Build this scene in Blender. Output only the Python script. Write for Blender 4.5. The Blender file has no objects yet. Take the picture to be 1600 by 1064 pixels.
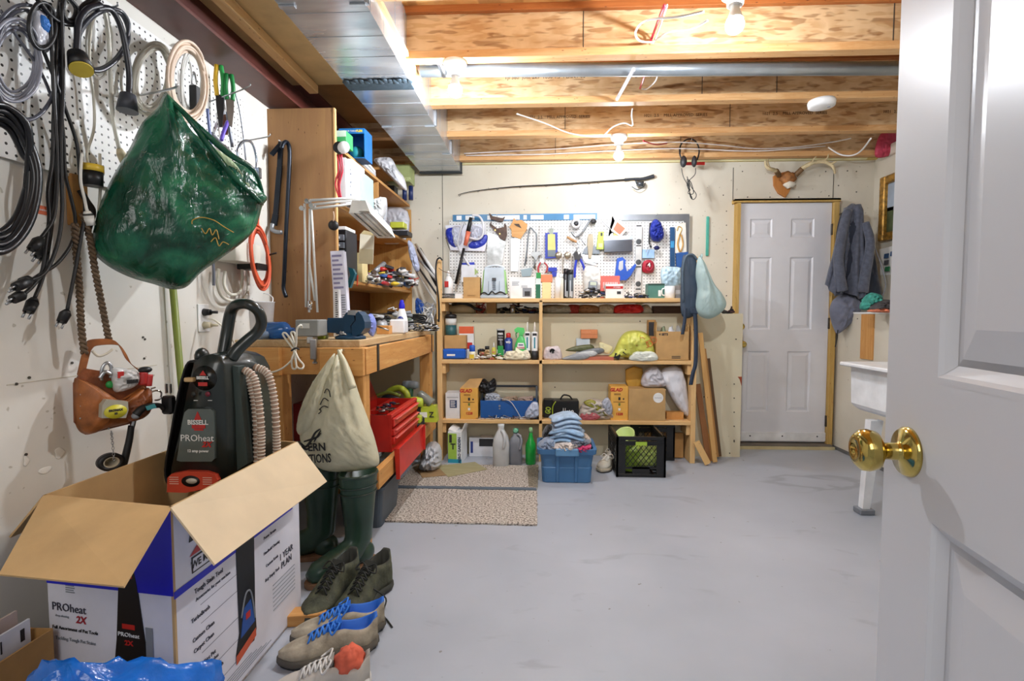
import bpy, bmesh, math, random
from math import sin, cos, pi, radians as R
from mathutils import Vector, Matrix, noise
random.seed(7)
S = bpy.context.scene
COL = S.collection

# ------------------------------------------------------------------ camera
F = 800.0                                   # focal length in pixels of a 1600 px frame
cam_d = bpy.data.cameras.new('camera'); cam = bpy.data.objects.new('camera', cam_d); COL.objects.link(cam)
cam_d.sensor_width = 36; cam_d.lens = 36 * F / 1600; cam_d.shift_x = -11 / 1600; cam_d.clip_start = .02
cam.location = (0, 0, 1.1)
cam.rotation_euler = (R(90) - math.atan(42 / F), 0, math.atan(34 / F))
S.camera = cam
CM = Matrix.Translation((0, 0, 1.1)) @ cam.rotation_euler.to_matrix().to_4x4()

# ------------------------------------------------------------------ light
S.view_settings.view_transform = 'Standard'; S.view_settings.look = 'None'
S.view_settings.gamma = 1; S.view_settings.use_curve_mapping = False
S.view_settings.exposure = 0.5
w = bpy.data.worlds.new('world'); S.world = w; w.use_nodes = True
w.node_tree.nodes['Background'].inputs[0].default_value = (.93, .96, 1, 1)
w.node_tree.nodes['Background'].inputs[1].default_value = .22
BULB = 1.0                                # emission of each bare bulb
hall = bpy.data.lights.new('hall_fill_light', 'AREA'); hall.energy = 14; hall.size = 1.1; hall.color = (1, .98, .95)  # unseen soft fill lamp, added in the hall behind the camera
ho = bpy.data.objects.new('hall_fill_light', hall); COL.objects.link(ho)
ho.location = (-.45, -1.1, 2.15); ho.rotation_euler = (R(62), 0, R(4))

# ------------------------------------------------------------------ pixel -> point at a known depth / wall / height
def at(px, py, Y=None, X=None, Z=None):
    d = CM.to_3x3() @ Vector(((px - 811) / F, -(py - 532) / F, -1)); o = CM.translation
    t = (Y - o.y) / d.y if Y is not None else (X - o.x) / d.x if X is not None else (Z - o.z) / d.z
    return o + d * t

# ------------------------------------------------------------------ materials
def lin(h):
    h = h.lstrip('#'); c = [int(h[i:i + 2], 16) / 255 for i in (0, 2, 4)]
    return tuple((x / 12.92 if x <= .04045 else ((x + .055) / 1.055) ** 2.4) for x in c) + (1,)
_mc = {}
def nt(name):
    m = bpy.data.materials.new(name); m.use_nodes = True; t = m.node_tree
    return m, t, t.nodes['Principled BSDF']
def N(t, k, **kw):
    n = t.nodes.new(k)
    for a, v in kw.items():
        if a[0] == '_': n.inputs[int(a[1:])].default_value = v
        else: setattr(n, a, v)
    return n
def L(t, a, b, i=0, j=0): t.links.new(a.outputs[i], b.inputs[j])
def ramp(t, stops):
    r = t.nodes.new('ShaderNodeValToRGB'); e = r.color_ramp.elements
    while len(e) < len(stops): e.new(.5)
    for k, (p, c) in zip(e, stops): k.position = p; k.color = c
    return r
def M(hexc, rough=.55, metal=0, nz=.10, ns=9, bump=.0, bs=60, trans=0, alpha=1, emit=0, coat=0, sheen=0, tl=0):
    """one plain material: colour broken up by a little noise, optional bump"""
    key = (hexc, rough, metal, nz, ns, bump, bs, trans, alpha, emit, coat, sheen, tl)
    if key in _mc: return _mc[key]
    m, t, p = nt('m_' + hexc); c = lin(hexc)
    tc = N(t, 'ShaderNodeTexCoord'); no = N(t, 'ShaderNodeTexNoise'); no.inputs['Scale'].default_value = ns; no.inputs['Detail'].default_value = 5
    L(t, tc, no, 3)
    r = ramp(t, [(.3, tuple(x * (1 - nz * 1.6) for x in c[:3]) + (1,)), (.7, tuple(min(1, x * (1 + nz * .8)) for x in c[:3]) + (1,))])
    L(t, no, r); t.links.new(r.outputs[0], p.inputs['Base Color'])
    p.inputs['Roughness'].default_value = rough; p.inputs['Metallic'].default_value = metal
    p.inputs['Alpha'].default_value = alpha
    p.inputs['Transmission Weight'].default_value = trans; p.inputs['Coat Weight'].default_value = coat
    p.inputs['Sheen Weight'].default_value = sheen
    if emit: p.inputs['Emission Color'].default_value = c; p.inputs['Emission Strength'].default_value = emit
    if bump:
        n2 = N(t, 'ShaderNodeTexNoise'); n2.inputs['Scale'].default_value = bs; n2.inputs['Detail'].default_value = 6; L(t, tc, n2, 3)
        b = N(t, 'ShaderNodeBump'); b.inputs['Strength'].default_value = bump; b.inputs['Distance'].default_value = .01
        t.links.new(n2.outputs[0], b.inputs['Height']); t.links.new(b.outputs[0], p.inputs['Normal'])
    if tl:                                       # thin plastic film / paper lets light through
        tr = N(t, 'ShaderNodeBsdfTranslucent'); tr.inputs[0].default_value = c; mx = N(t, 'ShaderNodeMixShader'); mx.inputs[0].default_value = tl
        out = t.nodes['Material Output']; t.links.new(p.outputs[0], mx.inputs[1]); t.links.new(tr.outputs[0], mx.inputs[2]); t.links.new(mx.outputs[0], out.inputs[0])
    _mc[key] = m; return m
def wood(name, c1, c2, axis='Y', sc=14, rough=.6, knots=True, dark=None):
    """sawn lumber: grain streaks stretched along one axis, a few knots"""
    if name in _mc: return _mc[name]
    m, t, p = nt(name); tc = N(t, 'ShaderNodeTexCoord'); mp = N(t, 'ShaderNodeMapping')
    k = {'X': (.09, 1, 1), 'Y': (1, .09, 1), 'Z': (1, 1, .09)}[axis]
    mp.inputs['Scale'].default_value = tuple(v * sc for v in k); L(t, tc, mp, 3)
    n = N(t, 'ShaderNodeTexNoise'); n.inputs['Scale'].default_value = 1.6; n.inputs['Detail'].default_value = 8; n.inputs['Roughness'].default_value = .65; n.inputs['Distortion'].default_value = .6
    L(t, mp, n); r = ramp(t, [(.3, lin(c1)), (.5, lin(c2)), (.72, lin(c1))]); L(t, n, r)
    col = r
    if knots:
        v = N(t, 'ShaderNodeTexVoronoi'); mp2 = N(t, 'ShaderNodeMapping'); mp2.inputs['Scale'].default_value = tuple({1: 9, .09: 3}[x] for x in k); L(t, tc, mp2, 3); L(t, mp2, v)
        r2 = ramp(t, [(.05, (1, 1, 1, 1)), (.12, (0, 0, 0, 1))]); L(t, v, r2)
        mx = N(t, 'ShaderNodeMixRGB'); mx.inputs[2].default_value = lin(dark or '#7a4a22'); L(t, r2, mx); L(t, r, mx, 0, 1); col = mx
    t.links.new(col.outputs[0], p.inputs['Base Color']); p.inputs['Roughness'].default_value = rough
    b = N(t, 'ShaderNodeBump'); b.inputs['Strength'].default_value = .25; b.inputs['Distance'].default_value = .004
    t.links.new(n.outputs[0], b.inputs['Height']); t.links.new(b.outputs[0], p.inputs['Normal'])
    _mc[name] = m; return m
def osb(name='osb', a='#bd9464', b='#d9bd93', c='#86592f'):
    """oriented strand board: flakes of three tones laid every way"""
    if name in _mc: return _mc[name]
    m, t, p = nt(name); tc = N(t, 'ShaderNodeTexCoord'); last = None
    base = N(t, 'ShaderNodeTexNoise'); base.inputs['Scale'].default_value = 5; base.inputs['Detail'].default_value = 8; L(t, tc, base, 3)
    r = ramp(t, [(.3, lin(a)), (.55, lin(b)), (.75, lin(a))]); L(t, base, r); last = r
    for i, (rot, sx, sz, lo, colr) in enumerate([(25, 30, 150, .58, c), (-40, 34, 140, .56, b), (70, 30, 130, .58, c), (-8, 26, 150, .55, b), (50, 30, 140, .57, a)]):
        mp = N(t, 'ShaderNodeMapping'); mp.inputs['Rotation'].default_value = (0, R(rot), 0); mp.inputs['Scale'].default_value = (sx * .26, 1, sz * .26); mp.inputs['Location'].default_value = (i * 3, 0, i)
        L(t, tc, mp, 3); v = N(t, 'ShaderNodeTexNoise'); v.inputs['Scale'].default_value = .9; v.inputs['Detail'].default_value = 1; L(t, mp, v)
        rr = ramp(t, [(lo, (0, 0, 0, 1)), (lo + .05, (.6, .6, .6, 1))]); L(t, v, rr)
        mx = N(t, 'ShaderNodeMixRGB'); mx.inputs[2].default_value = lin(colr); L(t, rr, mx); L(t, last, mx, 0, 1); last = mx
    t.links.new(last.outputs[0], p.inputs['Base Color']); p.inputs['Roughness'].default_value = .7
    bb = N(t, 'ShaderNodeBump'); bb.inputs['Strength'].default_value = .3; bb.inputs['Distance'].default_value = .005
    t.links.new(last.outputs[0], bb.inputs['Height']); t.links.new(bb.outputs[0], p.inputs['Normal'])
    _mc[name] = m; return m
def peg(name, ax):
    """white hardboard with a regular grid of drilled holes (one inch apart); ax: the two face axes"""
    if name in _mc: return _mc[name]
    m, t, p = nt(name); tc = N(t, 'ShaderNodeTexCoord'); sp = N(t, 'ShaderNodeSeparateXYZ'); L(t, tc, sp, 3)
    acc = []
    for a in ax:
        q = N(t, 'ShaderNodeMath', operation='DIVIDE'); q.inputs[1].default_value = .0254; t.links.new(sp.outputs[a], q.inputs[0])
        f = N(t, 'ShaderNodeMath', operation='FRACT'); L(t, q, f)
        s_ = N(t, 'ShaderNodeMath', operation='SUBTRACT'); s_.inputs[1].default_value = .5; L(t, f, s_)
        g = N(t, 'ShaderNodeMath', operation='MULTIPLY'); L(t, s_, g); L(t, s_, g, 0, 1); acc.append(g)
    ad = N(t, 'ShaderNodeMath', operation='ADD'); L(t, acc[0], ad); L(t, acc[1], ad, 0, 1)
    lt = N(t, 'ShaderNodeMath', operation='LESS_THAN'); lt.inputs[1].default_value = .024; L(t, ad, lt)
    mx = N(t, 'ShaderNodeMixRGB'); mx.inputs[1].default_value = lin('#e9e9e6'); mx.inputs[2].default_value = lin('#15120f'); L(t, lt, mx)
    t.links.new(mx.outputs[0], p.inputs['Base Color']); p.inputs['Roughness'].default_value = .45
    _mc[name] = m; return m
def drywall(name, c, c2):
    m, t, p = nt(name); tc = N(t, 'ShaderNodeTexCoord'); n = N(t, 'ShaderNodeTexNoise'); n.inputs['Scale'].default_value = 1.7; n.inputs['Detail'].default_value = 7; L(t, tc, n, 3)
    r = ramp(t, [(.35, lin(c2)), (.6, lin(c))]); L(t, n, r)
    v = N(t, 'ShaderNodeTexNoise'); v.inputs['Scale'].default_value = 42; v.inputs['Detail'].default_value = 1; L(t, tc, v, 3)
    r2 = ramp(t, [(.74, (0, 0, 0, 1)), (.78, (.5, .5, .5, 1))]); L(t, v, r2)
    mx = N(t, 'ShaderNodeMixRGB'); mx.inputs[2].default_value = lin('#8d8266'); L(t, r2, mx); L(t, r, mx, 0, 1)
    t.links.new(mx.outputs[0], p.inputs['Base Color']); p.inputs['Roughness'].default_value = .75
    return m

# ------------------------------------------------------------------ mesh builder
def smooth(pts, k=6, closed=False):
    P = [Vector(p) for p in pts]; n = len(P); out = []
    for i in range(n if closed else n - 1):
        a, b, c, d = (P[(i - 1) % n], P[i], P[(i + 1) % n], P[(i + 2) % n]) if closed else (P[max(i - 1, 0)], P[i], P[i + 1], P[min(i + 2, n - 1)])
        for j in range(k):
            t = j / k; out.append(.5 * ((2 * b) + (c - a) * t + (2 * a - 5 * b + 4 * c - d) * t * t + (3 * b - a - 3 * c + d) * t ** 3))
    if not closed: out.append(P[-1])
    return out
class G:
    def __init__(s, mat=None): s.v = []; s.f = []; s.mats = []; s.mi = 0; s.x = Matrix(); s.m(mat) if mat else None
    def m(s, mat):
        if mat not in s.mats: s.mats.append(mat)
        s.mi = s.mats.index(mat); return s
    def xf(s, loc=(0, 0, 0), rot=(0, 0, 0), sc=1):
        s.x = Matrix.Translation(loc) @ (Matrix.Rotation(rot[2], 4, 'Z') @ Matrix.Rotation(rot[1], 4, 'Y') @ Matrix.Rotation(rot[0], 4, 'X')) @ Matrix.Scale(sc, 4); return s
    def sx(s, k): s.x = s.x @ Matrix.Diagonal((k, 1, 1, 1)); return s
    def add(s, vs, fs, sm=False):
        o = len(s.v); s.v += [s.x @ Vector(v) for v in vs]; s.f += [([i + o for i in f], s.mi, sm) for f in fs]; return s
    def box(s, cx, cy, cz, sx, sy, sz, b=0, rot=None, sm=False):
        x, y, z = sx / 2, sy / 2, sz / 2; Q = Matrix.Translation((cx, cy, cz))
        if rot: Q = Q @ Matrix.Rotation(rot[2], 4, 'Z') @ Matrix.Rotation(rot[1], 4, 'Y') @ Matrix.Rotation(rot[0], 4, 'X')
        b = min(b, x * .9, y * .9, z * .9)
        if b <= 0:
            vs = [(i, j, k) for i in (-x, x) for j in (-y, y) for k in (-z, z)]
            fs = [(0, 1, 3, 2), (4, 6, 7, 5), (0, 4, 5, 1), (2, 3, 7, 6), (0, 2, 6, 4), (1, 5, 7, 3)]
        else:
            vs = []; ix = {}
            for i in (-1, 1):
                for j in (-1, 1):
                    for k in (-1, 1):
                        for a in range(3):
                            q = [i * (x - b), j * (y - b), k * (z - b)]; q[a] += (i, j, k)[a] * b; ix[i, j, k, a] = len(vs); vs.append(tuple(q))
            fs = []
            for a in range(3):
                o = [q for q in range(3) if q != a]
                for sg in (-1, 1):
                    f = []
                    for u, v in ((-1, -1), (1, -1), (1, 1), (-1, 1)):
                        c = [0] * 3; c[a] = sg; c[o[0]] = u; c[o[1]] = v; f.append(ix[c[0], c[1], c[2], a])
                    if (sg > 0) == (a == 1): f.reverse()
                    fs.append(f)
                for u in (-1, 1):
                    for v in (-1, 1):
                        c = [0] * 3; c[o[0]] = u; c[o[1]] = v; f = []
                        for e, w_ in ((-1, o[0]), (1, o[0]), (1, o[1]), (-1, o[1])): c[a] = e; f.append(ix[c[0], c[1], c[2], w_])
                        if (u * v > 0) != (a == 1): f.reverse()
                        fs.append(f)
            for i in (-1, 1):
                for j in (-1, 1):
                    for k in (-1, 1):
                        f = [ix[i, j, k, a] for a in range(3)]
                        if i * j * k < 0: f.reverse()
                        fs.append(f)
        return s.add([Q @ Vector(v) for v in vs], fs, sm)
    def hexa(s, p):                      # p: bottom ring of 4, top ring of 4
        return s.add(p, [(3, 2, 1, 0), (4, 5, 6, 7)] + [(i, (i + 1) % 4, 4 + (i + 1) % 4, 4 + i) for i in range(4)])
    def rings(s, rs, closed=True, cap=True, sm=True):
        n = len(rs[0]); vs = [p for r in rs for p in r]; fs = []
        for i in range(len(rs) - 1):
            for j in range(n if closed else n - 1):
                a = i * n + j; b = i * n + (j + 1) % n; fs.append((a, b, b + n, a + n))
        if cap: fs.append(tuple(range(n))[::-1]); fs.append(tuple((len(rs) - 1) * n + j for j in range(n)))
        return s.add(vs, fs, sm)
    def tube(s, pts, r, n=7, k=5, closed=False, tw=0):
        P = smooth(pts, k, closed) if k > 1 else [Vector(p) for p in pts]
        rf = r if callable(r) else (lambda t: r); N_ = len(P); rs = []; up = None
        for i, p in enumerate(P):
            d = (P[(i + 1) % N_] - P[i - 1]) if closed else (P[min(i + 1, N_ - 1)] - P[max(i - 1, 0)])
            if d.length < 1e-9: d = Vector((0, 0, 1))
            d.normalize()
            if up is None: up = d.orthogonal().normalized()
            up = (up - d * up.dot(d)); up = up.normalized() if up.length > 1e-6 else d.orthogonal().normalized()
            q = d.cross(up); rr = rf(i / max(N_ - 1, 1))
            rs.append([p + (up * cos(a) + q * sin(a)) * rr for a in [2 * pi * j / n for j in range(n)]])
        if closed: rs.append(rs[0])
        return s.rings(rs, cap=not closed)
    def cyl(s, a, b, r, r2=None, n=16, sm=True):
        a = Vector(a); b = Vector(b); r2 = r if r2 is None else r2; d = (b - a).normalized(); u = d.orthogonal().normalized(); q = d.cross(u)
        A = [2 * pi * j / n for j in range(n)]; c = [u * cos(t) + q * sin(t) for t in A]
        s.rings([[a + k * r for k in c], [b + k * r2 for k in c]], cap=False, sm=sm)
        s.add([a + k * r for k in c], [tuple(range(n))[::-1]]); return s.add([b + k * r2 for k in c], [tuple(range(n))])
    def lathe(s, prof, c=(0, 0, 0), n=20, sx=1, sy=1, ax='z', sm=True, sq=0):
        rs = []
        for r, z in prof:
            ring = []
            for j in range(n):
                a = 2 * pi * j / n; e = 1.0
                if sq: e = (abs(cos(a)) ** sq + abs(sin(a)) ** sq) ** (-1 / sq)
                x, y = r * e * cos(a) * sx, r * e * sin(a) * sy
                p = (x, y, z) if ax == 'z' else (x, -z, y) if ax == 'y' else (z, x, y)
                ring.append((c[0] + p[0], c[1] + p[1], c[2] + p[2]))
            rs.append(ring)
        return s.rings(rs, sm=sm)
    def ell(s, c, rx, ry, rz, n=14, nz=0, seed=0, cr=0):
        pr = []; h = max(6, n // 2 + 1); rs = []
        for i in range(h + 1):
            t = pi * i / h; ring = []
            for j in range(n):
                a = 2 * pi * j / n; d = Vector((sin(max(t, .02)) * cos(a), sin(max(t, .02)) * sin(a), -cos(t)))
                k = 1 + (nz * noise.noise(d * 2.3 + Vector((seed, 0, 0))) if nz else 0)
                if cr: k += cr * sum((1 - 2.4 * abs(noise.noise(d * f_ + Vector((seed, 5, f_))))) / (i_ + 1) for i_, f_ in enumerate((2.5, 5, 10)))
                ring.append((c[0] + d.x * rx * k, c[1] + d.y * ry * k, c[2] + d.z * rz * k))
            rs.append(ring)
        return s.rings(rs)
    def prism(s, o, y0, y1, pl='xz', sm=False):
        f = {'xz': lambda a, b, y: (a, y, b), 'xy': lambda a, b, y: (a, b, y), 'yz': lambda a, b, y: (y, a, b)}[pl]; n = len(o)
        vs = [f(a, b, y0) for a, b in o] + [f(a, b, y1) for a, b in o]
        s.add(vs, [tuple(range(n)), tuple(range(n, 2 * n))[::-1]]); return s.add(vs, [(i, (i + 1) % n, n + (i + 1) % n, n + i) for i in range(n)], sm)
    def puff(s, o, D, Db=None, c=None, wr=.15, seed=0, k=6, rg=10, fr=9, rip=0, pl='xz', fan=None):
        """cushion-like body inside a closed outline (x,z): front bulge D toward -y, back bulge Db; wr = crease depth"""
        O = [Vector((p.x, p.y)) for p in smooth([(a, b, 0) for a, b in o], k, True)]; n = len(O); Db = D * .5 if Db is None else Db
        c = Vector(c) if c else sum(O, Vector((0, 0))) / n; sz = max((p - c).length for p in O); N_ = max(12, min(2 * rg + 6, 40)); N_ += N_ % 2
        for sgn, dep in ((-1, D), (1, Db)):
            vs = []
            for iy in range(N_ + 1):
                for ix in range(N_ + 1):
                    a, b_ = 2 * ix / N_ - 1, 2 * iy / N_ - 1; t = max(abs(a), abs(b_))
                    if t < 1e-6: q = c.copy()
                    else:
                        u, v = a / t, b_ / t; pr = (v + 1 if u >= 1 - 1e-9 else 3 - u if v >= 1 - 1e-9 else 5 - v if u <= -1 + 1e-9 else 7 + u) / 8 % 1 * n
                        k0 = int(pr + 1e-9) % n; f_ = max(0, pr - int(pr + 1e-9)); q = c + (O[k0].lerp(O[(k0 + 1) % n], f_) - c) * t
                    h = dep * math.sqrt(max(0, 1 - t ** 2.4))
                    w_ = noise.noise(Vector((q.x / sz * fr * .5, q.y / sz * fr * .5, seed * 7.1 + (0 if sgn < 0 else 3))))
                    w2 = 1 - abs(noise.noise(Vector((q.x / sz * fr, q.y / sz * fr * .45, seed * 3.3 + 9)))) * 2
                    if fan:
                        fa_ = math.atan2(q.x - fan[0], fan[1] + .02 * sz - q.y) * 9; fd = (q - Vector(fan)).length / sz
                        w_ = noise.noise(Vector((fa_ * .5, fd * .9, seed * 7.1 + sgn))); w2 = 1 - abs(noise.noise(Vector((fa_ * 1.1, fd * 1.6, seed * 3.3)))) * 2
                    w3 = 1 - abs(noise.noise(Vector((q.x / sz * fr * 2.1 + 5, q.y / sz * fr * 1.1, seed * 1.7)))) * 2.2
                    h += dep * wr * (w_ + w2 * .7 + w3 * .45) * (1 - t ** 6)
                    vs.append({'xz': (q.x, sgn * h, q.y), 'xy': (q.x, q.y, -sgn * h)}[pl])
            W_ = N_ + 1; s.add(vs, [(y * W_ + x, y * W_ + x + 1, (y + 1) * W_ + x + 1, (y + 1) * W_ + x) for y in range(N_) for x in range(N_)], True)
        return s
    def sheet(s, fn, nu, nv, th=.002):
        P = [[Vector(fn(i / nu, j / nv)) for i in range(nu + 1)] for j in range(nv + 1)]; Nn = []
        for j in range(nv + 1):
            row = []
            for i in range(nu + 1):
                du = P[j][min(i + 1, nu)] - P[j][max(i - 1, 0)]; dv = P[min(j + 1, nv)][i] - P[max(j - 1, 0)][i]; q = du.cross(dv)
                row.append(q.normalized() if q.length > 1e-12 else Vector((0, 1, 0)))
            Nn.append(row)
        w_ = nu + 1; h = nv + 1; vs = [P[j][i] for j in range(h) for i in range(w_)] + [P[j][i] - Nn[j][i] * th for j in range(h) for i in range(w_)]; K = w_ * h; fs = []
        for j in range(nv):
            for i in range(nu):
                a = j * w_ + i; fs.append((a, a + 1, a + 1 + w_, a + w_)); fs.append((K + a, K + a + w_, K + a + 1 + w_, K + a + 1))
        bd = [i for i in range(w_)] + [j * w_ + nu for j in range(1, h)] + [nv * w_ + i for i in range(nu - 1, -1, -1)] + [j * w_ for j in range(nv - 1, 0, -1)]
        for q in range(len(bd)): a, b = bd[q], bd[(q + 1) % len(bd)]; fs.append((a, K + a, K + b, b))
        return s.add(vs, fs, True)
    def text(s, body, size, loc=(0, 0, 0), rot=(pi / 2, 0, 0), ex=.0006, al='CENTER', sx=1, shear=0, bold=0):
        cu = bpy.data.curves.new('t', 'FONT'); cu.body = body; cu.size = size; cu.extrude = ex; cu.align_x = al; cu.align_y = 'CENTER'; cu.shear = shear; cu.offset = bold; cu.resolution_u = 2
        o = bpy.data.objects.new('t', cu); me = bpy.data.meshes.new_from_object(o); Q = Matrix.Translation(loc) @ Matrix.Rotation(rot[2], 4, 'Z') @ Matrix.Rotation(rot[1], 4, 'Y') @ Matrix.Rotation(rot[0], 4, 'X') @ Matrix.Diagonal((sx, 1, 1, 1))
        s.add([Q @ v.co for v in me.vertices], [tuple(p.vertices) for p in me.polygons])
        bpy.data.objects.remove(o); bpy.data.curves.remove(cu); bpy.data.meshes.remove(me); return s
    def obj(s, name, parent=None, label=None, loc=(0, 0, 0), rot=(0, 0, 0)):
        me = bpy.data.meshes.new(name); me.from_pydata([tuple(v) for v in s.v], [], [f[0] for f in s.f])
        for m_ in s.mats: me.materials.append(m_)
        for p, (_, mi, sm) in zip(me.polygons, s.f): p.material_index = mi; p.use_smooth = sm
        bm = bmesh.new(); bm.from_mesh(me); bmesh.ops.remove_doubles(bm, verts=bm.verts, dist=1e-6)
        bmesh.ops.recalc_face_normals(bm, faces=bm.faces); bm.to_mesh(me); bm.free(); me.update()
        o = bpy.data.objects.new(name, me); COL.objects.link(o); o.parent = parent; o.location = loc; o.rotation_euler = rot
        if label: o['label'] = label
        return o
def thing(name, label, cat, loc=(0, 0, 0), rz=0, group=None, rot=None):
    o = bpy.data.objects.new(name, None); COL.objects.link(o); o.empty_display_size = .05
    o.location = loc; o.rotation_euler = rot or (0, 0, rz); o['label'] = label; o['category'] = cat
    if group: o['group'] = group
    return o
def solo(g, name, label, cat, loc=(0, 0, 0), rz=0, group=None, rot=None, kind=None):
    o = g.obj(name, None, label, loc, rot or (0, 0, rz)); o['category'] = cat
    if group: o['group'] = group
    if kind: o['kind'] = kind
    return o
def struct(g, name, loc=(0, 0, 0), rz=0):
    o = g.obj(name, None, None, loc, (0, 0, rz)); o['kind'] = 'structure'; return o

# ------------------------------------------------------------------ shared materials
WHITE = M('#eeeeec', .4); BLACK = M('#141416', .45); DARK = M('#2a2a2d', .5); STEEL = M('#b9bcc0', .3, 1, nz=.2); CHROME = M('#d8d8d8', .12, 1)
RED = M('#c22a26', .35); BLUE = M('#1f49b0', .4); NAVY = M('#1d2f5e', .5); GREEN = M('#2c9a4a', .4); ORANGE = M('#e0633a', .45); YELLOW = M('#e3c53a', .4); LIME = M('#bccb3a', .45)
KRAFT = M('#c39a63', .75, nz=.12, bump=.05, bs=40); KRAFT2 = M('#b78a52', .8, nz=.12); PAPER = M('#f2f0ea', .7, nz=.04); GREY = M('#8c9096', .5); LGREY = M('#c4c6c8', .5); BRASS = M('#cfb768', .12, 1, nz=.15, ns=30)
PINE = lambda ax: wood('pine_' + ax, '#d9a765', '#c68c4a', ax); SPRUCE = lambda ax: wood('spruce_' + ax, '#e8c690', '#dbb075', ax)
X_L, X_R, X_RL, Y_B, Y_P, Z_J = -1.44, 2.68, 2.40, 4.30, 3.95, 2.33
# ================================================================== the room
m, t, p = nt('painted_concrete')
tc = N(t, 'ShaderNodeTexCoord'); n = N(t, 'ShaderNodeTexNoise'); n.inputs['Scale'].default_value = 1.3; n.inputs['Detail'].default_value = 8; L(t, tc, n, 3)
r = ramp(t, [(.3, lin('#a0a6b0')), (.7, lin('#b3b8c2'))]); L(t, n, r)
sp = N(t, 'ShaderNodeTexNoise'); sp.inputs['Scale'].default_value = 26; sp.inputs['Detail'].default_value = 2; L(t, tc, sp, 3)
r2 = ramp(t, [(.735, (0, 0, 0, 1)), (.76, (.7, .7, .7, 1))]); L(t, sp, r2)
mx = N(t, 'ShaderNodeMixRGB'); mx.inputs[2].default_value = lin('#6d6458'); L(t, r2, mx); L(t, r, mx, 0, 1)
mp = N(t, 'ShaderNodeMapping'); mp.inputs['Scale'].default_value = (1.1, 2.6, 1); mp.inputs['Rotation'].default_value = (0, 0, .5); L(t, tc, mp, 3)
s3 = N(t, 'ShaderNodeTexNoise'); s3.inputs['Scale'].default_value = 2.4; s3.inputs['Detail'].default_value = 4; s3.inputs['Distortion'].default_value = 1.2; L(t, mp, s3)
r3 = ramp(t, [(.62, (0, 0, 0, 1)), (.72, (.45, .45, .45, 1))]); L(t, s3, r3)
mx2 = N(t, 'ShaderNodeMixRGB'); mx2.inputs[2].default_value = lin('#8f919a'); L(t, r3, mx2); L(t, mx, mx2, 0, 1)
q_ = at(1268, 752, Z=0); vm = N(t, 'ShaderNodeMapping'); vm.inputs['Location'].default_value = (-q_.x / .36, -q_.y / .17, 0); vm.inputs['Scale'].default_value = (1 / .36, 1 / .17, 0); L(t, tc, vm, 3)
va = N(t, 'ShaderNodeVectorMath', operation='MULTIPLY_ADD'); va.inputs[1].default_value = (1.6, 1.6, 0); t.links.new(s3.outputs[1], va.inputs[0]); L(t, vm, va, 0, 2); vb = N(t, 'ShaderNodeVectorMath', operation='SUBTRACT'); vb.inputs[1].default_value = (.8, .8, 0); L(t, va, vb); vl = N(t, 'ShaderNodeVectorMath', operation='LENGTH'); L(t, vb, vl)
r5 = ramp(t, [(.55, (0, 0, 0, 1)), (.72, (.5, .5, .5, 1)), (.86, (.45, .45, .45, 1)), (1, (0, 0, 0, 1))]); L(t, vl, r5, 1); mx3 = N(t, 'ShaderNodeMixRGB'); mx3.inputs[2].default_value = lin('#83868f'); L(t, r5, mx3); L(t, mx2, mx3, 0, 1)
t.links.new(mx3.outputs[0], p.inputs['Base Color']); p.inputs['Roughness'].default_value = .42
b = N(t, 'ShaderNodeBump'); b.inputs['Strength'].default_value = .15; b.inputs['Distance'].default_value = .004; t.links.new(n.outputs[0], b.inputs['Height']); t.links.new(b.outputs[0], p.inputs['Normal'])
FLOORM = m
struct(G(FLOORM).box(.62, 1.6, -.05, 4.4, 6.0, .1), 'floor')
DW = drywall('drywall_cream', '#dcd6c6', '#d0c8b6'); DW2 = drywall('drywall_cream_shaded', '#d6cdb2', '#cbc1a3'); DWL = drywall('drywall_left', '#e2dfd8', '#d4d0c6')  # lower back wall: same cream board with some olive shade in its colour
SEAM = M('#4a463e', .8)
g = G(DW).box(.62, Y_B + .05, 1.175, 4.4, .1, 2.35)
g.m(SEAM)
for px, y0, y1 in ((691, 262, 480), (1146, 262, 320), (1303, 262, 312)):
    a = at(px, y0, Y=Y_B - .002); c = at(px, y1, Y=Y_B - .002); g.box(a.x, Y_B - .001, (a.z + c.z) / 2, .004, .004, abs(a.z - c.z))
for px, py in [(1135, 330 + i * 22) for i in range(7)] + [(1310, 290), (1338, 268), (1338, 300), (1335, 330), (1168, 308), (1203, 308), (1248, 308), (1295, 306), (1324, 267), (687, 325), (687, 350), (684, 372), (697, 372), (684, 400), (1064, 327), (1130, 305), (1290, 268), (1160, 268)]:
    q = at(px, py, Y=Y_B); g.cyl((q.x, Y_B - .003, q.z), (q.x, Y_B, q.z), .005, n=8)
struct(g, 'wall_back')
g = G(DWL).box(X_L - .05, 1.95, 1.1, .1, 4.8, 2.4)
g.m(SEAM)
for px, py in [(112, 567), (223, 527), (226, 530), (205, 420), (30, 350), (25, 600), (45, 590), (235, 610), (225, 560), (40, 710)]:
    q = at(px, py, X=X_L); g.cyl((X_L, q.y, q.z), (X_L + .003, q.y, q.z), .004, n=8)
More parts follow.
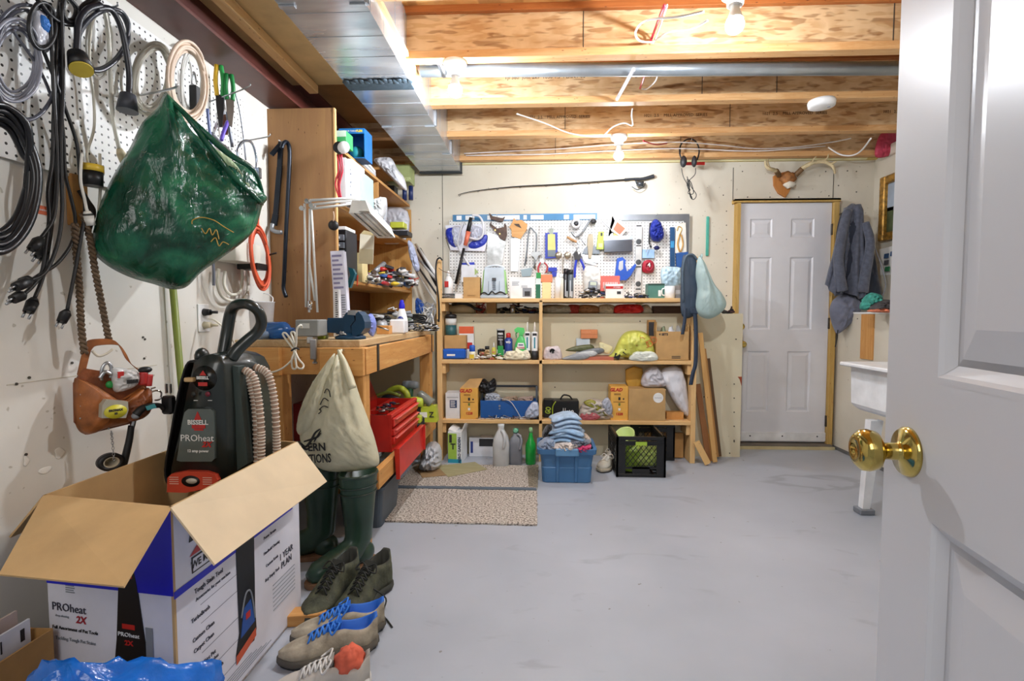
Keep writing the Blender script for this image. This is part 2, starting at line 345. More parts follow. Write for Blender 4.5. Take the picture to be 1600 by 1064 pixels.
# pencilled joint lines and compound patches on the unpainted board
g.m(M('#c8c1af', .85)); q = at(10, 596, X=X_L); q2 = at(245, 575, X=X_L)
g.box(X_L + .0006, (q.y + q2.y) / 2, q.z - .01, .001, q2.y - q.y, .003)
for i, (px, py, w_, h_) in enumerate([(70, 735, .04, .02), (92, 708, .03, .035), (40, 720, .016, .03), (150, 640, .03, .012)]):
    q = at(px, py, X=X_L); g.m(M('#efece4', .8)); g.x = Matrix.Translation((X_L + .0012, q.y, q.z)) @ Matrix.Rotation(pi / 2, 4, 'Z')
    g.puff([(w_ / 2 * cos(a) * (1 + .3 * sin(3 * a + i)), h_ / 2 * sin(a)) for a in [k * pi / 4 for k in range(8)]], .001, .001)
g.x = Matrix()
struct(g, 'wall_left')
struct(G(DW).box(X_R + .05, 1.6, 1.2, .1, 5.6, 2.4), 'wall_right')
DWE = M('#efece2', .7)
g = G(DW2).box((-1.44 + 1.53) / 2, (Y_P + Y_B) / 2, .55, 1.53 + 1.44, Y_B - Y_P, 1.1)
g.m(SEAM)
for px, py in [(1147, 600 + i * 22) for i in range(5)] + [(1100, 545), (1100, 575), (1150, 530), (1100, 620), (1147, 690), (1140, 708), (867, 605), (1000, 502), (740, 502), (1060, 600)]:
    q = at(px, py, Y=Y_P); g.cyl((q.x, Y_P - .003, q.z), (q.x, Y_P, q.z), .005, n=8)
g.m(M('#8a3a1c', .8)).prism([(1.5, .62), (1.53, .62), (1.53, .55), (1.515, .6)], Y_P - .004, Y_P)
struct(g, 'wall_back_lower')
g = G(DW).box((X_RL + X_R) / 2, 2.9, .55, X_R - X_RL, 2.8, 1.1)
g.m(WHITE).box((X_RL + X_R) / 2, 2.9, 1.105, X_R - X_RL + .01, 2.8, .012)
g.m(PINE('Z')).box(X_RL - .004, 3.86, .93, .014, .14, .33)
g.m(SEAM)
for px, py in [(1299, 530 + i * 40) for i in range(4)] + [(1312, 500), (1340, 498), (1297, 560), (1301, 628)]:
    q = at(px, py, X=X_RL); g.cyl((X_RL - .003, q.y, q.z), (X_RL, q.y, q.z), .004, n=8)
struct(g, 'wall_right_lower')
struct(G(M('#6b6a68', .8)).box(X_RL - .006, 3.0, .012, .012, 2.6, .024), 'baseboard_right')
g = G(M('#c9b36a', .8)).box(.62, Y_B + .02, Z_J + .035, 4.2, .12, .07, .01)      # mineral wool along the sill plate
g.m(M('#e7e1b0', .9)).box(.9, Y_B - .03, Z_J + .015, 3.4, .03, .035, .01)
struct(g, 'trim_1')
OSB = osb(); OSB2 = osb('osb_deck', '#c0863f', '#d6a563', '#8a5526')
struct(G(OSB2).box(.62, 1.9, 2.60, 4.3, 5.4, .04), 'ceiling')
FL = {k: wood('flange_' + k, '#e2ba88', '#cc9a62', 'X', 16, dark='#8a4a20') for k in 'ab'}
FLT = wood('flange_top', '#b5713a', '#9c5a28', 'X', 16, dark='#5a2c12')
joy = [2.035, 2.55, 3.1, 3.64, 4.19]
jl = ['nearest open wooden ceiling joist, carrying the closest bare bulb', 'second wooden ceiling joist, just in front of the long grey pipe', 'middle wooden ceiling joist, right behind the long grey pipe', 'fourth wooden ceiling joist, carrying the farthest bare bulb', 'last wooden ceiling joist, beside the back wall and the hanging headphones']
PRINT = M('#3a2a1c', .8)
for i, y in enumerate(joy):
    tj = thing('ceiling_joist', jl[i], 'joist', (.62, y, Z_J), 0, 'open wooden ceiling joists')
    x0, x1 = -2.06 if i > 2 else -1.2, 2.05
    def seg(a, b_): return ((a + b_) / 2, b_ - a)
    if i < 3: x0 = -1.3
    cx, wx = seg(x0, x1)
    gg = G(OSB).box(cx, 0, .13, wx, .012, .19)
    gg.m(SEAM)
    for k in range(2): gg.box(random.uniform(-.6, 1.9), -.0065, .13, .004, .003, .18)
    gg.m(PRINT)
    if i == 2:
        for k in range(4): gg.text("TJI 360  joist 2x9  1030 1.5  PLANT 06", .03, (-.6 + k * .75, -.0072, .16), ex=.0004)
    if i == 3:
        for k in range(4): gg.text("1021  2.5    MILL APPROVED  SERIES", .028, (-.5 + k * .8, -.0072, .13), ex=.0004)
    gg.obj('web', tj)
    G(FL['a']).box(cx, 0, .019, wx, .062, .038, .002).obj('bottom_flange', tj)
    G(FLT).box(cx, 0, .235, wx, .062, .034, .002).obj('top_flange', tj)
# scribbles on the second joist near the top flange
# ---------------- ducts, beam, pipe
gm, t, p = nt('galvanised'); tc = N(t, 'ShaderNodeTexCoord'); mp = N(t, 'ShaderNodeMapping'); mp.inputs['Scale'].default_value = (1.5, 7, 1.5); L(t, tc, mp, 3)
n = N(t, 'ShaderNodeTexNoise'); n.inputs['Scale'].default_value = 1.2; n.inputs['Detail'].default_value = 3; L(t, mp, n)
r = ramp(t, [(.3, lin('#a9b0b8')), (.7, lin('#d5d9dd'))]); L(t, n, r); t.links.new(r.outputs[0], p.inputs['Base Color']); p.inputs['Metallic'].default_value = .7; p.inputs['Roughness'].default_value = .27
b = N(t, 'ShaderNodeBump'); b.inputs['Strength'].default_value = .25; b.inputs['Distance'].default_value = .02; t.links.new(n.outputs[0], b.inputs['Height']); t.links.new(b.outputs[0], p.inputs['Normal'])
DUCT = gm
dx0, dx1, dz0, dz1, dy0, dy1 = -.985, -.655, 2.255, 2.325, .3, 4.24
td = thing('air_duct', 'large rectangular galvanised metal duct running under the joists toward the back wall', 'duct', (0, 0, dz0))
g = G(DUCT).box((dx0 + dx1) / 2, (dy0 + dy1) / 2, (2.56 - dz0) / 2, dx1 - dx0, dy1 - dy0, 2.56 - dz0)
for y in [dy0 + .17 * k for k in range(1, 23)]:            # cross-broken ribs
    g.box((dx0 + dx1) / 2, y, -.0005, dx1 - dx0, .003, .002); g.box(dx1, y, .15, .002, .003, .3)
g.obj('duct_body', td)
for i, y in enumerate((1.35, 1.95, 3.2, 3.75)):
    g = G(DUCT).box(dx1 + .004, y, .15, .01, .022, .3); g.m(M('#4c5258', .5)).box(dx1 + .010, y, .15, .003, .006, .3)
    g.obj('drive_cleat', td)
    for xx in (dx0 + .03, dx1 - .03): G(DUCT).box(xx, y, -.004, .06, .02, .006).obj('drive_cleat', td)
g = G(M('#33424c', .7, bump=.3, bs=30))
g.box((dx0 + dx1) / 2, 2.62, -.003, dx1 - dx0 + .012, .10, .008, .003)
for k in range(14): g.ell((dx0 + .02 + k * .024, 2.57 + .008 * sin(k * 2.1), -.006), .018, .02 + .008 * random.random(), .004, 8)
g.obj('duct_sealant', td, 'dark grey smeared sealant across the duct joint')
G(M('#22282c', .6, bump=.3)).box((dx0 + dx1) / 2, dy1 - .01, -.004, dx1 - dx0 + .02, .04, .014, .004).box(dx1 + .003, dy1 - .01, .14, .01, .04, .28, .003).obj('end_sealant', td)
G(M('#cfd3d2', .35, .2)).box(dx1 - .06, 1.62, -.003, .035, .24, .002, rot=(0, 0, .12)).obj('foil_tape', td)
BEAMM = M('#55271f', .45, nz=.15)
tb = thing('steel_beam', 'dark red painted steel I-beam running along the top of the left wall', 'beam', (-1.36, 0, 2.185))
g = G(BEAMM).box(0, 1.9, .006, .18, 3.4, .012).box(.0, 1.9, .085, .012, 3.4, .15).box(0, 1.9, .165, .18, 3.4, .012)
g.obj('beam_body', tb)
struct(G(DWL).box(-1.43, 1.9, 2.265, .02, 4.8, .16), 'trim_2')
SOF = M('#c9a873', .75, nz=.1)
struct(G(SOF).box(-1.05, 1.35, Z_J + .02, .82, 2.9, .02), 'trim_3')
struct(G(SPRUCE('Y')).box(-1.235, 1.4, Z_J - .015, .05, 2.8, .045, .003), 'trim_4')
struct(G(M('#a8743a', .8)).box(-1.25, 3.5, Z_J + .12, .38, 1.6, .02), 'trim_5')
tp = thing('metal_pipe', 'long grey round metal pipe crossing under the ceiling between joists', 'pipe', (0, 2.72, 2.35))
G(M('#aab2b8', .3, .7, nz=.1)).cyl((-.62, -.04, 0), (2.05, .05, 0), .033, n=20).obj('pipe_body', tp)
g = G(STEEL).tube([(-.60, -.05, .03), (-.52, -.1, .02), (-.5, -.04, -.02), (-.56, -.05, .04)], .02); g.obj('foil_elbow', tp)
# ---------------- lamps
def bulb_lamp(x, y, lab, big):
    tl = thing('bare_bulb_lamp', lab, 'ceiling lamp', (x, y, Z_J), 0, 'bare bulbs on white lampholders')
    G(M('#f4f4f2', .3)).lathe([(.01, 0), (.056, 0), (.058, -.012), (.05, -.03), (.032, -.04), (.03, -.065), (.024, -.066)], n=28).obj('lampholder', tl)
    G(M('#f2f2ee', .3)).lathe([(.014, -.06), (.017, -.08), (.026, -.105), (.031, -.118)], n=20).obj('bulb_neck', tl)
    g = G(M('#f3f8ff', .3, emit=BULB * big, nz=0)); g.ell((0, 0, -.138), .034, .034, .031, 16); g.obj('bulb_globe', tl, 'glowing white glass globe')
p1 = at(1127, 18, Z=Z_J); p2 = at(716, 112, Z=Z_J); p3 = at(968, 210, Z=Z_J)
bulb_lamp(p1.x, 2.035, 'bare glowing bulb on a white lampholder nearest the camera', 1050)
bulb_lamp(p2.x, 2.56, 'bare glowing bulb on a white lampholder beside the metal duct', 1000)
bulb_lamp(p3.x, 3.64, 'bare glowing bulb on a white lampholder farthest back, above the pegboard', 520)
q = at(1280, 160, Z=Z_J)
ts = thing('smoke_detector', 'round white smoke detector under the third joist, above the back door', 'smoke detector', (q.x, 3.1, Z_J))
G(WHITE).lathe([(.01, 0), (.07, 0), (.074, -.012), (.07, -.035), (.05, -.042), (.01, -.043)], n=30).obj('detector_body', ts)
G(GREY).cyl((.03, -.02, -.040), (.03, -.02, -.045), .008).obj('test_button', ts)
# ---------------- wiring on the ceiling
CW = M('#f0efec', .4); CR = M('#b8283a', .4)
def wire(name, lab, pts, r=.004, mat=CW, Z=None, Y=None, group='electrical cables along the ceiling', rz=0):
    P = [at(a, b_, Y=(c if c else Y)) for a, b_, *cc in pts for c in [cc[0] if cc else None]]
    o = P[0].copy(); g = G(mat).tube([p_ - o for p_ in P], r, 6, 6)
    return solo(g, name, lab, 'cable', o, 0, group)
wire('electrical_cable', 'white cable looping left from the nearest lamp to the joist web', [(1100, 18, 2.0), (1060, 26, 2.02), (1010, 32, 2.1), (993, 50, 2.2), (1000, 64, 2.4), (1020, 66, 2.5)], .0045)
wire('electrical_cable', 'second white cable leaving the nearest lamp lower down', [(1105, 32, 2.02), (1080, 45, 2.1), (1045, 50, 2.3), (1024, 62, 2.5)], .0045)
wire('electrical_cable', 'red cable slanting through the second joist near the closest lamp', [(1038, 8, 2.07), (1022, 50, 2.45), (1016, 66, 2.5)], .006, CR)
wire('electrical_cable', 'white cable slanting beside the red cable near the closest lamp', [(1042, 8, 2.08), (1028, 50, 2.45), (1020, 68, 2.52)], .0045)
wire('electrical_cable', 'thick white pipe-like cable stub slanting under the grey pipe', [(990, 108, 2.62), (978, 130, 2.8), (964, 155, 3.02)], .010, M('#d9dade', .4))
wire('electrical_cable', 'white cable draped from the second joist toward the farthest bulb', [(808, 178, 3.07), (850, 192, 3.3), (890, 208, 3.5), (930, 213, 3.58), (955, 212, 3.6)], .0045)
wire('electrical_cable', 'white cable hooping above the farthest bulb', [(945, 210, 3.58), (958, 198, 3.5), (975, 192, 3.45), (988, 196, 3.4), (987, 180, 3.2), (988, 170, 3.12)], .0045)
wire('electrical_cable', 'red cable hanging in a loop behind the grey pipe', [(1008, 108, 2.7), (1006, 122, 2.8), (1000, 138, 3.05)], .006, CR)
wire('electrical_cable', 'white cable loop hanging beside the red one behind the grey pipe', [(1028, 108, 2.72), (1025, 125, 2.85), (1012, 138, 3.05), (1003, 139, 3.06)], .0045)
wire('electrical_cable', 'long thin white cable running along the last two joists to the right', [(725, 240, 4.14), (800, 236, 4.14), (880, 232, 4.12), (960, 226, 4.1), (1050, 222, 4.1), (1120, 226, 4.12), (1180, 232, 4.14), (1240, 230, 4.12), (1300, 222, 4.1), (1330, 216, 4.05)], .0045)
wire('electrical_cable', 'thin white cable sagging just below the long one at the last joist', [(728, 243, 4.13), (850, 241, 4.13), (950, 236, 4.13), (1060, 232, 4.12), (1180, 236, 4.12), (1290, 228, 4.12)], .004)
wire('electrical_cable', 'bright white cable sagging in a deep curve at the far right of the last joist', [(1294, 230, 4.12), (1312, 241, 4.1), (1330, 243, 4.05), (1345, 236, 3.95), (1361, 216, 3.7)], .006)
wire('electrical_cable', 'short red and white cable end beside the farthest bulb', [(1005, 220, 3.7), (1025, 226, 3.9), (1042, 224, 4.1)], .005, CR)
g = G(M('#c2405a', .6)).puff([(-.05, -.05), (.09, -.02), (.1, .13), (-.02, .12)], .02, .01, wr=.4)
q = at(1384, 232, Y=4.1); solo(g, 'vapour_barrier', 'scrap of red plastic vapour barrier in the far right ceiling corner', 'plastic sheet', (q.x, 4.14, q.z))
# ---------------- back door
dxa, dxb = at(1149, 500, Y=Y_B).x, at(1290, 500, Y=Y_B).x; dcx = (dxa + dxb) / 2; dw = dxb - dxa
zt = at(1215, 319, Y=Y_B).z; zb = .045; H = zt - zb
DOORW = M('#dcdce0', .35, nz=.02)
def panels(g, w_, h_, pl, th, dep=.012, mold=.016):
    """door skin facing -y with raised panels; pl = list of (x0,x1,z0,z1)"""
    g.box(w_ / 2, th / 2 + .006, h_ / 2, w_, th - .012, h_)
    xs = sorted({0, w_, *[a for p_ in pl for a in p_[:2]]}); zs = sorted({0, h_, *[a for p_ in pl for a in p_[2:]]})
    for i in range(len(xs) - 1):
        for j in range(len(zs) - 1):
            cx_, cz_ = (xs[i] + xs[i + 1]) / 2, (zs[j] + zs[j + 1]) / 2
            if any(a < cx_ < b_ and c < cz_ < d_ for a, b_, c, d_ in pl): continue
            g.box(cx_, .003, cz_, xs[i + 1] - xs[i], .0062, zs[j + 1] - zs[j])
    for a, b_, c, d_ in pl:
        o = lambda k, y: [(a + k, y, c + k), (b_ - k, y, c + k), (b_ - k, y, d_ - k), (a + k, y, d_ - k)]
        R_ = [o(-.001, -.0004), o(mold * .3, -.0004), o(mold * .5, .004), o(mold, dep - .002), o(mold * 1.4, dep - .002), o(mold * 3.0, .003)]
        vs = [q for r_ in R_ for q in r_]; fs = [(i * 4 + j, i * 4 + (j + 1) % 4, i * 4 + 4 + (j + 1) % 4, i * 4 + 4 + j) for i in range(5) for j in range(4)] + [(20, 21, 22, 23)]
        g.add(vs, fs)
dd = thing('door_1', '', 'door', (dxa, Y_B - .04, zb)); del dd['label']; del dd['category']; dd['kind'] = 'structure'
s_ = dw / 141.
pp = [(26 * s_, 66 * s_, (686 - 562) * s_ * 1.03 - .03, (686 - 545) * s_)]
def pz(py): return at(1215, py, Y=Y_B - .04).z - zb
def pxx(px): return at(px, 500, Y=Y_B - .04).x - dxa
PL = [(pxx(a), pxx(b_), pz(c), pz(d_)) for a, b_ in ((1168, 1204), (1231, 1269)) for c, d_ in ((644, 548), (516, 401), (372, 341))]
g = G(DOORW); panels(g, dw, H, PL, .04, mold=.014); g.obj('door_panel', dd)
G(M('#e4e4e4', .5)).box(dw / 2, -.006, .045, dw, .012, .07).obj('door_sweep', dd)
g = G(DARK)
for k in (.12, .38, .66): g.cyl((k, -.014, .05), (k, -.01, .05), .006, n=8)
g.obj('sweep_screw', dd)
def knob(parent, x, z, r=.028):
    g = G(BRASS).lathe([(.034, 0), (.034, .004), (.028, .010), (.012, .013), (.012, .035), (.018, .04), (r, .05), (r + .001, .06), (.022, .072), (.012, .074), (.010, .070)], (x, 0, z), 26, ax='y')
    return g.obj('door_knob', parent)
knob(dd, pxx(1158), at(1158, 537, Y=Y_B).z - zb, .026)
G(BRASS).lathe([(.028, 0), (.028, .01), (.02, .016), (.004, .017)], (pxx(1158), 0, at(1158, 510, Y=Y_B).z - zb), 20, ax='y').obj('deadbolt', dd)
FRM = wood('frame_pine', '#d2b26e', '#b8934c', 'Z', 14)
g = G(FRM).box(dxa - .016, Y_B - .03, zt / 2, .026, .09, zt).box(dxb + .022, Y_B - .03, zt / 2, .036, .09, zt).box(dcx, Y_B - .03, zt + .016, dw + .1, .09, .026)
g.m(M('#e8dfc0', .5)).box(dcx, Y_B - .055, zt + .022, dw + .1, .04, .014)
struct(g, 'door_2'); bpy.data.objects['door_2'].name = 'trim_6'
g = G(M('#6f675c', .6)).box(dcx, Y_B - .05, .02, dw + .06, .12, .035, .004); g.m(M('#c8b98e', .6)).box(dcx, Y_B - .115, .012, dw + .08, .012, .024); struct(g, 'trim_7')
for k, z in enumerate((505, 656, 360)):
    G(M('#4a4136', .4, .6)).box(dw + .006, -.006, at(1292, z, Y=Y_B).z - zb, .022, .012, .09, .002).cyl((dw + .004, -.012, at(1292, z, Y=Y_B).z - zb - .045), (dw + .004, -.012, at(1292, z, Y=Y_B).z - zb + .045), .006, n=10).obj('hinge', dd)
# ---------------- the near door, standing open at the right
m, t, p = nt('door_woodgrain'); tc = N(t, 'ShaderNodeTexCoord'); mp = N(t, 'ShaderNodeMapping'); mp.inputs['Scale'].default_value = (30, 30, 3.2); L(t, tc, mp, 3)
n = N(t, 'ShaderNodeTexNoise'); n.inputs['Scale'].default_value = 1.1; n.inputs['Detail'].default_value = 5; n.inputs['Distortion'].default_value = 1.6; L(t, mp, n)
w1 = N(t, 'ShaderNodeTexWave'); w1.inputs['Scale'].default_value = 1.5; w1.inputs['Distortion'].default_value = 14; w1.inputs['Detail'].default_value = 3; w1.inputs['Detail Scale'].default_value = 1.2; mp3 = N(t, 'ShaderNodeMapping'); mp3.inputs['Scale'].default_value = (9, 9, 1.0); L(t, tc, mp3, 3); L(t, mp3, w1)
ad = N(t, 'ShaderNodeMath', operation='ADD'); t.links.new(w1.outputs[1], ad.inputs[0]); t.links.new(n.outputs[0], ad.inputs[1])
p.inputs['Base Color'].default_value = lin('#d3d5dc'); p.inputs['Roughness'].default_value = .28
b = N(t, 'ShaderNodeBump'); b.inputs['Strength'].default_value = .6; b.inputs['Distance'].default_value = .002; L(t, ad, b); t.links.new(b.outputs[0], p.inputs['Normal'])
DG = m; th = R(8.5)
E = at(1386, 600, Y=.76)
nd = bpy.data.objects.new('door_3', None); COL.objects.link(nd); nd['kind'] = 'structure'
# local x runs from the free edge toward the hinge (towards the camera), local -y faces the room's left
nd.location = (E.x, E.y, .01); nd.rotation_euler = (0, 0, -(pi / 2) - th + 0.0)
W2 = .76; st = .112; mid = .09; pw = (W2 - 2 * st - mid) / 2
rows = [(.20, .838), (1.006, 1.62), (1.72, 1.93)]
PL = [(a, a + pw, c, d_) for a in (st, st + pw + mid) for c, d_ in rows]
g = G(DG); panels(g, W2, 2.03, PL, .035, dep=.014, mold=.022); g.obj('door_panel', nd)
g = G(BRASS).lathe([(.0335, 0), (.0335, .003), (.030, .008), (.014, .011), (.0115, .014), (.0115, .03), (.016, .034), (.026, .040), (.0285, .050), (.0275, .058), (.020, .065), (.012, .066), (.009, .063), (.002, .062)], (.062, 0, .905), 40, ax='y'); g.obj('door_knob', nd, 'polished brass knob')
G(M('#c9bfa8', .5)).box(0, .017, .905, .002, .024, .056).obj('latch_plate', nd)
# ================================================================== shelving unit and everything on it
def O(pts, c, s): return [((x - c[0]) * s, -(y - c[1]) * s) for x, y in pts]
def XO(px, Y, py=490): return at(px, py, Y=Y).x
def ZO(py, Y, px=900): return at(px, py, Y=Y).z
def plank(g, a, b, w_, t_, up=(0, 1, 0)):
    a = Vector(a); b = Vector(b); d = (b - a).normalized(); u = Vector(up); sd = d.cross(u).normalized(); u = sd.cross(d).normalized()
    return g.hexa([a + sd * i * w_ / 2 + u * j * t_ / 2 for i, j in ((-1, -1), (1, -1), (1, 1), (-1, 1))] + [b + sd * i * w_ / 2 + u * j * t_ / 2 for i, j in ((-1, -1), (1, -1), (1, 1), (-1, 1))])
YS = 3.76; sS = YS / 800
xl, xr, xm = XO(686, YS), XO(1086, YS), XO(845, YS)
z1, z2, z3 = ZO(469, YS), ZO(566, YS), ZO(660, YS)
su = thing('shelving_unit', 'wide open shelving unit of pale boards against the back wall', 'shelves', ((xl + xr) / 2, YS, 0))
cx = (xl + xr) / 2; SX, SZ = SPRUCE('X'), SPRUCE('Z')
for x, h in ((xl, ZO(405, YS)), (xr, ZO(402, YS))): G(SZ).box(x - cx, .115, z1 / 2, .034, .15, z1, .002).box(x - cx, .02, h / 2, .036, .04, h, .002).obj('side_panel', su)
G(SZ).box(xm - cx, .095, z1 / 2, .024, .19, z1, .002).obj('centre_divider', su)
for z, d in ((z1, .50), (z2, .19), (z3, .19)): G(SX).box(0, d / 2, z, xr - xl - .036, d, .028, .002).obj('shelf', su)
for x in (xl + .03, xr - .03):
    for z in (z2 - .06, z3 - .06, z1 - .05): G(SZ).prism([(x - cx - .012, z - .03), (x - cx + .012, z - .03), (x - cx + .012, z + .045), (x - cx - .012, z + .045)], .02, .18).obj('shelf_cleat', su)
T1, T2, T3, TL = z1 + .0142, z2 + .0142, z3 + .0142, 1.1005
def CB(name, lab, cat, p0, p1, py, Y, z0, dep, mat, deco=None, rz=0, group=None, b=.0015, dc='printing', par=None):
    xa, xb = XO(p0, Y), XO(p1, Y); w_ = xb - xa; h = ZO(py, Y, (p0 + p1) / 2) - z0
    g = G(mat).box(0, dep / 2, h / 2, w_, dep, h, b)
    if not deco: return solo(g, name, lab, cat, ((xa + xb) / 2, Y, z0), rz, group)
    o = thing(name, lab, cat, ((xa + xb) / 2, Y, z0), rz, group); g.obj(par or 'box_body', o)
    d = G(); deco(d, w_, h)
    if d.v: d.obj(dc, o)
    return o
def TX(txt, mat, fx, fz, sz, y=-.0006, **k):
    return lambda g, w_, h: g.m(mat).text(txt, sz * h, (fx * w_, y, fz * h), **k)
def MULT(*fs):
    def f(g, w_, h):
        for q in fs: q(g, w_, h)
    return f
def PAT(mat, fx0, fx1, fz0, fz1, y=-.0008):
    return lambda g, w_, h: g.m(mat).box((fx0 + fx1) / 2 * w_, y, (fz0 + fz1) / 2 * h, (fx1 - fx0) * w_, .001, (fz1 - fz0) * h)
def LINES(mat, fx0, fx1, fz0, fz1, n, y=-.0008):
    def f(g, w_, h):
        rr = random.Random(n)
        for i in range(n):
            z = fz1 - (fz1 - fz0) * (i + .5) / n; e = fx1 - (fx1 - fx0) * rr.random() * .4
            g.m(mat).box((fx0 + e) / 2 * w_, y, z * h, (e - fx0) * w_, .0008, (fz1 - fz0) / n * .45 * h)
    return f
def lathe_solo(name, lab, cat, px, Y, z0, parts, group=None, n=20, sx=1, sy=1, rz=0):
    o = thing(name, lab, cat, (XO(px, Y), Y, z0), rz, group)
    for nm, mat, prof, *k in parts: G(mat).lathe(prof, n=n, sx=sx, sy=sy, sq=(k[0] if k else 0)).obj(nm, o)
    return o
# ---- top shelf
Yt = 3.84
o = lathe_solo('plastic_bottle', 'white plastic bottle with a red mark at the left end of the top shelf', 'bottle', 701, 3.90, T1, [('bottle_body', WHITE, [(.03, 0), (.036, .01), (.036, .13), (.02, .165), (.012, .175)]), ('bottle_cap', WHITE, [(.013, .172), (.012, .2), (.004, .215)])])
G(RED).box(-.008, -.0365, .11, .03, .002, .045).obj('label_mark', o)
g = G(BLACK); rr = random.Random(3)
for k in range(3): g.tube([(rr.uniform(-.07, .05), rr.uniform(-.02, .02), .008 + .012 * k) for _ in range(9)], .004, 5)
solo(g, 'coiled_wire', 'black tangled wire in front of the white bottle at the top shelf end', 'wire', (XO(703, 3.8), 3.80, T1))
CB('small_box', 'tiny white box beside the black tangled wire on the top shelf', 'box', 711, 722, 459, 3.79, T1, .04, WHITE)
CB('cardboard_box', 'small plain kraft box left of the grey charger on the top shelf', 'box', 724, 750, 433, Yt, T1, .1, KRAFT, LINES(M('#8f6a3c', .8), -.25, .3, .1, .18, 3))
# charger / radio
o = thing('battery_charger', 'grey jobsite battery charger with green sides and carry handle', 'charger', (XO(772, Yt), Yt, T1))
CG = M('#b9c4cd', .4); CGD = M('#7d8a96', .4); LG = M('#9fcf84', .45)
g = G(CG); g.hexa([(-.085, 0, .03), (.085, 0, .03), (.085, .13, .03), (-.085, .13, .03), (-.072, .02, .235), (.072, .02, .235), (.072, .12, .235), (-.072, .12, .235)]); g.obj('charger_body', o)
for sgn in (-1, 1): G(LG).hexa([(sgn * .086, -.003, .04), (sgn * .098, .01, .04), (sgn * .098, .12, .04), (sgn * .086, .13, .04), (sgn * .073, .018, .22), (sgn * .083, .03, .21), (sgn * .083, .11, .21), (sgn * .073, .12, .22)]).obj('side_bumper', o)
G(CG).box(0, .06, .014, .21, .14, .028, .008).obj('charger_base', o)
G(M('#d7dde2', .4)).tube([(-.07, .06, .2), (-.066, .055, .235), (-.03, .05, .25), (.03, .05, .25), (.066, .055, .235), (.07, .06, .2)], .009, 8).obj('carry_handle', o)
g = G(DARK); g.box(0, .004, .145, .03, .01, .02, rot=(-.1, 0, 0)); [g.m(CGD).box(0, -.001 + .0 * i, .125 - .014 * i, .024, .012, .004, rot=(-.1, 0, 0)) for i in range(5)]; [g.box(s_ * .04, .002, .09, .004, .012, .08, rot=(-.1, 0, 0)) for s_ in (-1, 1)]; g.obj('control_panel', o)
g = G(BLACK); g.tube([(-.1, -.008, .034), (-.07, -.012, .045), (-.04, -.010, .03), (-.015, -.014, .055), (.01, -.012, .036), (.05, -.01, .05), (.09, -.008, .032)], .005, 6); g.obj('power_cord', o)
CB('product_box', 'white product box with a grey picture right of the charger', 'box', 797, 836, 433, Yt, T1, .12, WHITE, MULT(PAT(GREY, .0, .36, .08, .5), PAT(LGREY, -.05, .2, .5, .62), LINES(GREY, -.42, -.1, .6, .8, 3), PAT(DARK, .08, .3, .12, .34, -.0012)), dc='printed_picture')
CB('product_box', 'narrow green and white box standing beside the white product box', 'box', 837, 845, 426, Yt, T1, .1, M('#dfe8e4', .5), MULT(PAT(M('#1f6b4c'), -.5, .4, .0, .55), PAT(GREEN, -.4, .5, .78, 1)))
CB('product_box', 'yellow box standing under the orange box on the top shelf', 'box', 847, 861, 441, Yt, T1, .09, M('#efd9a0', .5))
CB('product_box', 'orange box lying on the yellow box on the top shelf', 'box', 845, 863, 429, Yt, ZO(441, Yt, 854) + .0004, .09, M('#e88a5c', .5))
lathe_solo('caulking_tube', 'white tube standing right of the orange and yellow boxes', 'tube', 871, Yt, T1, [('tube_body', WHITE, [(.024, 0), (.025, .15), (.01, .16), (.006, .19)])])
for i, (px, top, c2, lab) in enumerate([(876, 428, '#e8e4d4', 'cream tube beside the black spray can on the top shelf'), (884, 419, '#1b1b20', 'black topped dark spray can on the top shelf'), (891.5, 421, '#5b6268', 'grey spray can right of the black topped one')]):
    h = ZO(top, 3.86, px) - T1
    o = lathe_solo('spray_can', lab, 'spray can', px, 3.87 + (.03 if i % 2 else 0), T1, [('can_body', M(c2, .35), [(.018, 0), (.021, .004), (.021, h * .8), (.016, h * .84)]), ('can_cap', M('#17171a', .4) if i else WHITE, [(.016, h * .83), (.019, h * .84), (.018, h), (.004, h)])])
    if i: g = G(M('#c8cdd2', .5)); g.box(-.004, -.0215, h * .35, .008, .002, h * .55).box(.008, -.021, h * .15, .008, .002, h * .2); g.obj('can_label', o)
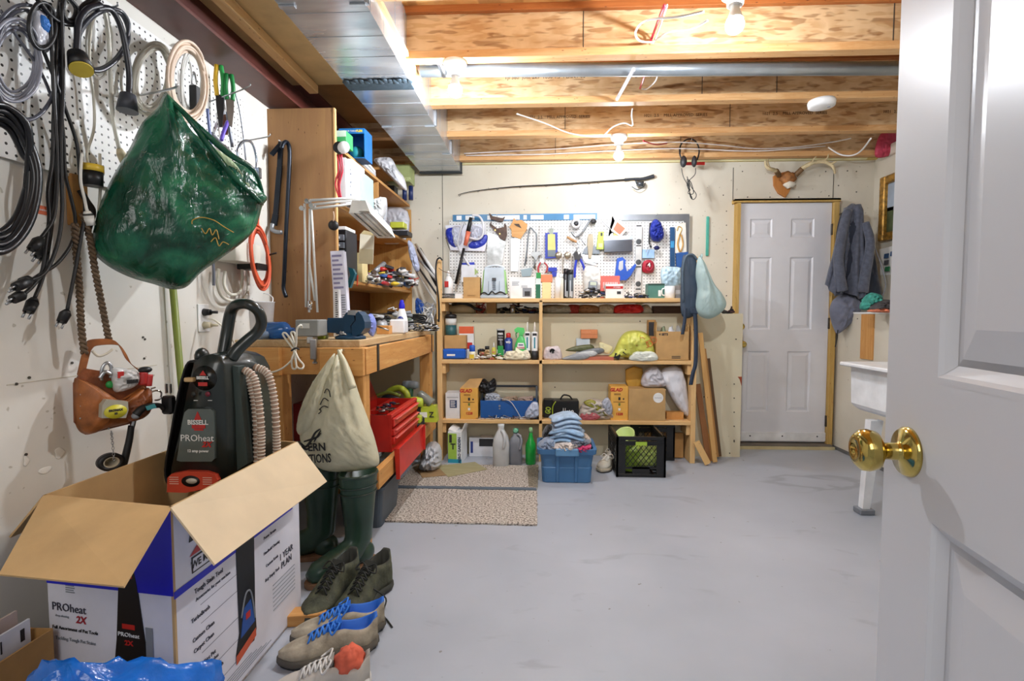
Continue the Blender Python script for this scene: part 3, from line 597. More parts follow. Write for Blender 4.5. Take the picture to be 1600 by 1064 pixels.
# white package + multimeter + heap
solo(G(M('#e6e3dc', .6)).puff(O([(913, 418), (936, 420), (937, 455), (913, 458)], (925, 466), 3.92 / 800), .03, .02, wr=.2), 'paper_package', 'white upright paper package behind the grey meter', 'package', (XO(925, 3.95), 3.95, T1))
o = thing('multimeter', 'grey handheld meter with a round dial leaning on the top shelf', 'meter', (XO(926, 3.86), 3.86, T1 + .025), 0, None, (-.18, .06, .04))
G(M('#858b92', .5)).box(0, .012, .055, .066, .024, .11, .006).obj('meter_body', o)
G(M('#b8c0a8', .4)).box(0, -.0015, .088, .045, .002, .025).obj('meter_display', o)
G(M('#4a4f55', .5)).cyl((0, 0, .045), (0, -.006, .045), .019).box(0, -.008, .045, .006, .005, .034).obj('dial', o)
def heap(name, lab, cat, px0, px1, py, Y, z0, cols, n=26, dep=.06, seed=1, kind='stuff', sz=.022):
    rr = random.Random(seed); xa, xb = XO(px0, Y), XO(px1, Y); h = ZO(py, Y) - z0; g = G(); w_ = xb - xa
    for k in range(n):
        x = rr.uniform(-.45, .45) * w_; z = rr.random() ** 1.4 * h * (1 - (2 * x / w_) ** 2 * .6); y = rr.uniform(0, dep); g.m(cols[k % len(cols)]); q = rr.randrange(4); s_ = sz * rr.uniform(.5, 1.3)
        z = max(z, s_ * .4)
        if q == 0: g.box(x, y, z, s_ * 1.6, s_, s_ * .5, .002, (rr.random(), rr.random() * .6, rr.random() * 3))
        elif q == 1: g.tube([(x + rr.uniform(-1, 1) * s_ * 2, y + rr.uniform(-1, 1) * s_, max(.004, z + rr.uniform(-.5, .5) * s_)) for _ in range(5)], .003, 5, 4)
        elif q == 2: g.cyl((x - s_, y, z), (x + s_, y + .01, max(.004, z + rr.uniform(-.4, .4) * s_)), s_ * .3, n=8)
        else: g.ell((x, y, z), s_, s_ * .7, s_ * .45, 8, .4, k)
    return solo(g, name, lab, cat, ((xa + xb) / 2, Y, z0), kind=kind)
heap('small_tools_heap', 'heap of small tools and metal bits right of the spray cans', 'tools', 906, 948, 450, 3.80, T1, [DARK, STEEL, WHITE, NAVY, STEEL, BLACK], 34, .08, 5)
CB('product_box', 'salmon red box lying behind the white and red box', 'box', 938, 968, 431, 3.93, T1, .07, M('#dd6a5e', .5), TX('|||||||||', WHITE, 0, .62, .28), dc='lettering')
CB('product_box', 'white box with a red stripe in front of the salmon box', 'box', 946, 973, 444, 3.83, T1, .1, WHITE, MULT(PAT(RED, -.5, .5, .68, .86), TX('POWER', WHITE, .15, .77, .14, y=-.0016), PAT(DARK, .15, .38, .3, .5)))
heap('dark_strap_heap', 'flat heap of black straps right of the white and red box', 'straps', 973, 1018, 457, 3.80, T1, [BLACK, BLACK, NAVY, STEEL], 26, .07, 9)
CB('small_box', 'small dark green box with a white bulb picture on the top shelf', 'box', 1012, 1038, 443, Yt, T1, .1, M('#4f8276', .5), MULT(PAT(WHITE, .12, .28, .15, .55), PAT(M('#24463c'), -.5, .5, .88, 1)), dc='bulb_picture')
solo(G(M('#bcd7e6', .35)).puff(O([(1033, 420), (1050, 417), (1063, 421), (1063, 446), (1036, 448)], (1048, 466), 4.0 / 800), .035, .02, wr=.35, seed=3), 'plastic_package', 'light blue plastic package standing at the right end of the top shelf', 'package', (XO(1048, 3.98), 3.98, T1))
o = thing('mug', 'white mug at the right end of the top shelf', 'mug', (XO(1046, 3.83), 3.83, T1)); G(WHITE).lathe([(.03, 0), (.036, .004), (.038, .09), (.034, .09), (.032, .01), (.001, .008)], n=22).obj('mug_body', o); G(WHITE).tube([(-.036, 0, .075), (-.056, 0, .065), (-.056, 0, .03), (-.036, 0, .02)], .005, 6).obj('mug_handle', o)
for k in range(3): CB('electrical_box', ['lowest', 'middle', 'topmost'][k] + ' of three small grey boxes stacked right of the white mug', 'box', 1055, 1066, 460 - 7 * k + 0, 3.83, T1 + .03 * k, .05, [GREY, LGREY, M('#9a9490')][k], group='small grey boxes beside the mug')
# ---- pony-wall ledge under the top shelf
YL = 4.02
solo(G(M('#d1b98e', .7)).lathe([(.004, -.1), (.036, -.1), (.037, .1), (.004, .1)], ax='x').puff([(.1, 0), (.15, .02), (.13, .04), (.1, .03)], .01), 'paper_roll', 'beige roll lying on the ledge below the kraft box', 'roll', (XO(722, YL), YL, TL + .037))
solo(G(BLACK).tube([(-.1, 0, .05), (-.03, -.02, .06), (.04, -.01, .045), (.08, -.03, .02), (.13, -.02, .008)], .011, 8), 'rubber_hose', 'black hose draped over the beige roll on the ledge', 'hose', (XO(728, YL), YL - .05, TL + .02))
g = G(M('#a83228')); rr = random.Random(5)
for k in range(3): g.tube([(rr.uniform(-.035, .035), rr.uniform(-.02, .02), rr.uniform(.006, .085)) for _ in range(8)], .004, 5)
solo(g, 'red_wire_bundle', 'bundle of thin red wires on the ledge under the shelf', 'wire', (XO(751, YL), YL - .02, TL))
CB('cardboard_box', 'small plain kraft box on the ledge right of the red wires', 'box', 760, 775, 472.5, YL, TL, .1, KRAFT)
heap('hose_clamp_heap', 'dark heap of hoses and fittings under the left top shelf', 'fittings', 776, 840, 474, YL - .02, TL, [BLACK, DARK, NAVY, BLACK, M('#6a2a26')], 40, .08, 21)
solo(G(STEEL).cyl((0, 0, 0), (0, 0, .06), .02), 'metal_canister', 'small shiny metal canister in the dark heap on the ledge', 'canister', (XO(801, YL - .05), YL - .055, TL))
def bagp(name, lab, cat, outline, Y, z0, D, col, wr=.3, seed=1, c=None, s=None, rough=.4, tl=0, rg=8, fr=9, group=None, Db=None, k=5, mat=None):
    c = c or (sum(p[0] for p in outline) / len(outline), max(p[1] for p in outline)); s = s or Y / 800
    return solo(G(mat or M(col, rough, tl=tl, bump=.45, bs=28)).puff(O(outline, c, s), D, Db, wr=wr, seed=seed, rg=rg, fr=fr, k=k), name, lab, cat, (XO(c[0], Y, c[1]), Y, z0), 0, group)
bagp('paper_bag', 'crumpled grey-brown paper bag on the ledge right of the divider', 'bag', [(849, 474), (890, 475), (893, 486), (850, 487)], YL, TL, .05, '#a89c84', .35, 2)
bagp('cloth_bundle', 'small red cloth bundle on the ledge behind the paper bag', 'cloth', [(888, 474), (905, 474), (906, 480), (903, 487), (889, 487)], YL, TL, .04, '#a93a2a', .3, 3, rough=.8)
bagp('leather_pouch', 'brown leather pouch lying on the ledge', 'pouch', [(905, 474), (932, 475), (936, 486), (904, 487)], YL, TL, .045, '#9c6a3c', .3, 4)
bagp('cloth_bundle', 'beige folded cloth on the ledge left of the red bag', 'cloth', [(937, 474), (958, 474), (961, 487), (937, 487)], YL, TL, .045, '#cdb995', .25, 5, rough=.8)
bagp('plastic_bag', 'bright red plastic bag stuffed on the ledge under the shelf', 'bag', [(962, 475), (980, 472.5), (1001, 474), (1002, 486), (961, 487)], YL - .03, TL, .06, '#d3221f', .4, 6)
bagp('cloth_bundle', 'small pale cloth on the ledge right of the red bag', 'cloth', [(1003, 475), (1013, 474), (1019, 487), (1003, 487)], YL, TL, .04, '#cbbfa4', .25, 7, rough=.8)
solo(G(wood('dk', '#5c4128', '#4a3320', 'X')).box(0, 0, .03, .23, .08, .058, .002), 'wood_offcut', 'dark wooden offcut at the right end of the ledge', 'wood', (XO(1043, YL), YL, TL))
# ---- middle shelf, left bay
Ym = 3.80
o = CB('metal_case', 'bright blue metal case at the left end of the middle shelf', 'case', 690.5, 727, 545, Ym, T2, .12, M('#1d5fc4', .35), PAT(WHITE, -.3, .05, .32, .5), b=.012, par='case_body', dc='case_sticker')
zb2 = ZO(545, Ym, 705)
CB('cardboard_box', 'kraft box sitting on the bright blue metal case', 'box', 694, 728, 524, Ym + .01, zb2 + .001, .1, KRAFT)
zb3 = ZO(524, Ym + .01, 705) + .001
o = lathe_solo('paint_canister', 'round black, white and teal canister on top of the kraft box', 'canister', 704.5, 3.86, zb3, [('canister_body', M('#2a5b60', .4), [(.038, 0), (.042, .004), (.042, .075)]), ('label_band', M('#dcdcd8', .5), [(.0425, .075), (.0425, .125)]), ('canister_lid', BLACK, [(.043, .125), (.044, .15), (.03, .16), (.006, .16), (.005, .175)])])
CB('product_box', 'white and orange box behind the blue capped bottle', 'box', 717, 740, 510, 3.88, T2, .05, WHITE, MULT(PAT(ORANGE, -.5, .5, .78, 1), PAT(RED, .0, .4, .3, .5)))
o = lathe_solo('glue_bottle', 'small bottle with a blue cap and yellow label on the middle shelf', 'bottle', 737.5, 3.80, T2, [('bottle_body', M('#e7e1c8', .4), [(.024, 0), (.027, .004), (.027, .05), (.02, .062)]), ('bottle_cap', M('#1f56b8', .4), [(.021, .06), (.022, .062), (.022, .1), (.015, .108)])])
G(YELLOW).box(0, -.0275, .025, .034, .001, .03).obj('bottle_label', o)
CB('tool_bit', 'little black gauge standing behind the small bottles', 'tool', 746, 759, 540, 3.86, T2 + .03, .02, BLACK); bpy.data.objects['tool_bit'].location.z = T2 + .0002
heap('screw_packets', 'litter of small screw packets along the middle shelf left bay', 'hardware', 734, 792, 550, 3.765, T2, [M('#e4dccb'), WHITE, DARK, M('#b99a6a'), M('#c96a55')], 46, .05, 31, sz=.016)
for px, top, c_, lab in ((752, 545, '#8a4a34', 'small brown jar among the packets on the middle shelf'), (761, 541, '#d9c89a', 'small cream jar among the packets on the middle shelf')):
    h = ZO(top, 3.83, px) - T2; lathe_solo('small_jar', lab, 'jar', px, 3.84, T2, [('jar_body', M(c_, .4), [(.014, 0), (.016, .003), (.016, h * .75)]), ('jar_lid', DARK, [(.017, h * .75), (.017, h), (.003, h)])])
lathe_solo('oil_bottle', 'small yellow oil bottle with a thin nozzle', 'bottle', 771.5, 3.83, T2, [('bottle_body', M('#d6cb52', .4), [(.014, 0), (.016, .003), (.016, .08), (.008, .09)]), ('nozzle', WHITE, [(.008, .088), (.004, .105), (.002, .125)])])
h = ZO(514, 3.82) - T2
o = lathe_solo('spray_can', 'tall black, green and white can on the middle shelf', 'spray can', 782.5, 3.83, T2, [('can_body', M('#18181a', .35), [(.029, .0), (.030, .004), (.030, h - .012)]), ('can_rim', LGREY, [(.031, h - .012), (.031, h), (.004, h)]), ('can_base', WHITE, [(.0305, 0), (.0305, h * .32)])])
G(WHITE).text('FIBER', .02, (0, -.031, h * .84), sx=.8, bold=.0008).text('GLASS', .015, (0, -.031, h * .74), sx=.9).text('RESIN', .015, (0, -.031, h * .65), sx=.9).obj('lettering', o)
G(GREEN).prism([(-.026, 0), (.026, 0), (.02, h * .45), (-.02, h * .45)], -.031, -.029).obj('green_patch', o)
o = lathe_solo('spray_can', 'blue spray can with a red cap left of the green spray bottle', 'spray can', 794.5, 3.81, T2, [('can_body', M('#27408c', .3), [(.028, 0), (.03, .004), (.03, .15), (.017, .165)]), ('can_cap', RED, [(.017, .163), (.018, .165), (.017, .195), (.006, .2)])])
G(WHITE).text('WD', .02, (0, -.0305, .13), bold=.001).box(0, -.0305, .06, .035, .001, .006).box(0, -.0305, .03, .03, .001, .006).obj('can_label', o)
o = thing('spray_bottle', 'bright green trigger spray bottle on the middle shelf', 'bottle', (XO(814, 3.82), 3.82, T2 + .02))
GB = M('#56c868', .3)
G(GB).lathe([(.03, 0), (.05, .006), (.054, .03), (.046, .09), (.03, .135), (.016, .15), (.015, .165)], sx=1, sy=.5).obj('bottle_body', o)
g = G(M('#5fd070', .35)); g.prism([(-.045, .185), (-.05, .205), (-.025, .222), (.022, .216), (.028, .19), (.015, .162), (-.012, .162), (-.014, .18)], -.012, .012); g.obj('trigger_head', o)
G(M('#2f8a4a', .4)).prism([(-.022, .182), (-.034, .17), (-.03, .145), (-.038, .14), (-.042, .175), (-.034, .188)], -.006, .006).obj('trigger', o)
G(WHITE).prism([(-.03, .06), (.03, .06), (.022, .105), (-.022, .105)], -.0285, -.026).obj('bottle_label', o)
G(M('#c04a5c')).text('POWER', .017, (0, -.029, .068), bold=.0006).m(NAVY).box(0, -.029, .09, .035, .001, .008).obj('lettering', o)
for px, z_, lab in ((824, .015, 'caulking tube beside the green spray bottle'), (835.5, 0, 'caulking tube next to the centre divider')):
    hh = ZO(519, 3.80, px) - T2 - z_ * 0; o = lathe_solo('caulking_tube', 'tall white ' + lab, 'tube', px, 3.80 + z_ * 2, T2, [('tube_body', WHITE, [(.024, 0), (.0245, .002), (.0245, hh), (.009, hh + .004)]), ('nozzle', M('#e7e3da'), [(.009, hh), (.007, hh + .04), (.003, hh + .075)]), ('tube_foot', DARK, [(.0248, 0), (.0248, hh * .33)])], 'tall caulking tubes')
    G(M('#3f8fa0', .5)).box(0, -.0248, hh * .62, .012, .001, hh * .4).m(DARK).box(0, -.0248, hh * .92, .03, .001, .018).obj('tube_label', o)
bagp('work_glove', 'crumpled cream work glove lying in front of the blue spray can', 'glove', [(787, 556), (792, 548), (805, 546), (806, 541), (813, 546), (821, 549), (824, 556), (815, 561), (790, 561)], 3.775, T2, .03, '#efe3c4', .3, 8, rough=.8)
bagp('work_glove', 'second cream work glove lying by the caulking tubes', 'glove', [(812, 551), (822, 545), (827, 549), (829, 558), (820, 561), (811, 560)], 3.772, T2, .02, '#e4d9c0', .3, 11, rough=.8)
# ---- middle shelf, right bay
bagp('plastic_packet', 'clear packet with a round black mark right of the divider', 'packet', [(851, 543), (862, 540), (874, 541), (877, 561), (850, 561)], 3.80, T2, .03, '#d8c9c9', .3, 12, rough=.3)
g = G(BLACK).text('S', .03, (0, -.038, 0), bold=.001); g.lathe([(.019, -.001), (.019, .001), (.0165, .001), (.0165, -.001)], (0, -.038, 0), 24, ax='y'); q = at(865, 548, Y=3.80); g.obj('round_mark', bpy.data.objects['plastic_packet'], None, (0, 0, q.z - T2))
for k, (a, b_, c_) in enumerate([(878, 561, '#8e9092'), (890, 557, '#b7b9b8'), (900, 553, '#6d7174'), (884, 548, '#5c5f3a')]):
    bagp('magazine', ['grey magazine lowest in the pile on the middle shelf', 'pale grey magazine second in the pile on the middle shelf', 'dark grey magazine third in the pile on the middle shelf', 'olive green magazine topmost in the pile on the middle shelf'][k], 'magazine', [(a, b_ - 1), (a + 14, b_ - 8), (a + 38, b_ - 11), (a + 44, b_ - 5), (a + 30, b_)], 3.78 + .012 * k, T2 + (561 - b_) * .0047, .02, c_, .15, k, rough=.35, group='magazines on the middle shelf')
CB('small_box', 'pale blue-white box under the orange box on the middle shelf', 'box', 901, 922, 529, 3.90, T2, .05, M('#cfdbe2'))
CB('brick_pack', 'orange terracotta coloured box on top of the pale box', 'box', 908, 934, 515, 3.89, ZO(529, 3.90, 915) + .001, .05, M('#d98a5a', .7), MULT(PAT(M('#c07446'), -.5, .5, .45, .5), PAT(M('#e9ab80'), -.48, .1, .7, .74)), dc='pressed_lines')
CB('red_folder', 'thin red-brown folder lying flat on the middle shelf', 'folder', 907, 960, 557.5, 3.775, T2, .15, M('#b5664e', .6))
bagp('paper_scrap', 'cream folded paper leaning on the yellow bag', 'paper', [(936, 534), (946, 536), (957, 542), (950, 552), (938, 546)], 3.82, T2, .012, '#eadfae', .2, 14, c=(946, 561), rough=.7)
YB_ = M('#dfe06a', .35, tl=.2)
o = thing('shopping_bag', 'yellow plastic shopping bag with black and red printing on the middle shelf', 'bag', (XO(990, 3.84), 3.84, T2))
G(YB_).puff(O([(950, 560), (960, 548), (968, 530), (978, 519), (995, 516), (1010, 521), (1020, 535), (1023, 558), (1000, 562), (975, 558)], (990, 561.5), 3.84 / 800), .08, .04, wr=.25, seed=15).obj('bag_body', o)
g = G(M('#d8662c')); rr = random.Random(9)
for k in range(5): cx_, cz_ = .02 + .028 * k, .13 + .02 * sin(k * 2); g.tube([(cx_ + .022 * cos(a), -.082 - .0 * k, cz_ + .022 * sin(a)) for a in [q * pi / 3 for q in range(6)]], .0022, 5, 4, True)
g.m(BLACK).text('NO', .045, (-.055, -.079, .075), rot=(pi / 2, -.9, 0), bold=.0015); g.obj('printing', o)
solo(G(BLACK).box(0, 0, .02, .04, .03, .04, .003, rot=(0, .3, 0)), 'black_adapter', 'small black block resting in front of the yellow bag', 'adapter', (XO(965, 3.77), 3.775, T2 + .01))
bagp('plastic_bag', 'clear white plastic bag under the right side of the yellow bag', 'bag', [(985, 561), (988, 550), (1000, 546), (1022, 548), (1026, 561)], 3.765, T2, .02, '#dfe3d8', .4, 16, rough=.3)
def open_box(name, lab, p0, p1, py, Y, z0, dep, mat, flap=.06, deco=None, wall=.004, inner=None, flaps=(1, 1, 1, 1), ang=None, cat='box', rz=0, group=None):
    xa, xb = XO(p0, Y), XO(p1, Y); w_ = xb - xa; h = ZO(py, Y, (p0 + p1) / 2) - z0; o = thing(name, lab, cat, ((xa + xb) / 2, Y, z0), rz, group)
    g = G(mat).box(0, wall / 2, h / 2, w_, wall, h).box(0, dep - wall / 2, h / 2, w_, wall, h).box(-w_ / 2 + wall / 2, dep / 2, h / 2, wall, dep - 2 * wall, h).box(w_ / 2 - wall / 2, dep / 2, h / 2, wall, dep - 2 * wall, h).box(0, dep / 2, wall / 2, w_, dep, wall); g.obj('box_body', o)
    if deco: d = G(); deco(d, w_, h); d.obj('printing', o)
    return o, w_, h
o, bw_, bh = open_box('cardboard_box', 'open kraft box printed with 4 SETS at the right end of the middle shelf', 1026, 1077, 518, 3.775, T2, .17, KRAFT, deco=MULT(TX('4 SETS', DARK, -.28, .90, .11, bold=.001), LINES(DARK, -.02, .42, .06, .17, 2)))
for nm, x, y0, y1, zz in (('box_flap', -bw_ / 2, .0, .17, .07), ('box_flap', bw_ / 2, .0, .17, .055)):
    G(KRAFT).hexa([(x - .002, y0, bh), (x + .002, y0, bh), (x + .002, y1, bh), (x - .002, y1, bh), (x * .97 - .002, y0 + .01, bh + zz), (x * .97 + .002, y0 + .01, bh + zz), (x * .97 + .002, y1, bh + zz), (x * .97 - .002, y1, bh + zz)]).obj(nm, o)
CB('cardboard_box', 'dark edged narrow kraft box behind the 4 SETS box', 'box', 1014, 1025, 500, 3.86, T2, .07, KRAFT2, PAT(DARK, -.5, .5, .6, .95), dc='dark_band')
zc = T2
for k, (a, b_, c_, s2) in enumerate([((1030, 516), 1044, '#9aa88a', 'green-grey crumpled wrapper in the 4 SETS box'), ((1041, 512), 1056, '#e9eaee', 'white crumpled wrapper in the 4 SETS box'), ((1053, 514), 1068, '#b3b0aa', 'grey crumpled wrapper in the 4 SETS box')]):
    x = XO((a[0] + b_) / 2, 3.86); solo(G(M(c_, .5)).ell((0, 0, 0), .032, .05, .12, 12, .35, k), 'crumpled_wrapper', s2, 'wrapper', (x, 3.86, T2 + .125), 0, 'wrappers in the kraft box')
CB('yellow_package', 'small white and yellow package sticking out of the 4 SETS box', 'package', 1063, 1071, 509, 3.845, T2 + .12, .03, M('#f0eac0')); bpy.data.objects['yellow_package'].location.z = T2 + .005
# ---- lower shelf, left bay
Yl = 3.79
CB('product_box', 'white box with a dark blue label at the left end of the lower shelf', 'box', 695, 717.5, 614, Yl, T3, .13, M('#e4e4e6'), MULT(PAT(M('#35486e'), -.2, .3, .42, .72), LINES(WHITE, -.15, .2, .45, .7, 4, -.0014), PAT(GREY, -.4, .4, .82, .84)), dc='printed_label')
GLAD = M('#e9b152', .5)
def glad(g, w_, h):
    g.m(RED).text('GLAD', .035, (-.2 * w_, -.0012, h * .9), bold=.0015, shear=.2); LINES(M('#7a4a22'), -.3, .3, .74, .8, 2)(g, w_, h)
    g.m(DARK).box(0, -.001, h * .64, .016, .001, .022).box(.03, -.001, h * .63, .01, .001, .012); g.m(M('#6b7a35')).box(0, -.001, h * .47, .014, .001, .02); g.m(WHITE).box(0, -.001, h * .32, .016, .001, .018)
    LINES(M('#7a4a22'), -.35, .35, .52, .56, 1)(g, w_, h); g.m(RED).text('1228', .026, (0, -.0012, h * .18), bold=.001)
o = CB('trash_bag_box', 'yellow printed box with its lid flap open beside the blue tool tote', 'box', 718.5, 746, 606, Yl - .01, T3, .14, GLAD, glad, par='box_body')
h = ZO(606, Yl, 732) - T3; w_ = XO(746, Yl) - XO(718.5, Yl)
G(KRAFT).hexa([(-w_ / 2, 0, h), (w_ / 2, 0, h), (w_ / 2, .003, h), (-w_ / 2, .003, h), (-w_ / 2 + .06, .07, h + .06), (w_ / 2 + .03, .07, h + .065), (w_ / 2 + .03, .073, h + .065), (-w_ / 2 + .06, .073, h + .06)]).obj('box_flap', o)
bagp('black_plastic_bag', 'black plastic bag bunched on the yellow box and tote', 'bag', [(744, 606), (748, 596), (757, 592), (764, 597), (772, 591), (776, 599), (773, 612), (755, 616)], 3.87, ZO(616, 3.87), .035, '#18181c', .5, 19, rough=.3, fr=12)
# blue tote
o = thing('tool_tote', 'blue metal tool tote with a tall frame handle on the lower shelf', 'tote', (XO(795, 3.80), 3.80, T3 + .002)); TW = XO(838, 3.8) - XO(749, 3.8); TB = M('#1c58a0', .35)
g = G(TB).box(0, .002, .07, TW, .004, .13).box(0, .13, .07, TW, .004, .13).box(-TW / 2, .066, .07, .004, .13, .13).box(TW / 2, .066, .07, .004, .13, .13).box(0, .066, .003, TW, .13, .006); g.obj('tray', o)
g = G(M('#20262e', .4)); g.box(0, .066, .236, TW, .016, .016, .003).box(-TW / 2 + .004, .066, .17, .016, .03, .14, .003); g.m(M('#6b7680', .4)).box(TW / 2 - .004, .066, .17, .016, .03, .14, .003); g.obj('frame_handle', o)
G(STEEL).cyl((-.07, -.004, .095), (-.07, 0, .095), .008).cyl((-.07, -.004, .075), (-.07, 0, .075), .006).obj('rivet', o)
for k, (dx, c_, lab) in enumerate([(-.13, '#b7bcc8', 'blue-white crumpled plastic in the left of the tool tote'), (.0, '#a8907a', 'brown paper sheets lying in the middle of the tool tote'), (.12, '#b49c90', 'tan paper sheets at the right of the tool tote')]):
    solo(G(M(c_, .5)).puff([(-.05, .0), (.05, .0), (.06, .05), (.02, .075 if k == 0 else .05), (-.05, .07 if k == 0 else .04)], .03, .03, wr=.5, seed=k + 5, fr=12), 'tote_contents', lab, 'papers', (XO(795, 3.8) + dx, 3.866, T3 + .11))
g = G(M('#d9d6cf', .5)).tube([(-.1, -.006, .15), (0, -.015, .13), (.05, -.012, .07), (.09, -.02, .0)], .0028, 6); solo(g, 'thin_rod', 'thin pale rod slanting across the blue tool tote', 'rod', (XO(795, 3.8), 3.796, T3 + .012))
g = G(); rr = random.Random(4)
for k in range(26): g.m([STEEL, WHITE, DARK, M('#8a6a50')][k % 4]); x = rr.uniform(-.17, .14); g.tube([(x, rr.uniform(0, .03), .006), (x + rr.uniform(-.05, .05), rr.uniform(0, .02), rr.uniform(.006, .035)), (x + rr.uniform(-.08, .08), rr.uniform(0, .03), .006)], .0022, 5, 4)
solo(g, 'wire_tangle', 'tangle of wires and hangers in front of the blue tool tote', 'wire', (XO(790, 3.77), 3.765, T3), kind='stuff')
bagp('plastic_roll', 'white and blue plastic wrapped roll at the right end of the tote', 'roll', [(822, 642), (832, 628), (841, 630), (842, 650), (828, 654), (820, 652)], 3.775, T3, .02, '#b9c0d4', .4, 23, c=(832, 656), rough=.3)
# ---- lower shelf, right bay
o = CB('battery_charger_case', 'black box with lime green lettering right of the divider', 'box', 850, 866, 625, 3.85, T3, .09, BLACK, TX('GO', M('#a9c23a'), -.05, .42, .42, sx=.6, bold=.002, rot=(pi / 2, -1.4, 0)))
g = G(BLACK); o = thing('tool_battery_box', 'black box with lime corner and a handle on the lower shelf', 'box', (XO(885, 3.80), 3.80, T3)); bwx = XO(905, 3.8) - XO(864, 3.8)
g.box(0, .06, .07, bwx, .12, .14, .006).tube([(-.04, .06, .14), (-.02, .06, .17), (.0, .05, .175), (.03, .06, .165), (.05, .06, .14)], .006, 7); g.obj('box_body', o)
G(M('#a9c23a')).tube([(-bwx / 2 - .002, -.004, .005), (-bwx / 2 - .002, -.004, .09), (-bwx / 2 + .02, -.006, .135)], .004, 6).obj('lime_strap', o); G(WHITE).text('40', .05, (.035, -.001, .05), bold=.001).box(-.02, -.001, .07, .004, .001, .03).box(-.005, -.001, .07, .004, .001, .03).obj('lettering', o)
bagp('cloth_scraps', 'heap of multicoloured rags and packets on the lower shelf', 'rags', [(905, 655), (906, 640), (915, 626), (930, 624), (948, 630), (956, 642), (957, 656)], 3.83, T3, .05, '#c3b8ad', .5, 24, rough=.7, fr=14)
for k, (pts, c_, lab) in enumerate([([(912, 628), (926, 624), (945, 640), (950, 649), (935, 647), (920, 636)], '#8f8a2e', 'olive yellow packet slanting over the rags'), ([(908, 646), (925, 643), (938, 650), (930, 656), (909, 656)], '#b85a60', 'pink and white rag at the bottom of the heap'), ([(940, 628), (950, 620), (957, 636), (955, 648), (946, 644)], '#a9acb8', 'grey plastic packet beside the second yellow box')]):
    bagp('small_packet', lab, 'packet', pts, 3.785 - .004 * k, ZO(max(p[1] for p in pts), 3.785), .016, c_, .35, 30 + k, c=None, rough=.4)
CB('trash_bag_box', 'closed yellow printed box left of the big kraft box', 'box', 955.5, 983, 604, Yl, T3, .14, GLAD, glad, par='box_body')
o = CB('cardboard_box', 'kraft box with a round white sticker on the lower shelf', 'box', 984, 1042, 608, Yl - .02, T3 + .0, .17, M('#bf9a66', .75), lambda g, w_, h: g.m(WHITE).cyl((w_ * .3, -.0012, h * .73), (w_ * .3, 0, h * .73), .037, n=26).m(GREY).text('~~~', .03, (w_ * .3, -.002, h * .73)), dc='round_sticker')
zq = ZO(608, Yl - .02, 1010)
bagp('padded_envelope', 'yellow padded envelope standing behind the two boxes', 'envelope', [(977, 581), (1003, 579), (1002, 612), (983, 616)], 3.93, T3 + .19, .012, '#e0b04c', .2, 26, c=(990, 616), rough=.6, k=2)
bagp('plastic_bag', 'white grey plastic bag bunched on the stickered kraft box', 'bag', [(1004, 609), (1003, 592), (1012, 580), (1025, 577), (1035, 590), (1041, 606), (1030, 610)], 3.86, zq + .001, .05, '#cfccd2', .35, 27, rough=.4)
bagp('tall_paper_bag', 'tall white bag leaning beside the stickered kraft box', 'bag', [(1030, 583), (1064, 578), (1077, 648), (1073, 654), (1060, 641), (1045, 618)], 3.86, T3, .05, '#dcdce2', .2, 28, c=(1060, 657), rough=.45, k=3)
CB('wood_block', 'short wooden block under the tall white bag', 'wood', 1044, 1071, 644, 3.83, T3, .06, PINE('X'))
# ---- things on the floor below the shelves
Yf = 3.80
def aero(g, w_, h):
    PAT(M('#a9cf52'), -.48, .15, .12, .95)(g, w_, h); g.m(M('#2fa0b8')).box(0, -.001, h * .06, w_, .001, h * .12); g.m(DARK).text('T', .06, (-.12 * w_, -.0016, h * .52), bold=.002).box(-.3 * w_, -.0016, h * .78, .02, .001, .06)
    g.m(NAVY).text('AERO GARDEN', .028, (.36 * w_, -.0016, h * .42), rot=(pi / 2, -pi / 2, 0), bold=.0008)
o = CB('tall_carton', 'tall green and blue printed carton with torn open top on the floor', 'box', 698, 720, 675, 3.70, .001, .16, M('#e8edf0'), aero, rz=-.12)
hh = ZO(675, 3.70, 707); G(WHITE).hexa([(.05, 0, hh), (.054, 0, hh), (.054, .16, hh), (.05, .16, hh), (.07, .02, hh + .06), (.074, .02, hh + .06), (.074, .14, hh + .05), (.07, .14, hh + .05)]).box(-.02, .06, hh + .01, .06, .1, .02, .004, rot=(.2, .4, 0)).obj('torn_flap', o)
q = at(750, 715, Z=0)
o = CB('file_carton', 'low white carton with a notched front on the floor behind the jug', 'box', 732, 770, 684, 3.87, .001, .06, M('#dfe1e6'), MULT(PAT(M('#2d3f86'), -.44, -.34, .2, .8), PAT(DARK, -.08, .5, .55, .95), PAT(M('#9a8a78'), -.02, .5, .72, 1.15, .002)), par='carton_body')
o = thing('water_jug', 'large translucent white plastic jug standing on the floor', 'jug', (XO(782, 3.62), 3.66, .001))
JG = M('#dfe2e2', .3, tl=.25)
G(JG).lathe([(.05, 0), (.06, .01), (.061, .16), (.05, .21), (.026, .255), (.02, .27), (.024, .285), (.024, .3), (.003, .302)], n=28, sq=3.4).obj('jug_body', o)
G(JG).tube([(.005, -.03, .262), (.025, -.055, .24), (.03, -.066, .19), (.02, -.062, .14)], .011, 8).obj('jug_handle', o)
o = thing('antifreeze_jug', 'grey rectangular jug with a green cap on the floor', 'jug', (XO(805.5, 3.66), 3.69, .001))
G(M('#7c7f86', .4)).lathe([(.042, 0), (.047, .008), (.047, .16), (.036, .195), (.018, .215), (.016, .235)], n=28, sq=5).obj('jug_body', o); G(M('#2f8a6a', .4)).lathe([(.019, .232), (.02, .235), (.02, .262), (.004, .264)]).obj('jug_cap', o)
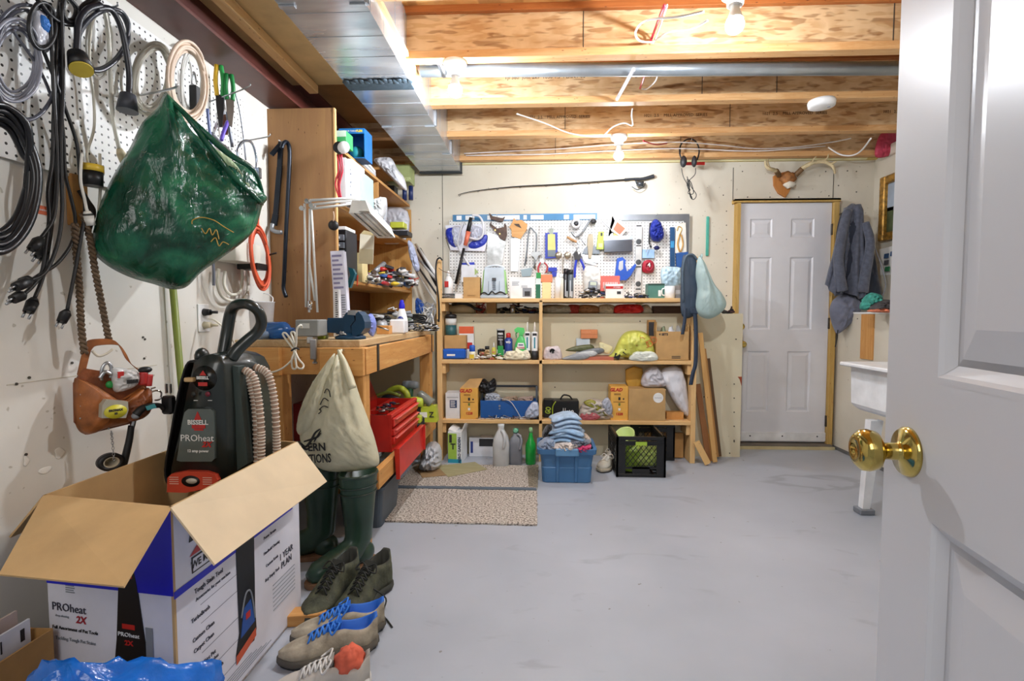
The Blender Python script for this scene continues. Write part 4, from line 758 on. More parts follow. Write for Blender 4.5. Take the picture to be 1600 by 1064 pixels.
G(M('#8d9098', .4)).tube([(.01, -.02, .225), (.034, -.03, .215), (.044, -.046, .17), (.03, -.05, .12)], .009, 8).obj('jug_handle', o); G(M('#7fc3a0', .5)).lathe([(.01, -.002), (.018, 0), (.01, .002)], (.0, -.021, .25), 16, ax='y').obj('cap_mark', o)
lathe_solo('detergent_bottle', 'bright green glossy bottle with a narrow neck on the floor', 'bottle', 829.5, 3.70, .001, [('bottle_body', M('#25a843', .2), [(.034, 0), (.038, .01), (.039, .12), (.036, .15), (.02, .185), (.014, .215), (.013, .235)]), ('bottle_neck', M('#8fbf8a', .3), [(.014, .232), (.015, .25), (.011, .268), (.003, .27)])])
solo(G(KRAFT2).box(0, 0, .10, .29, .03, .19, .002), 'cardboard_box', 'flat kraft carton standing under the lower shelf behind the crate', 'box', (XO(1040, 3.9), 3.90, .001))
# ---- blue bin full of clothes
Yb = 3.42; xb0, xb1 = XO(845, 3.33, 640), XO(926, 3.33, 640); BW = .38
BM = M('#3f6f9c', .45, nz=.06)
o = thing('storage_tote', 'blue plastic storage tote heaped with folded clothes', 'tote', ((xb0 + xb1) / 2, Yb, .001))
w0, w1_, d0, d1, hb = .155, .178, .13, .15, .225
def rr_ring(w_, d_, z, c=.03, n=5):
    pts = []
    for sx_, sy_, a0 in ((1, 1, 0), (-1, 1, pi / 2), (-1, -1, pi), (1, -1, 3 * pi / 2)):
        for i in range(n): a = a0 + pi / 2 * i / (n - 1); pts.append((sx_ * (w_ - c) + c * cos(a), sy_ * (d_ - c) + c * sin(a), z))
    return pts
g = G(BM).rings([rr_ring(w0, d0, 0), rr_ring(w0 + .004, d0 + .003, .004), rr_ring(w0 + .011, d0 + .01, .1), rr_ring(w0 + .007, d0 + .006, .104), rr_ring(w1_ - .004, d1 - .004, hb - .035), rr_ring(w1_ + .012, d1 + .012, hb - .032), rr_ring(w1_ + .016, d1 + .016, hb), rr_ring(w1_ - .006, d1 - .006, hb), rr_ring(w0 - .006, d0 - .006, .01)], sm=False)
g.obj('tote_body', o)
for s_ in (-1, 1): G(BM).box(s_ * .06, -d0 - .012, .1, .022, .012, .19, .004, rot=(.09, 0, 0)).obj('corner_rib', o)
G(M('#5f8fb8', .45)).box(0, -d1 - .02, hb - .015, .15, .02, .05, .006).obj('front_handle', o)
def cloth(name, lab, cx_, cz_, y, w_, h, D, col, seed, wr=.35, group='clothes heaped in the blue tote', mat=None):
    return solo(G(mat or M(col, .85, nz=.2, ns=20, sheen=.3)).puff([(w_ / 2 * cos(a) * (1 + .12 * sin(3 * a + seed)), h / 2 * sin(a) * (1 + .15 * cos(2 * a + seed))) for a in [k * pi / 5 for k in range(10)]], D, D, wr=wr, seed=seed, fr=13, rg=9), name, lab, 'clothes', (o.location.x + cx_, o.location.y + y, cz_), 0, group)
def folded(lab, cx_, cz_, y, w_, d_, col, seed, rz, lay=3, th=.017):
    g = G(M(col, .85, nz=.18, ns=25, sheen=.3, bump=.2, bs=260)); rr = random.Random(seed)
    for k in range(lay):
        a, b2, dx, dy = w_ / 2 * rr.uniform(.92, 1.04), d_ / 2 * rr.uniform(.92, 1.04), rr.uniform(-.008, .008), rr.uniform(-.008, .008); q = len(g.v)
        g.puff([(-a, -b2), (0, -b2 * 1.03), (a, -b2), (a * 1.02, 0), (a, b2), (0, b2), (-a, b2), (-a, 0)], th, th * .8, wr=.22, seed=seed + k, fr=7, pl='xy', rg=9, k=3)
        for i in range(q, len(g.v)): v = g.v[i]; g.v[i] = Vector((v.x + dx, v.y + dy, v.z + k * th * 1.75 + .02 * (v.x / w_) ** 2 * (-1) + .012 * sin(v.x * 22 + seed)))
    return solo(g, 'folded_jeans', lab, 'clothes', (o.location.x + cx_, o.location.y + y, cz_), rz, 'clothes heaped in the blue tote')
folded('light blue folded jeans on top of the blue tote', -.005, .318, .0, .19, .2, '#a9c3de', 1, .12, 4)
folded('second pale blue folded jeans under the top pair in the blue tote', .005, .262, -.01, .225, .2, '#8fb0d0', 2, -.1, 3)
cloth('folded_shirt', 'black clothing at the left of the jeans in the blue tote', -.11, .29, .02, .1, .1, .07, '#1f2024', 3)
cloth('folded_shirt', 'striped grey and blue shirt hanging over the left rim of the blue tote', -.12, .235, -.07, .13, .1, .07, '#8d9db4', 4)
cloth('folded_shirt', 'cream patterned clothing in the front middle of the blue tote', .0, .235, -.09, .2, .07, .07, '#cfc3bb', 5)
cloth('folded_shirt', 'magenta pink clothing at the front right of the blue tote', .09, .225, -.085, .15, .06, .065, '#c22a62', 6)
cloth('folded_shirt', 'grey and navy patterned clothing between jeans and pink cloth', .06, .255, -.04, .19, .06, .09, '#6f7482', 7)
cloth('folded_shirt', 'pale floral clothing at the right rim of the blue tote', .13, .25, .0, .07, .09, .06, '#c9b8a8', 8)
# ---- pale shoes beside the crate
def crate():
    x0, x1 = XO(963, 3.42, 740), XO(1040, 3.42, 740); w_ = x1 - x0; d = .42; h = .275; m_ = M('#151517', .35, nz=.05)
    o = thing('milk_crate', 'black plastic milk crate with a diamond lattice front, holding green things', 'crate', ((x0 + x1) / 2, 3.42, .001))
    def side(g, wd):
        g.box(0, .008, h - .012, wd, .016, .024, .002).box(0, .008, h - .045, wd, .008, .03).box(0, .004, h - .036, wd, .01, .006).box(0, .004, h - .056, wd, .01, .006).box(0, .008, .011, wd, .016, .022, .002)
        for s_ in (-1, 1): g.box(s_ * (wd / 2 - .03), .008, h / 2, .06, .010, h).box(s_ * (wd / 2 - .006), .006, h / 2, .014, .014, h, .002)
        g.box(0, .008, .062, wd, .008, .012); g.box(0, .008, .045, wd * .35, .008, .05)
        a, b_ = wd / 2 - .058, (h - .215, h - .065)
        zl, zh = .066, h - .06; n_ = 6
        for k in range(-5, n_ + 5):
            for sg in (1, -1):
                xs = -a + (2 * a) * k / n_; dz = zh - zl; p, q_ = [xs, zl], [xs + sg * dz * .8, zh]
                # clip to the window
                def clip(p, q_):
                    for lim, s2 in ((-a, 1), (a, -1)):
                        dp, dq = (p[0] - lim) * s2, (q_[0] - lim) * s2
                        if dp < 0 and dq < 0: return None
                        if dp < 0: t_ = dp / (dp - dq); p = [p[0] + (q_[0] - p[0]) * t_, p[1] + (q_[1] - p[1]) * t_]
                        if dq < 0: t_ = dq / (dq - dp); q_ = [q_[0] + (p[0] - q_[0]) * t_, q_[1] + (p[1] - q_[1]) * t_]
                    return p, q_
                c = clip(p, q_)
                if c and abs(c[0][0] - c[1][0]) > .005: plank(g, (c[0][0], .008, c[0][1]), (c[1][0], .008, c[1][1]), .0035, .006)
    g = G(m_); side(g, w_); g.obj('lattice_side', o)
    for (x, y, rz, wd) in ((w_ / 2, 0, pi / 2, d), (w_ / 2, d, pi, w_), (-w_ / 2, d, -pi / 2, d)):
        g = G(m_).xf((x, y, 0), (0, 0, rz))
        if rz != pi: g.x = g.x @ Matrix.Translation((d / 2 * 1, 0, 0)) if rz > 0 else g.x @ Matrix.Translation((d / 2, 0, 0))
        side(g, wd); g.obj('lattice_side', o)
    g = G(m_)
    for k in range(7): g.box(-w_ / 2 + w_ * (k + .5) / 7, d / 2, .006, .008, d - .02, .008).box(0, d * (k + .5) / 7, .006, w_ - .02, .008, .008)
    g.obj('crate_floor', o)
    G(M('#9fbf3c', .5)).box(.0, -.001, h - .046, .075, .004, .024).obj('handle_hole_label', o)
    return o, w_, d, h
o_c, cw, cd, ch = crate()
ox, oy = o_c.location.x, o_c.location.y
solo(G(M('#a9c84a', .4)).lathe([(.09, 0), (.10, .01), (.115, .15), (.118, .152), (.106, .15), (.09, .02), (.001, .015)], n=26, sx=1.0, sy=1.0), 'green_basin', 'lime green basin inside the black milk crate', 'basin', (ox - .03, oy + .14, .02))
solo(G(M('#b9cc6a', .5)).puff([(-.08, -.05), (.08, -.05), (.09, .06), (0, .09), (-.09, .05)], .03, .02, wr=.4, seed=5), 'green_package', 'pale green package leaning inside the front of the milk crate', 'package', (ox + .06, oy + .06, .12), 0, None, (.1, 0, 0))
solo(G(M('#c7d98a', .4)).lathe([(.05, 0), (.062, .004), (.07, .09), (.072, .092), (.064, .09), (.05, .012), (.001, .01)], n=20), 'green_bowl', 'pale green bowl tilted on top inside the milk crate', 'bowl', (ox - .06, oy + .17, .19), 0, None, (.5, -.4, 0))
# ---- things hung right of the shelves
NV = M('#27364a', .6, bump=.2, bs=200)
o = thing('harness_bag', 'dark navy folded chair bag hanging by straps on the right shelf post', 'bag', (XO(1075, 3.72), 3.735, ZO(400, 3.72, 1075)))
def Q(pts, c=(1075, 400), Y=3.72): return O(pts, c, Y / 800)
G(M('#39485a', .55)).puff(Q([(1066, 402), (1074, 398), (1082, 400), (1088, 412), (1090, 470), (1084, 492), (1066, 490), (1064, 440)]), .02, .01, wr=.12).obj('bag_body', o)
G(M('#4a5a68', .6)).tube([(x, -.026, z) for x, z in Q([(1067, 470), (1065, 430), (1069, 403), (1079, 398), (1087, 406)])], .008, 8).obj('edge_piping', o)
for pts, w_ in (([(1070, 480), (1069, 500), (1066, 520)], .012), ([(1083, 480), (1086, 505), (1087, 560), (1083, 580), (1080, 598)], .014)):
    g = G(NV); P = smooth([(x, 0, z) for x, z in Q(pts)], 6)
    g.sheet(lambda u, v: (P[min(int(v * (len(P) - 1)), len(P) - 1)].x + (u - .5) * w_ * 2, -.03, P[min(int(v * (len(P) - 1)), len(P) - 1)].z), 1, len(P) - 1, .003); g.obj('strap', o)
G(NV).box(*[(lambda a: (a[0], -.03, a[1]))(Q([(1084, 484)])[0])][0], .06, .016, .04, .004).obj('strap_pad', o)
PB = M('#c4dad8', .3, tl=.35, nz=.08, bump=.4, bs=30)
o = thing('grocery_bag', 'thin pale teal plastic grocery bag hanging from the right shelf post', 'bag', (XO(1092, 3.7), 3.70, ZO(402, 3.7, 1092)))
G(PB).puff(O([(1090, 401), (1098, 409), (1112, 440), (1126, 458), (1133, 475), (1124, 488), (1108, 496), (1094, 492), (1087, 478), (1089, 450), (1086, 425)], (1092, 402), 3.7 / 800), .06, .05, wr=.22, seed=4, rg=12, fr=12, fan=(0, 0)).obj('bag_body', o)
G(PB).tube([(.0, 0, -.03), (.005, -.03, .004), (.012, .0, .02), (.01, .03, .0), (.004, .03, -.04)], .006, 6).obj('bag_handle', o)
heap('dark_clutter', 'dark clutter lying on the end of the half wall behind the teal bag', 'clutter', 1128, 1153, 477, 4.0, TL, [BLACK, DARK, M('#5a3a3a')], 12, .06, 41)
wl = [((1094, 520), (1117, 724), '#c79a5c', .022), ((1100, 545), (1120, 716), '#b5854a', .018), ((1090, 600), (1107, 722), '#8a5a30', .026), ((1096, 640), (1112, 722), '#a9783e', .02), ((1088, 690), (1106, 727), '#d6ad70', .03), ((1106, 560), (1124, 715), '#5f4428', .02)]
wn = ['longest pale wooden strip leaning at the right side of the shelves', 'second pale wooden strip behind the longest one', 'brown board leaning against the right side of the shelves', 'thin brown strip low in the leaning wood', 'short pale board end in front of the leaning strips', 'dark strip of wood rearmost of the leaning strips']
for k, (a, b_, c_, wd) in enumerate(wl):
    Yk = 3.76 - .0 + .022 * (k % 3) - (.06 if k == 4 else 0); pb = at(b_[0], b_[1], Z=.004); pt = at(a[0], a[1], Y=pb.y + .04)
    if k == 4: pt = at(a[0], a[1], Y=pb.y + .02)
    g = G(wood('strip%d' % k, c_, c_, 'Z')); plank(g, (0, 0, .01), pt - pb, wd * 1.5, .012, (0, 1, 0)); solo(g, 'wood_strip', wn[k], 'wood', (pb.x, pb.y, 0.004), 0, 'wood strips leaning beside the shelves')
# ---- left post: bow, cord, saw
o = thing('hanging_bungee', 'black bungee cord hanging down the left shelf post', 'cord', (XO(684, 3.72), 3.725, ZO(405, 3.72)))
G(BLACK).tube([(x, -.01, z) for x, z in O([(692, 406), (688, 402), (683, 408), (682, 430), (686, 470), (686, 500), (684, 498)], (684, 405), 3.72 / 800)], .006, 6).obj('cord_body', o)
solo(G(M('#8a6a50', .6)).tube([(0, 0, 0), (.04, -.02, -.025), (.09, -.01, -.04)], .003, 5), 'curved_wire', 'thin bent brown wire sticking from the left shelf post', 'wire', (XO(686, 3.73), 3.735, ZO(418, 3.73)))
# ================================================================== back wall: pegboard and tools
YW = Y_B - .026; sW = YW / 800
a, b_ = at(702, 344, Y=YW), at(1076, 462, Y=YW)
PEG = peg('pegboard_white', (0, 2))
solo(G(PEG).box(0, 0, (a.z + 1.19) / 2 - (a.z + 1.19) / 2, b_.x - a.x, .006, a.z - 1.225), 'pegboard', 'white perforated pegboard on the back wall above the shelves', 'pegboard', ((a.x + b_.x) / 2, YW + .004, (a.z + 1.225) / 2))
for px in (715, 890, 1065): pass
def HT(name, lab, cat, px, py, d=.0, group=None): return thing(name, lab, cat, at(px, py, Y=YW - d), 0, group)
def PR(pts, c, y0, y1, mat, g=None): return (g or G()).m(mat).prism(O(pts, c, sW), y0, y1)
def TB(pts, c, y, r, mat, g=None, n=6, closed=False): return (g or G()).m(mat).tube([((p[0] - c[0]) * sW, y + (p[2] if len(p) > 2 else 0), -(p[1] - c[1]) * sW) for p in pts], r, n, 5, closed)
def hook(o, x=0, z=0, l=.04): G(STEEL).tube([(x, .02, z), (x, -l * .8, z), (x, -l, z + .01)], .002, 6).obj('peg_hook', o)
# straightedge and square along the top
c = (819, 339); o = HT('straightedge', 'long blue and white straightedge along the top of the pegboard', 'ruler', *c, .004)
PR([(708, 335), (931, 334), (931, 344), (708, 345)], c, -.004, .0, M('#3479a8', .4)).obj('ruler_body', o)
for x0, x1 in ((714, 722), (728, 742), (762, 812), (818, 823), (829, 849), (880, 888), (895, 928)): G(M('#e8eef0', .4)).prism(O([(x0, 336.5), (x1, 336.5), (x1, 343), (x0, 343)], c, sW), -.006, -.004).obj('ruler_mark', o)
c = (1020, 340); o = HT('framing_square', 'grey steel framing square around the top right corner of the pegboard', 'square', *c, .006)
PR([(972, 335), (1075, 335), (1075, 402), (1069, 402), (1067, 345), (972, 344)], c, -.004, 0, M('#8f9398', .35, .7)).obj('square_body', o)
# blister pack + hose
c = (728, 350); o = HT('blister_pack', 'white and blue carded blister pack hanging at the left end of the pegboard', 'package', *c, .03); hook(o)
PR([(696, 352), (757, 350), (760, 380), (757, 392), (704, 390), (698, 372)], c, -.004, .006, M('#e3e4ee', .4)).obj('card', o)
G(M('#2d3fb4', .3)).puff(O([(697, 358), (716, 356), (722, 372), (712, 386), (700, 378)], c, sW), .03, .0, wr=.3, seed=3).puff(O([(735, 378), (759, 366), (759, 380), (744, 388), (732, 386)], c, sW), .018, .0, wr=.2).obj('blue_print', o)
G(M('#dfe2f0', .15, tl=.2)).puff(O([(706, 357), (720, 355), (722, 378), (710, 384)], c, sW), .045, .0, wr=.3, seed=9).puff(O([(735, 354), (752, 356), (752, 372), (738, 376)], c, sW), .045, .0, wr=.3, seed=12).obj('clear_blister', o)
c = (738, 336); o = HT('clear_hose', 'looped translucent white hose hanging over the blister pack', 'hose', *c, .075); hook(o, l=.02)
TB([(724, 346), (716, 372), (717, 385), (728, 405), (733, 412)], c, 0, .009, M('#dcdde2', .3)).tube([((x - 738) * sW, -.01, -(y - 336) * sW) for x, y in [(738, 337), (748, 338), (754, 348), (754, 366), (746, 373), (733, 370)]], .009, 7).obj('hose_loop', o)
c = (735, 338); o = HT('garden_wand', 'black wand with an orange grip leaning at the left end of the pegboard', 'wand', *c, .10)
P_ = lambda x, y: ((x - c[0]) * sW, -.005, -(y - c[1]) * sW)
g = G(BLACK).cyl(P_(736, 340), P_(731, 362), .014, .017); g.cyl(P_(731, 362), P_(728, 372), .012); g.cyl(P_(725, 386), P_(712, 440), .011, .012); g.obj('wand_pole', o)
G(M('#e2765a', .4)).cyl(P_(732, 361), P_(727, 382), .02, .016).obj('orange_grip', o)
c = (733, 411); o = HT('cleaner_bottle', 'white flat bottle with blue cap hung at the lower left of the pegboard', 'bottle', *c, .05)
PR([(721, 414), (742, 414), (744, 434), (738, 442), (722, 440)], c, -.02, .02, M('#e8eaf0', .4)).obj('bottle_body', o); PR([(722, 411), (741, 410), (741, 415), (722, 415)], c, -.015, .015, M('#2a3fc0')).obj('bottle_cap', o); PR([(742, 419), (748, 425), (742, 430)], c, -.021, -.018, M('#a8c07a')).obj('green_mark', o)
# handsaws
c = (777, 338); o = HT('handsaw', 'old handsaw with a worn dark brown handle hanging blade down', 'saw', *c, .02); hook(o)
PR([(761, 362), (791, 372), (784, 414), (761, 414)], c, -.0012, .0, M('#9a9a98', .35, .8, nz=.3, ns=14)).obj('saw_blade', o)
SH = M('#5c4438', .6, nz=.3, ns=30)
for q in ([(764, 334), (768, 345), (765, 352), (775, 362), (781, 372), (789, 376), (792, 366), (791, 352), (788, 349), (787, 355), (777, 357), (768, 350), (768, 343), (785, 347), (789, 339), (786, 341), (783, 341), (770, 338), (766, 334)],): PR(q, c, -.016, .004, SH).obj('saw_handle', o)
G(BRASS).cyl(((774 - 777) * sW, -.018, -.115), ((774 - 777) * sW, -.014, -.115), .005).cyl(((781 - 777) * sW, -.018, -.145), ((781 - 777) * sW, -.014, -.145), .005).obj('handle_rivet', o)
c = (808, 342); o = HT('handsaw', 'handsaw with a light wooden handle hanging blade down', 'saw', *c, .02); hook(o)
PR([(799, 372), (813, 370), (809, 422), (798, 422)], c, -.0012, 0, M('#c5cbd4', .25, .9)).obj('saw_blade', o)
HW = wood('saw_beech', '#dfae74', '#cf9858', 'X', 20, knots=False)
PR([(803, 341), (807, 345), (815, 344), (824, 351), (822, 360), (813, 373), (800, 369), (799, 358), (796, 355), (801, 347)], c, -.016, .004, HW).obj('saw_handle', o)
PR([(803, 350), (811, 350), (815, 357), (806, 353)], c, -.017, -.0155, M('#3c2a18')).obj('handle_opening', o)
c = (829, 356); o = HT('hacksaw', 'thin steel bow hacksaw hanging right of the wooden handled saw', 'saw', *c, .025)
TB([(820, 414), (823, 395), (827, 358), (835, 362), (838, 368), (837, 395), (834, 418)], c, 0, .006, M('#7e848a', .35, .8)).obj('saw_frame', o)
PR([(814, 420), (832, 417), (830, 430), (816, 431)], c, -.014, .006, M('#8a9aa0', .4, .5)).obj('saw_handle', o)
c = (836, 395); o = HT('bar_clamp', 'small steel bar clamp in the middle left of the pegboard', 'clamp', *c, .03)
PR([(830, 394), (846, 394), (846, 398), (841, 400), (838, 408), (834, 402), (830, 399)], c, -.02, 0, M('#9a9c9c', .35, .8)).cyl((0, -.01, -.01), (-.0, -.01, -.14), .005).obj('clamp_body', o)
c = (845, 335); solo(TB([(845, 350), (845, 375), (846, 400)], c, 0, .006, M('#e4e6ea', .3)), 'glass_thermometer', 'thin white rod hanging vertically left of the blue card', 'rod', at(*c, Y=YW - .02))
# blue card w scraper
c = (861, 358); o = HT('carded_knife', 'blue card with a yellow handled knife hanging on the pegboard', 'package', *c, .02); hook(o)
PR([(852, 364), (871, 363), (871, 402), (852, 403)], c, -.004, .004, M('#2036a8', .35)).obj('card', o); PR([(856, 366), (867, 366), (868, 390), (856, 390)], c, -.012, -.004, M('#d9cf7a', .4)).obj('knife_handle', o); PR([(856, 390), (868, 390), (868, 400), (856, 400)], c, -.010, -.004, M('#6d7478', .3, .7)).obj('knife_blade', o); PR([(858, 357), (865, 357), (864, 366), (859, 366)], c, -.006, 0, M('#9aa39a')).obj('card_hanger', o)
c = (848, 408); o = HT('tin_snips', 'red handled tin snips hanging low on the pegboard', 'snips', *c, .03)
g = G(M('#b8343a', .4)); TB([(845, 410), (841, 418), (842, 427)], c, 0, .007, M('#b8343a', .4), g); TB([(850, 410), (855, 416), (853, 426)], c, 0, .007, M('#b8343a', .4), g); g.obj('snips_handle', o); PR([(845, 411), (848, 400), (851, 411)], c, -.005, .003, STEEL).obj('snips_blade', o)
c = (863, 418); o = HT('blue_box_cutter', 'blue packet below the yellow knife on the pegboard', 'packet', *c, .03); PR([(857, 418), (870, 418), (870, 424), (857, 424)], c, -.01, .01, M('#2338b0')).prism(O([(862, 424), (870, 425), (869, 432), (863, 432)], c, sW), -.008, .008).obj('packet_body', o)
for px, lab in ((873, 'left of the two round-headed long spoons on the pegboard'), (887, 'right of the two round-headed long spoons on the pegboard')):
    c = (px, 395); o = HT('long_spoon', lab, 'spoon', *c, .025, 'long spoons on the pegboard')
    G(M('#a39a8a', .3, .7)).ell((0, -.005, -.02), .03, .012, .028, 14).obj('spoon_bowl', o); TB([(px + 5, 398), (px + 6, 420), (px + 6, 455)], c, -.008, .005, M('#c4bdb0', .3, .6)).obj('spoon_stem', o)
# hose clamps/wheels
c = (900, 346); o = HT('tape_reel', 'round grey tape reel hanging upper middle of the pegboard', 'reel', *c, .03)
G(M('#c8cace', .35, .4)).lathe([(.018, -.02), (.04, -.02), (.042, 0), (.042, .02), (.018, .02), (.018, -.02)], (0, 0, -.02), 26, ax='y').obj('reel_body', o); G(DARK).lathe([(.006, -.024), (.012, -.024), (.012, .02), (.006, .02)], (0, 0, -.02), 16, ax='y').obj('reel_hub', o)
c = (915, 352); o = HT('pipe_wrench', 'curved steel pipe wrench right of the grey tape reel', 'wrench', *c, .04); TB([(894, 362), (900, 369), (909, 364), (917, 352), (924, 343), (930, 346)], c, 0, .009, M('#8c9094', .3, .8)).obj('wrench_body', o); G(DARK).ell(((927 - 915) * sW, 0, (352 - 346) * sW), .025, .02, .022, 10, .4).obj('wrench_head', o)
c = (898, 372); o = HT('wood_handled_hook', 'small hand tool with a tan handle below the tape reel', 'tool', *c, .03); g = TB([(886, 370), (893, 374), (901, 378)], c, 0, .010, M('#b98c5c', .5)); g.obj('tool_handle', o); TB([(901, 378), (904, 384), (898, 394)], c, 0, .006, STEEL).obj('tool_shank', o)
c = (906, 352); o = HT('long_screwdriver', 'long thin steel rod slanting down from the tape reel', 'screwdriver', *c, .02); TB([(903, 366), (914, 382)], c, 0, .004, STEEL).obj('shaft', o)
c = (904, 398); o = HT('spring_clamp', 'bright blue handled spring clamp on the pegboard', 'clamp', *c, .035)
g = TB([(901, 404), (899, 416), (898, 433)], c, 0, .010, M('#2238c0', .4)); TB([(906, 404), (911, 414), (913, 422)], c, 0, .010, M('#2238c0', .4), g); g.obj('clamp_handle', o); PR([(896, 396), (902, 393), (904, 399), (908, 393), (907, 406), (898, 406)], c, -.012, .006, DARK).obj('clamp_jaw', o)
# putty knife, level, pan ...
c = (922, 366); o = HT('putty_knife', 'wide putty knife with a wooden handle hanging blade down', 'putty knife', *c, .02); hook(o)
PR([(913, 388), (920, 382), (926, 382), (935, 388), (937, 396), (910, 396)], c, -.004, 0, M('#70757a', .35, .7)).obj('knife_blade', o); PR([(919, 366), (926, 366), (927, 384), (924, 403), (920, 403), (918, 384)], c, -.014, 0, M('#b3a68c', .5)).obj('knife_handle', o)
c = (922, 398); o = HT('drywall_knife', 'broad pale drywall knife below the putty knife', 'drywall knife', *c, .01); PR([(908, 397), (936, 400), (934, 411), (912, 407)], c, -.004, 0, M('#dfe6ea', .25, .6)).prism(O([(914, 407), (932, 412), (930, 415), (914, 410)], c, sW), -.008, 0).obj('knife_blade', o)
c = (938, 362); o = HT('lime_level', 'short lime green level hanging left of the grey tray', 'level', *c, .025); PR([(935, 362), (943, 362), (943, 389), (932, 389)], c, -.018, .004, M('#b7cc4e', .4)).obj('level_body', o); PR([(938, 364), (941, 364), (941, 369), (938, 369)], c, -.019, -.0175, DARK).obj('level_hole', o); PR([(935, 380), (941, 380), (941, 386), (935, 386)], c, -.019, -.0175, M('#e8f0a0')).obj('level_vial', o)
c = (965, 372); o = HT('mud_tray', 'grey steel drywall mud tray hanging on the pegboard', 'tray', *c, .02)
PR([(943, 370), (987, 369), (987, 375), (943, 376)], c, -.03, 0, M('#a8adb2', .3, .7)).obj('tray_rim', o)
g = G(M('#50545c', .3, .7)); q = O([(944, 376), (986, 375), (986, 393), (944, 394)], c, sW); g.add([(q[0][0], -.03, q[0][1]), (q[1][0], -.03, q[1][1]), (q[2][0], -.05, q[2][1]), (q[3][0], -.05, q[3][1]), (q[0][0], 0, q[0][1]), (q[1][0], 0, q[1][1]), (q[2][0], 0, q[2][1]), (q[3][0], 0, q[3][1])], [(0, 1, 2, 3), (4, 7, 6, 5), (0, 3, 7, 4), (1, 5, 6, 2), (3, 2, 6, 7), (0, 4, 5, 1)]); g.obj('tray_body', o)
c = (962, 340); o = HT('sandpaper_pack', 'orange and white pack tilted above the grey mud tray', 'package', *c, .04); hook(o, l=.03)
PR([(962, 342), (980, 356), (970, 370), (955, 360)], c, -.012, .004, M('#e8d6cc', .5)).obj('pack_body', o); PR([(964, 347), (976, 357), (968, 366), (958, 358)], c, -.0135, -.012, M('#dd7a5c')).obj('orange_print', o); PR([(959, 362), (967, 363), (966, 374), (959, 372)], c, -.006, .004, M('#e2d27a')).obj('yellow_tag', o)
c = (960, 338); o = HT('small_trowel', 'small silver trowel crossing behind the orange pack', 'trowel', *c, .02); PR([(957, 337), (968, 345), (950, 372), (972, 366), (978, 361), (984, 350), (980, 352), (960, 336)][:4], c, -.003, 0, STEEL).obj('trowel_blade', o); TB([(941, 345), (958, 361)], c, -.004, .004, STEEL).obj('trowel_tang', o)
c = (998, 350); o = HT('spirit_level', 'long upright white spirit level with three round vials', 'level', *c, .02); z_ = lambda y: -(y - 350) * sW
G(M('#d4d4d2', .35)).box(0, 0, (z_(351) + z_(458)) / 2, .052, .02, z_(351) - z_(458), .002).obj('level_body', o)
for y in (377, 408, 441):
    G(M('#4b4e50', .3)).lathe([(.014, -.004), (.022, -.004), (.022, .0), (.014, .0)], (0, -.011, z_(y)), 22, ax='y').obj('level_vial', o)
for y in (353, 383, 415, 449): G(M('#3a3c3e', .3)).box(0, -.011, z_(y), .04, .003, .010).obj('level_slot', o)
c = (1025, 336); o = HT('blue_strap_bundle', 'bundle of dark blue straps and hooks hanging on the pegboard', 'straps', *c, .03); hook(o, l=.05)
g = G(M('#1b2f9a', .5)).puff(O([(1024, 342), (1033, 350), (1037, 368), (1030, 376), (1020, 374), (1015, 362), (1017, 350)], c, sW), .05, .01, wr=.5, seed=4, fr=14); g.obj('strap_body', o)
TB([(1016, 348), (1015, 376), (1018, 385)], c, -.01, .007, BLACK).obj('side_strap', o); G(M('#18205e')).ell(((1026 - 1025) * sW, -.02, -(386 - 336) * sW), .024, .02, .018, 10, .3).obj('strap_end', o); TB([(1010, 392), (1014, 384), (1017, 380)], c, -.02, .003, STEEL).obj('strap_hook', o)
c = (1013, 392); o = HT('carded_cable', 'red spool packed under a blue and white header card', 'package', *c, .02)
PR([(1004, 391), (1022, 391), (1022, 403), (1004, 403)], c, -.004, .004, M('#9fc4ea', .4)).prism(O([(1004, 390), (1022, 390), (1022, 394), (1004, 394)], c, sW), -.006, .004).obj('header_card', o)
g = G(M('#b5263c', .4)); [g.tube([((1013 - 1013 + 8 * cos(t_ * pi / 5) * (1 - .1 * k)) * sW, -.012 - .006 * k, -(416 - 392 + 9 * sin(t_ * pi / 5) * (1 - .1 * k)) * sW) for t_ in range(10)], .007, 6, 3, True) for k in range(4)]; g.puff(O([(1006, 408), (1020, 408), (1021, 424), (1005, 424)], c, sW), .02, 0, wr=.3); g.obj('red_spool', o); G(WHITE).text('4', .05, (0, -.035, -(414 - 392) * sW), bold=.001).obj('spool_number', o)
c = (970, 402); o = HT('staple_gun', 'blue staple gun hanging nose down right of the middle', 'staple gun', *c, .04)
SB = M('#2458c4', .35)
PR([(964, 404), (972, 402), (977, 407), (976, 413), (979, 424), (986, 418), (991, 412), (993, 415), (985, 430), (978, 437), (967, 437), (961, 430)], c, -.02, .012, SB).obj('gun_body', o)
PR([(967, 409), (973, 407), (973, 420), (969, 423), (966, 420)], c, -.0215, -.0195, M('#c8ccd0', .3)).obj('gun_window', o); TB([(980, 428), (988, 418), (992, 413)], c, -.012, .007, M('#3a4a6a', .4)).obj('gun_lever', o)
c = (1051, 352); o = HT('blue_ruler_card', 'tall narrow blue packet at the right of the pegboard', 'packet', *c, .02)
PR([(1047, 355), (1054, 355), (1055, 417), (1048, 417)], c, -.008, .004, M('#22507e', .4)).prism(O([(1048, 380), (1054, 380), (1054, 400), (1048, 400)], c, sW), -.010, -.008).obj('packet_body', o); PR([(1048, 376), (1053, 376), (1053, 386), (1048, 386)], c, -.012, -.008, M('#3f9ad0')).obj('packet_label', o)
c = (1063, 348); o = HT('carded_pliers', 'golden pliers on a white card at the right end of the pegboard', 'package', *c, .02); hook(o)
PR([(1057, 349), (1071, 348), (1073, 394), (1055, 394)], c, -.004, .004, M('#ece8de', .5)).obj('card', o)
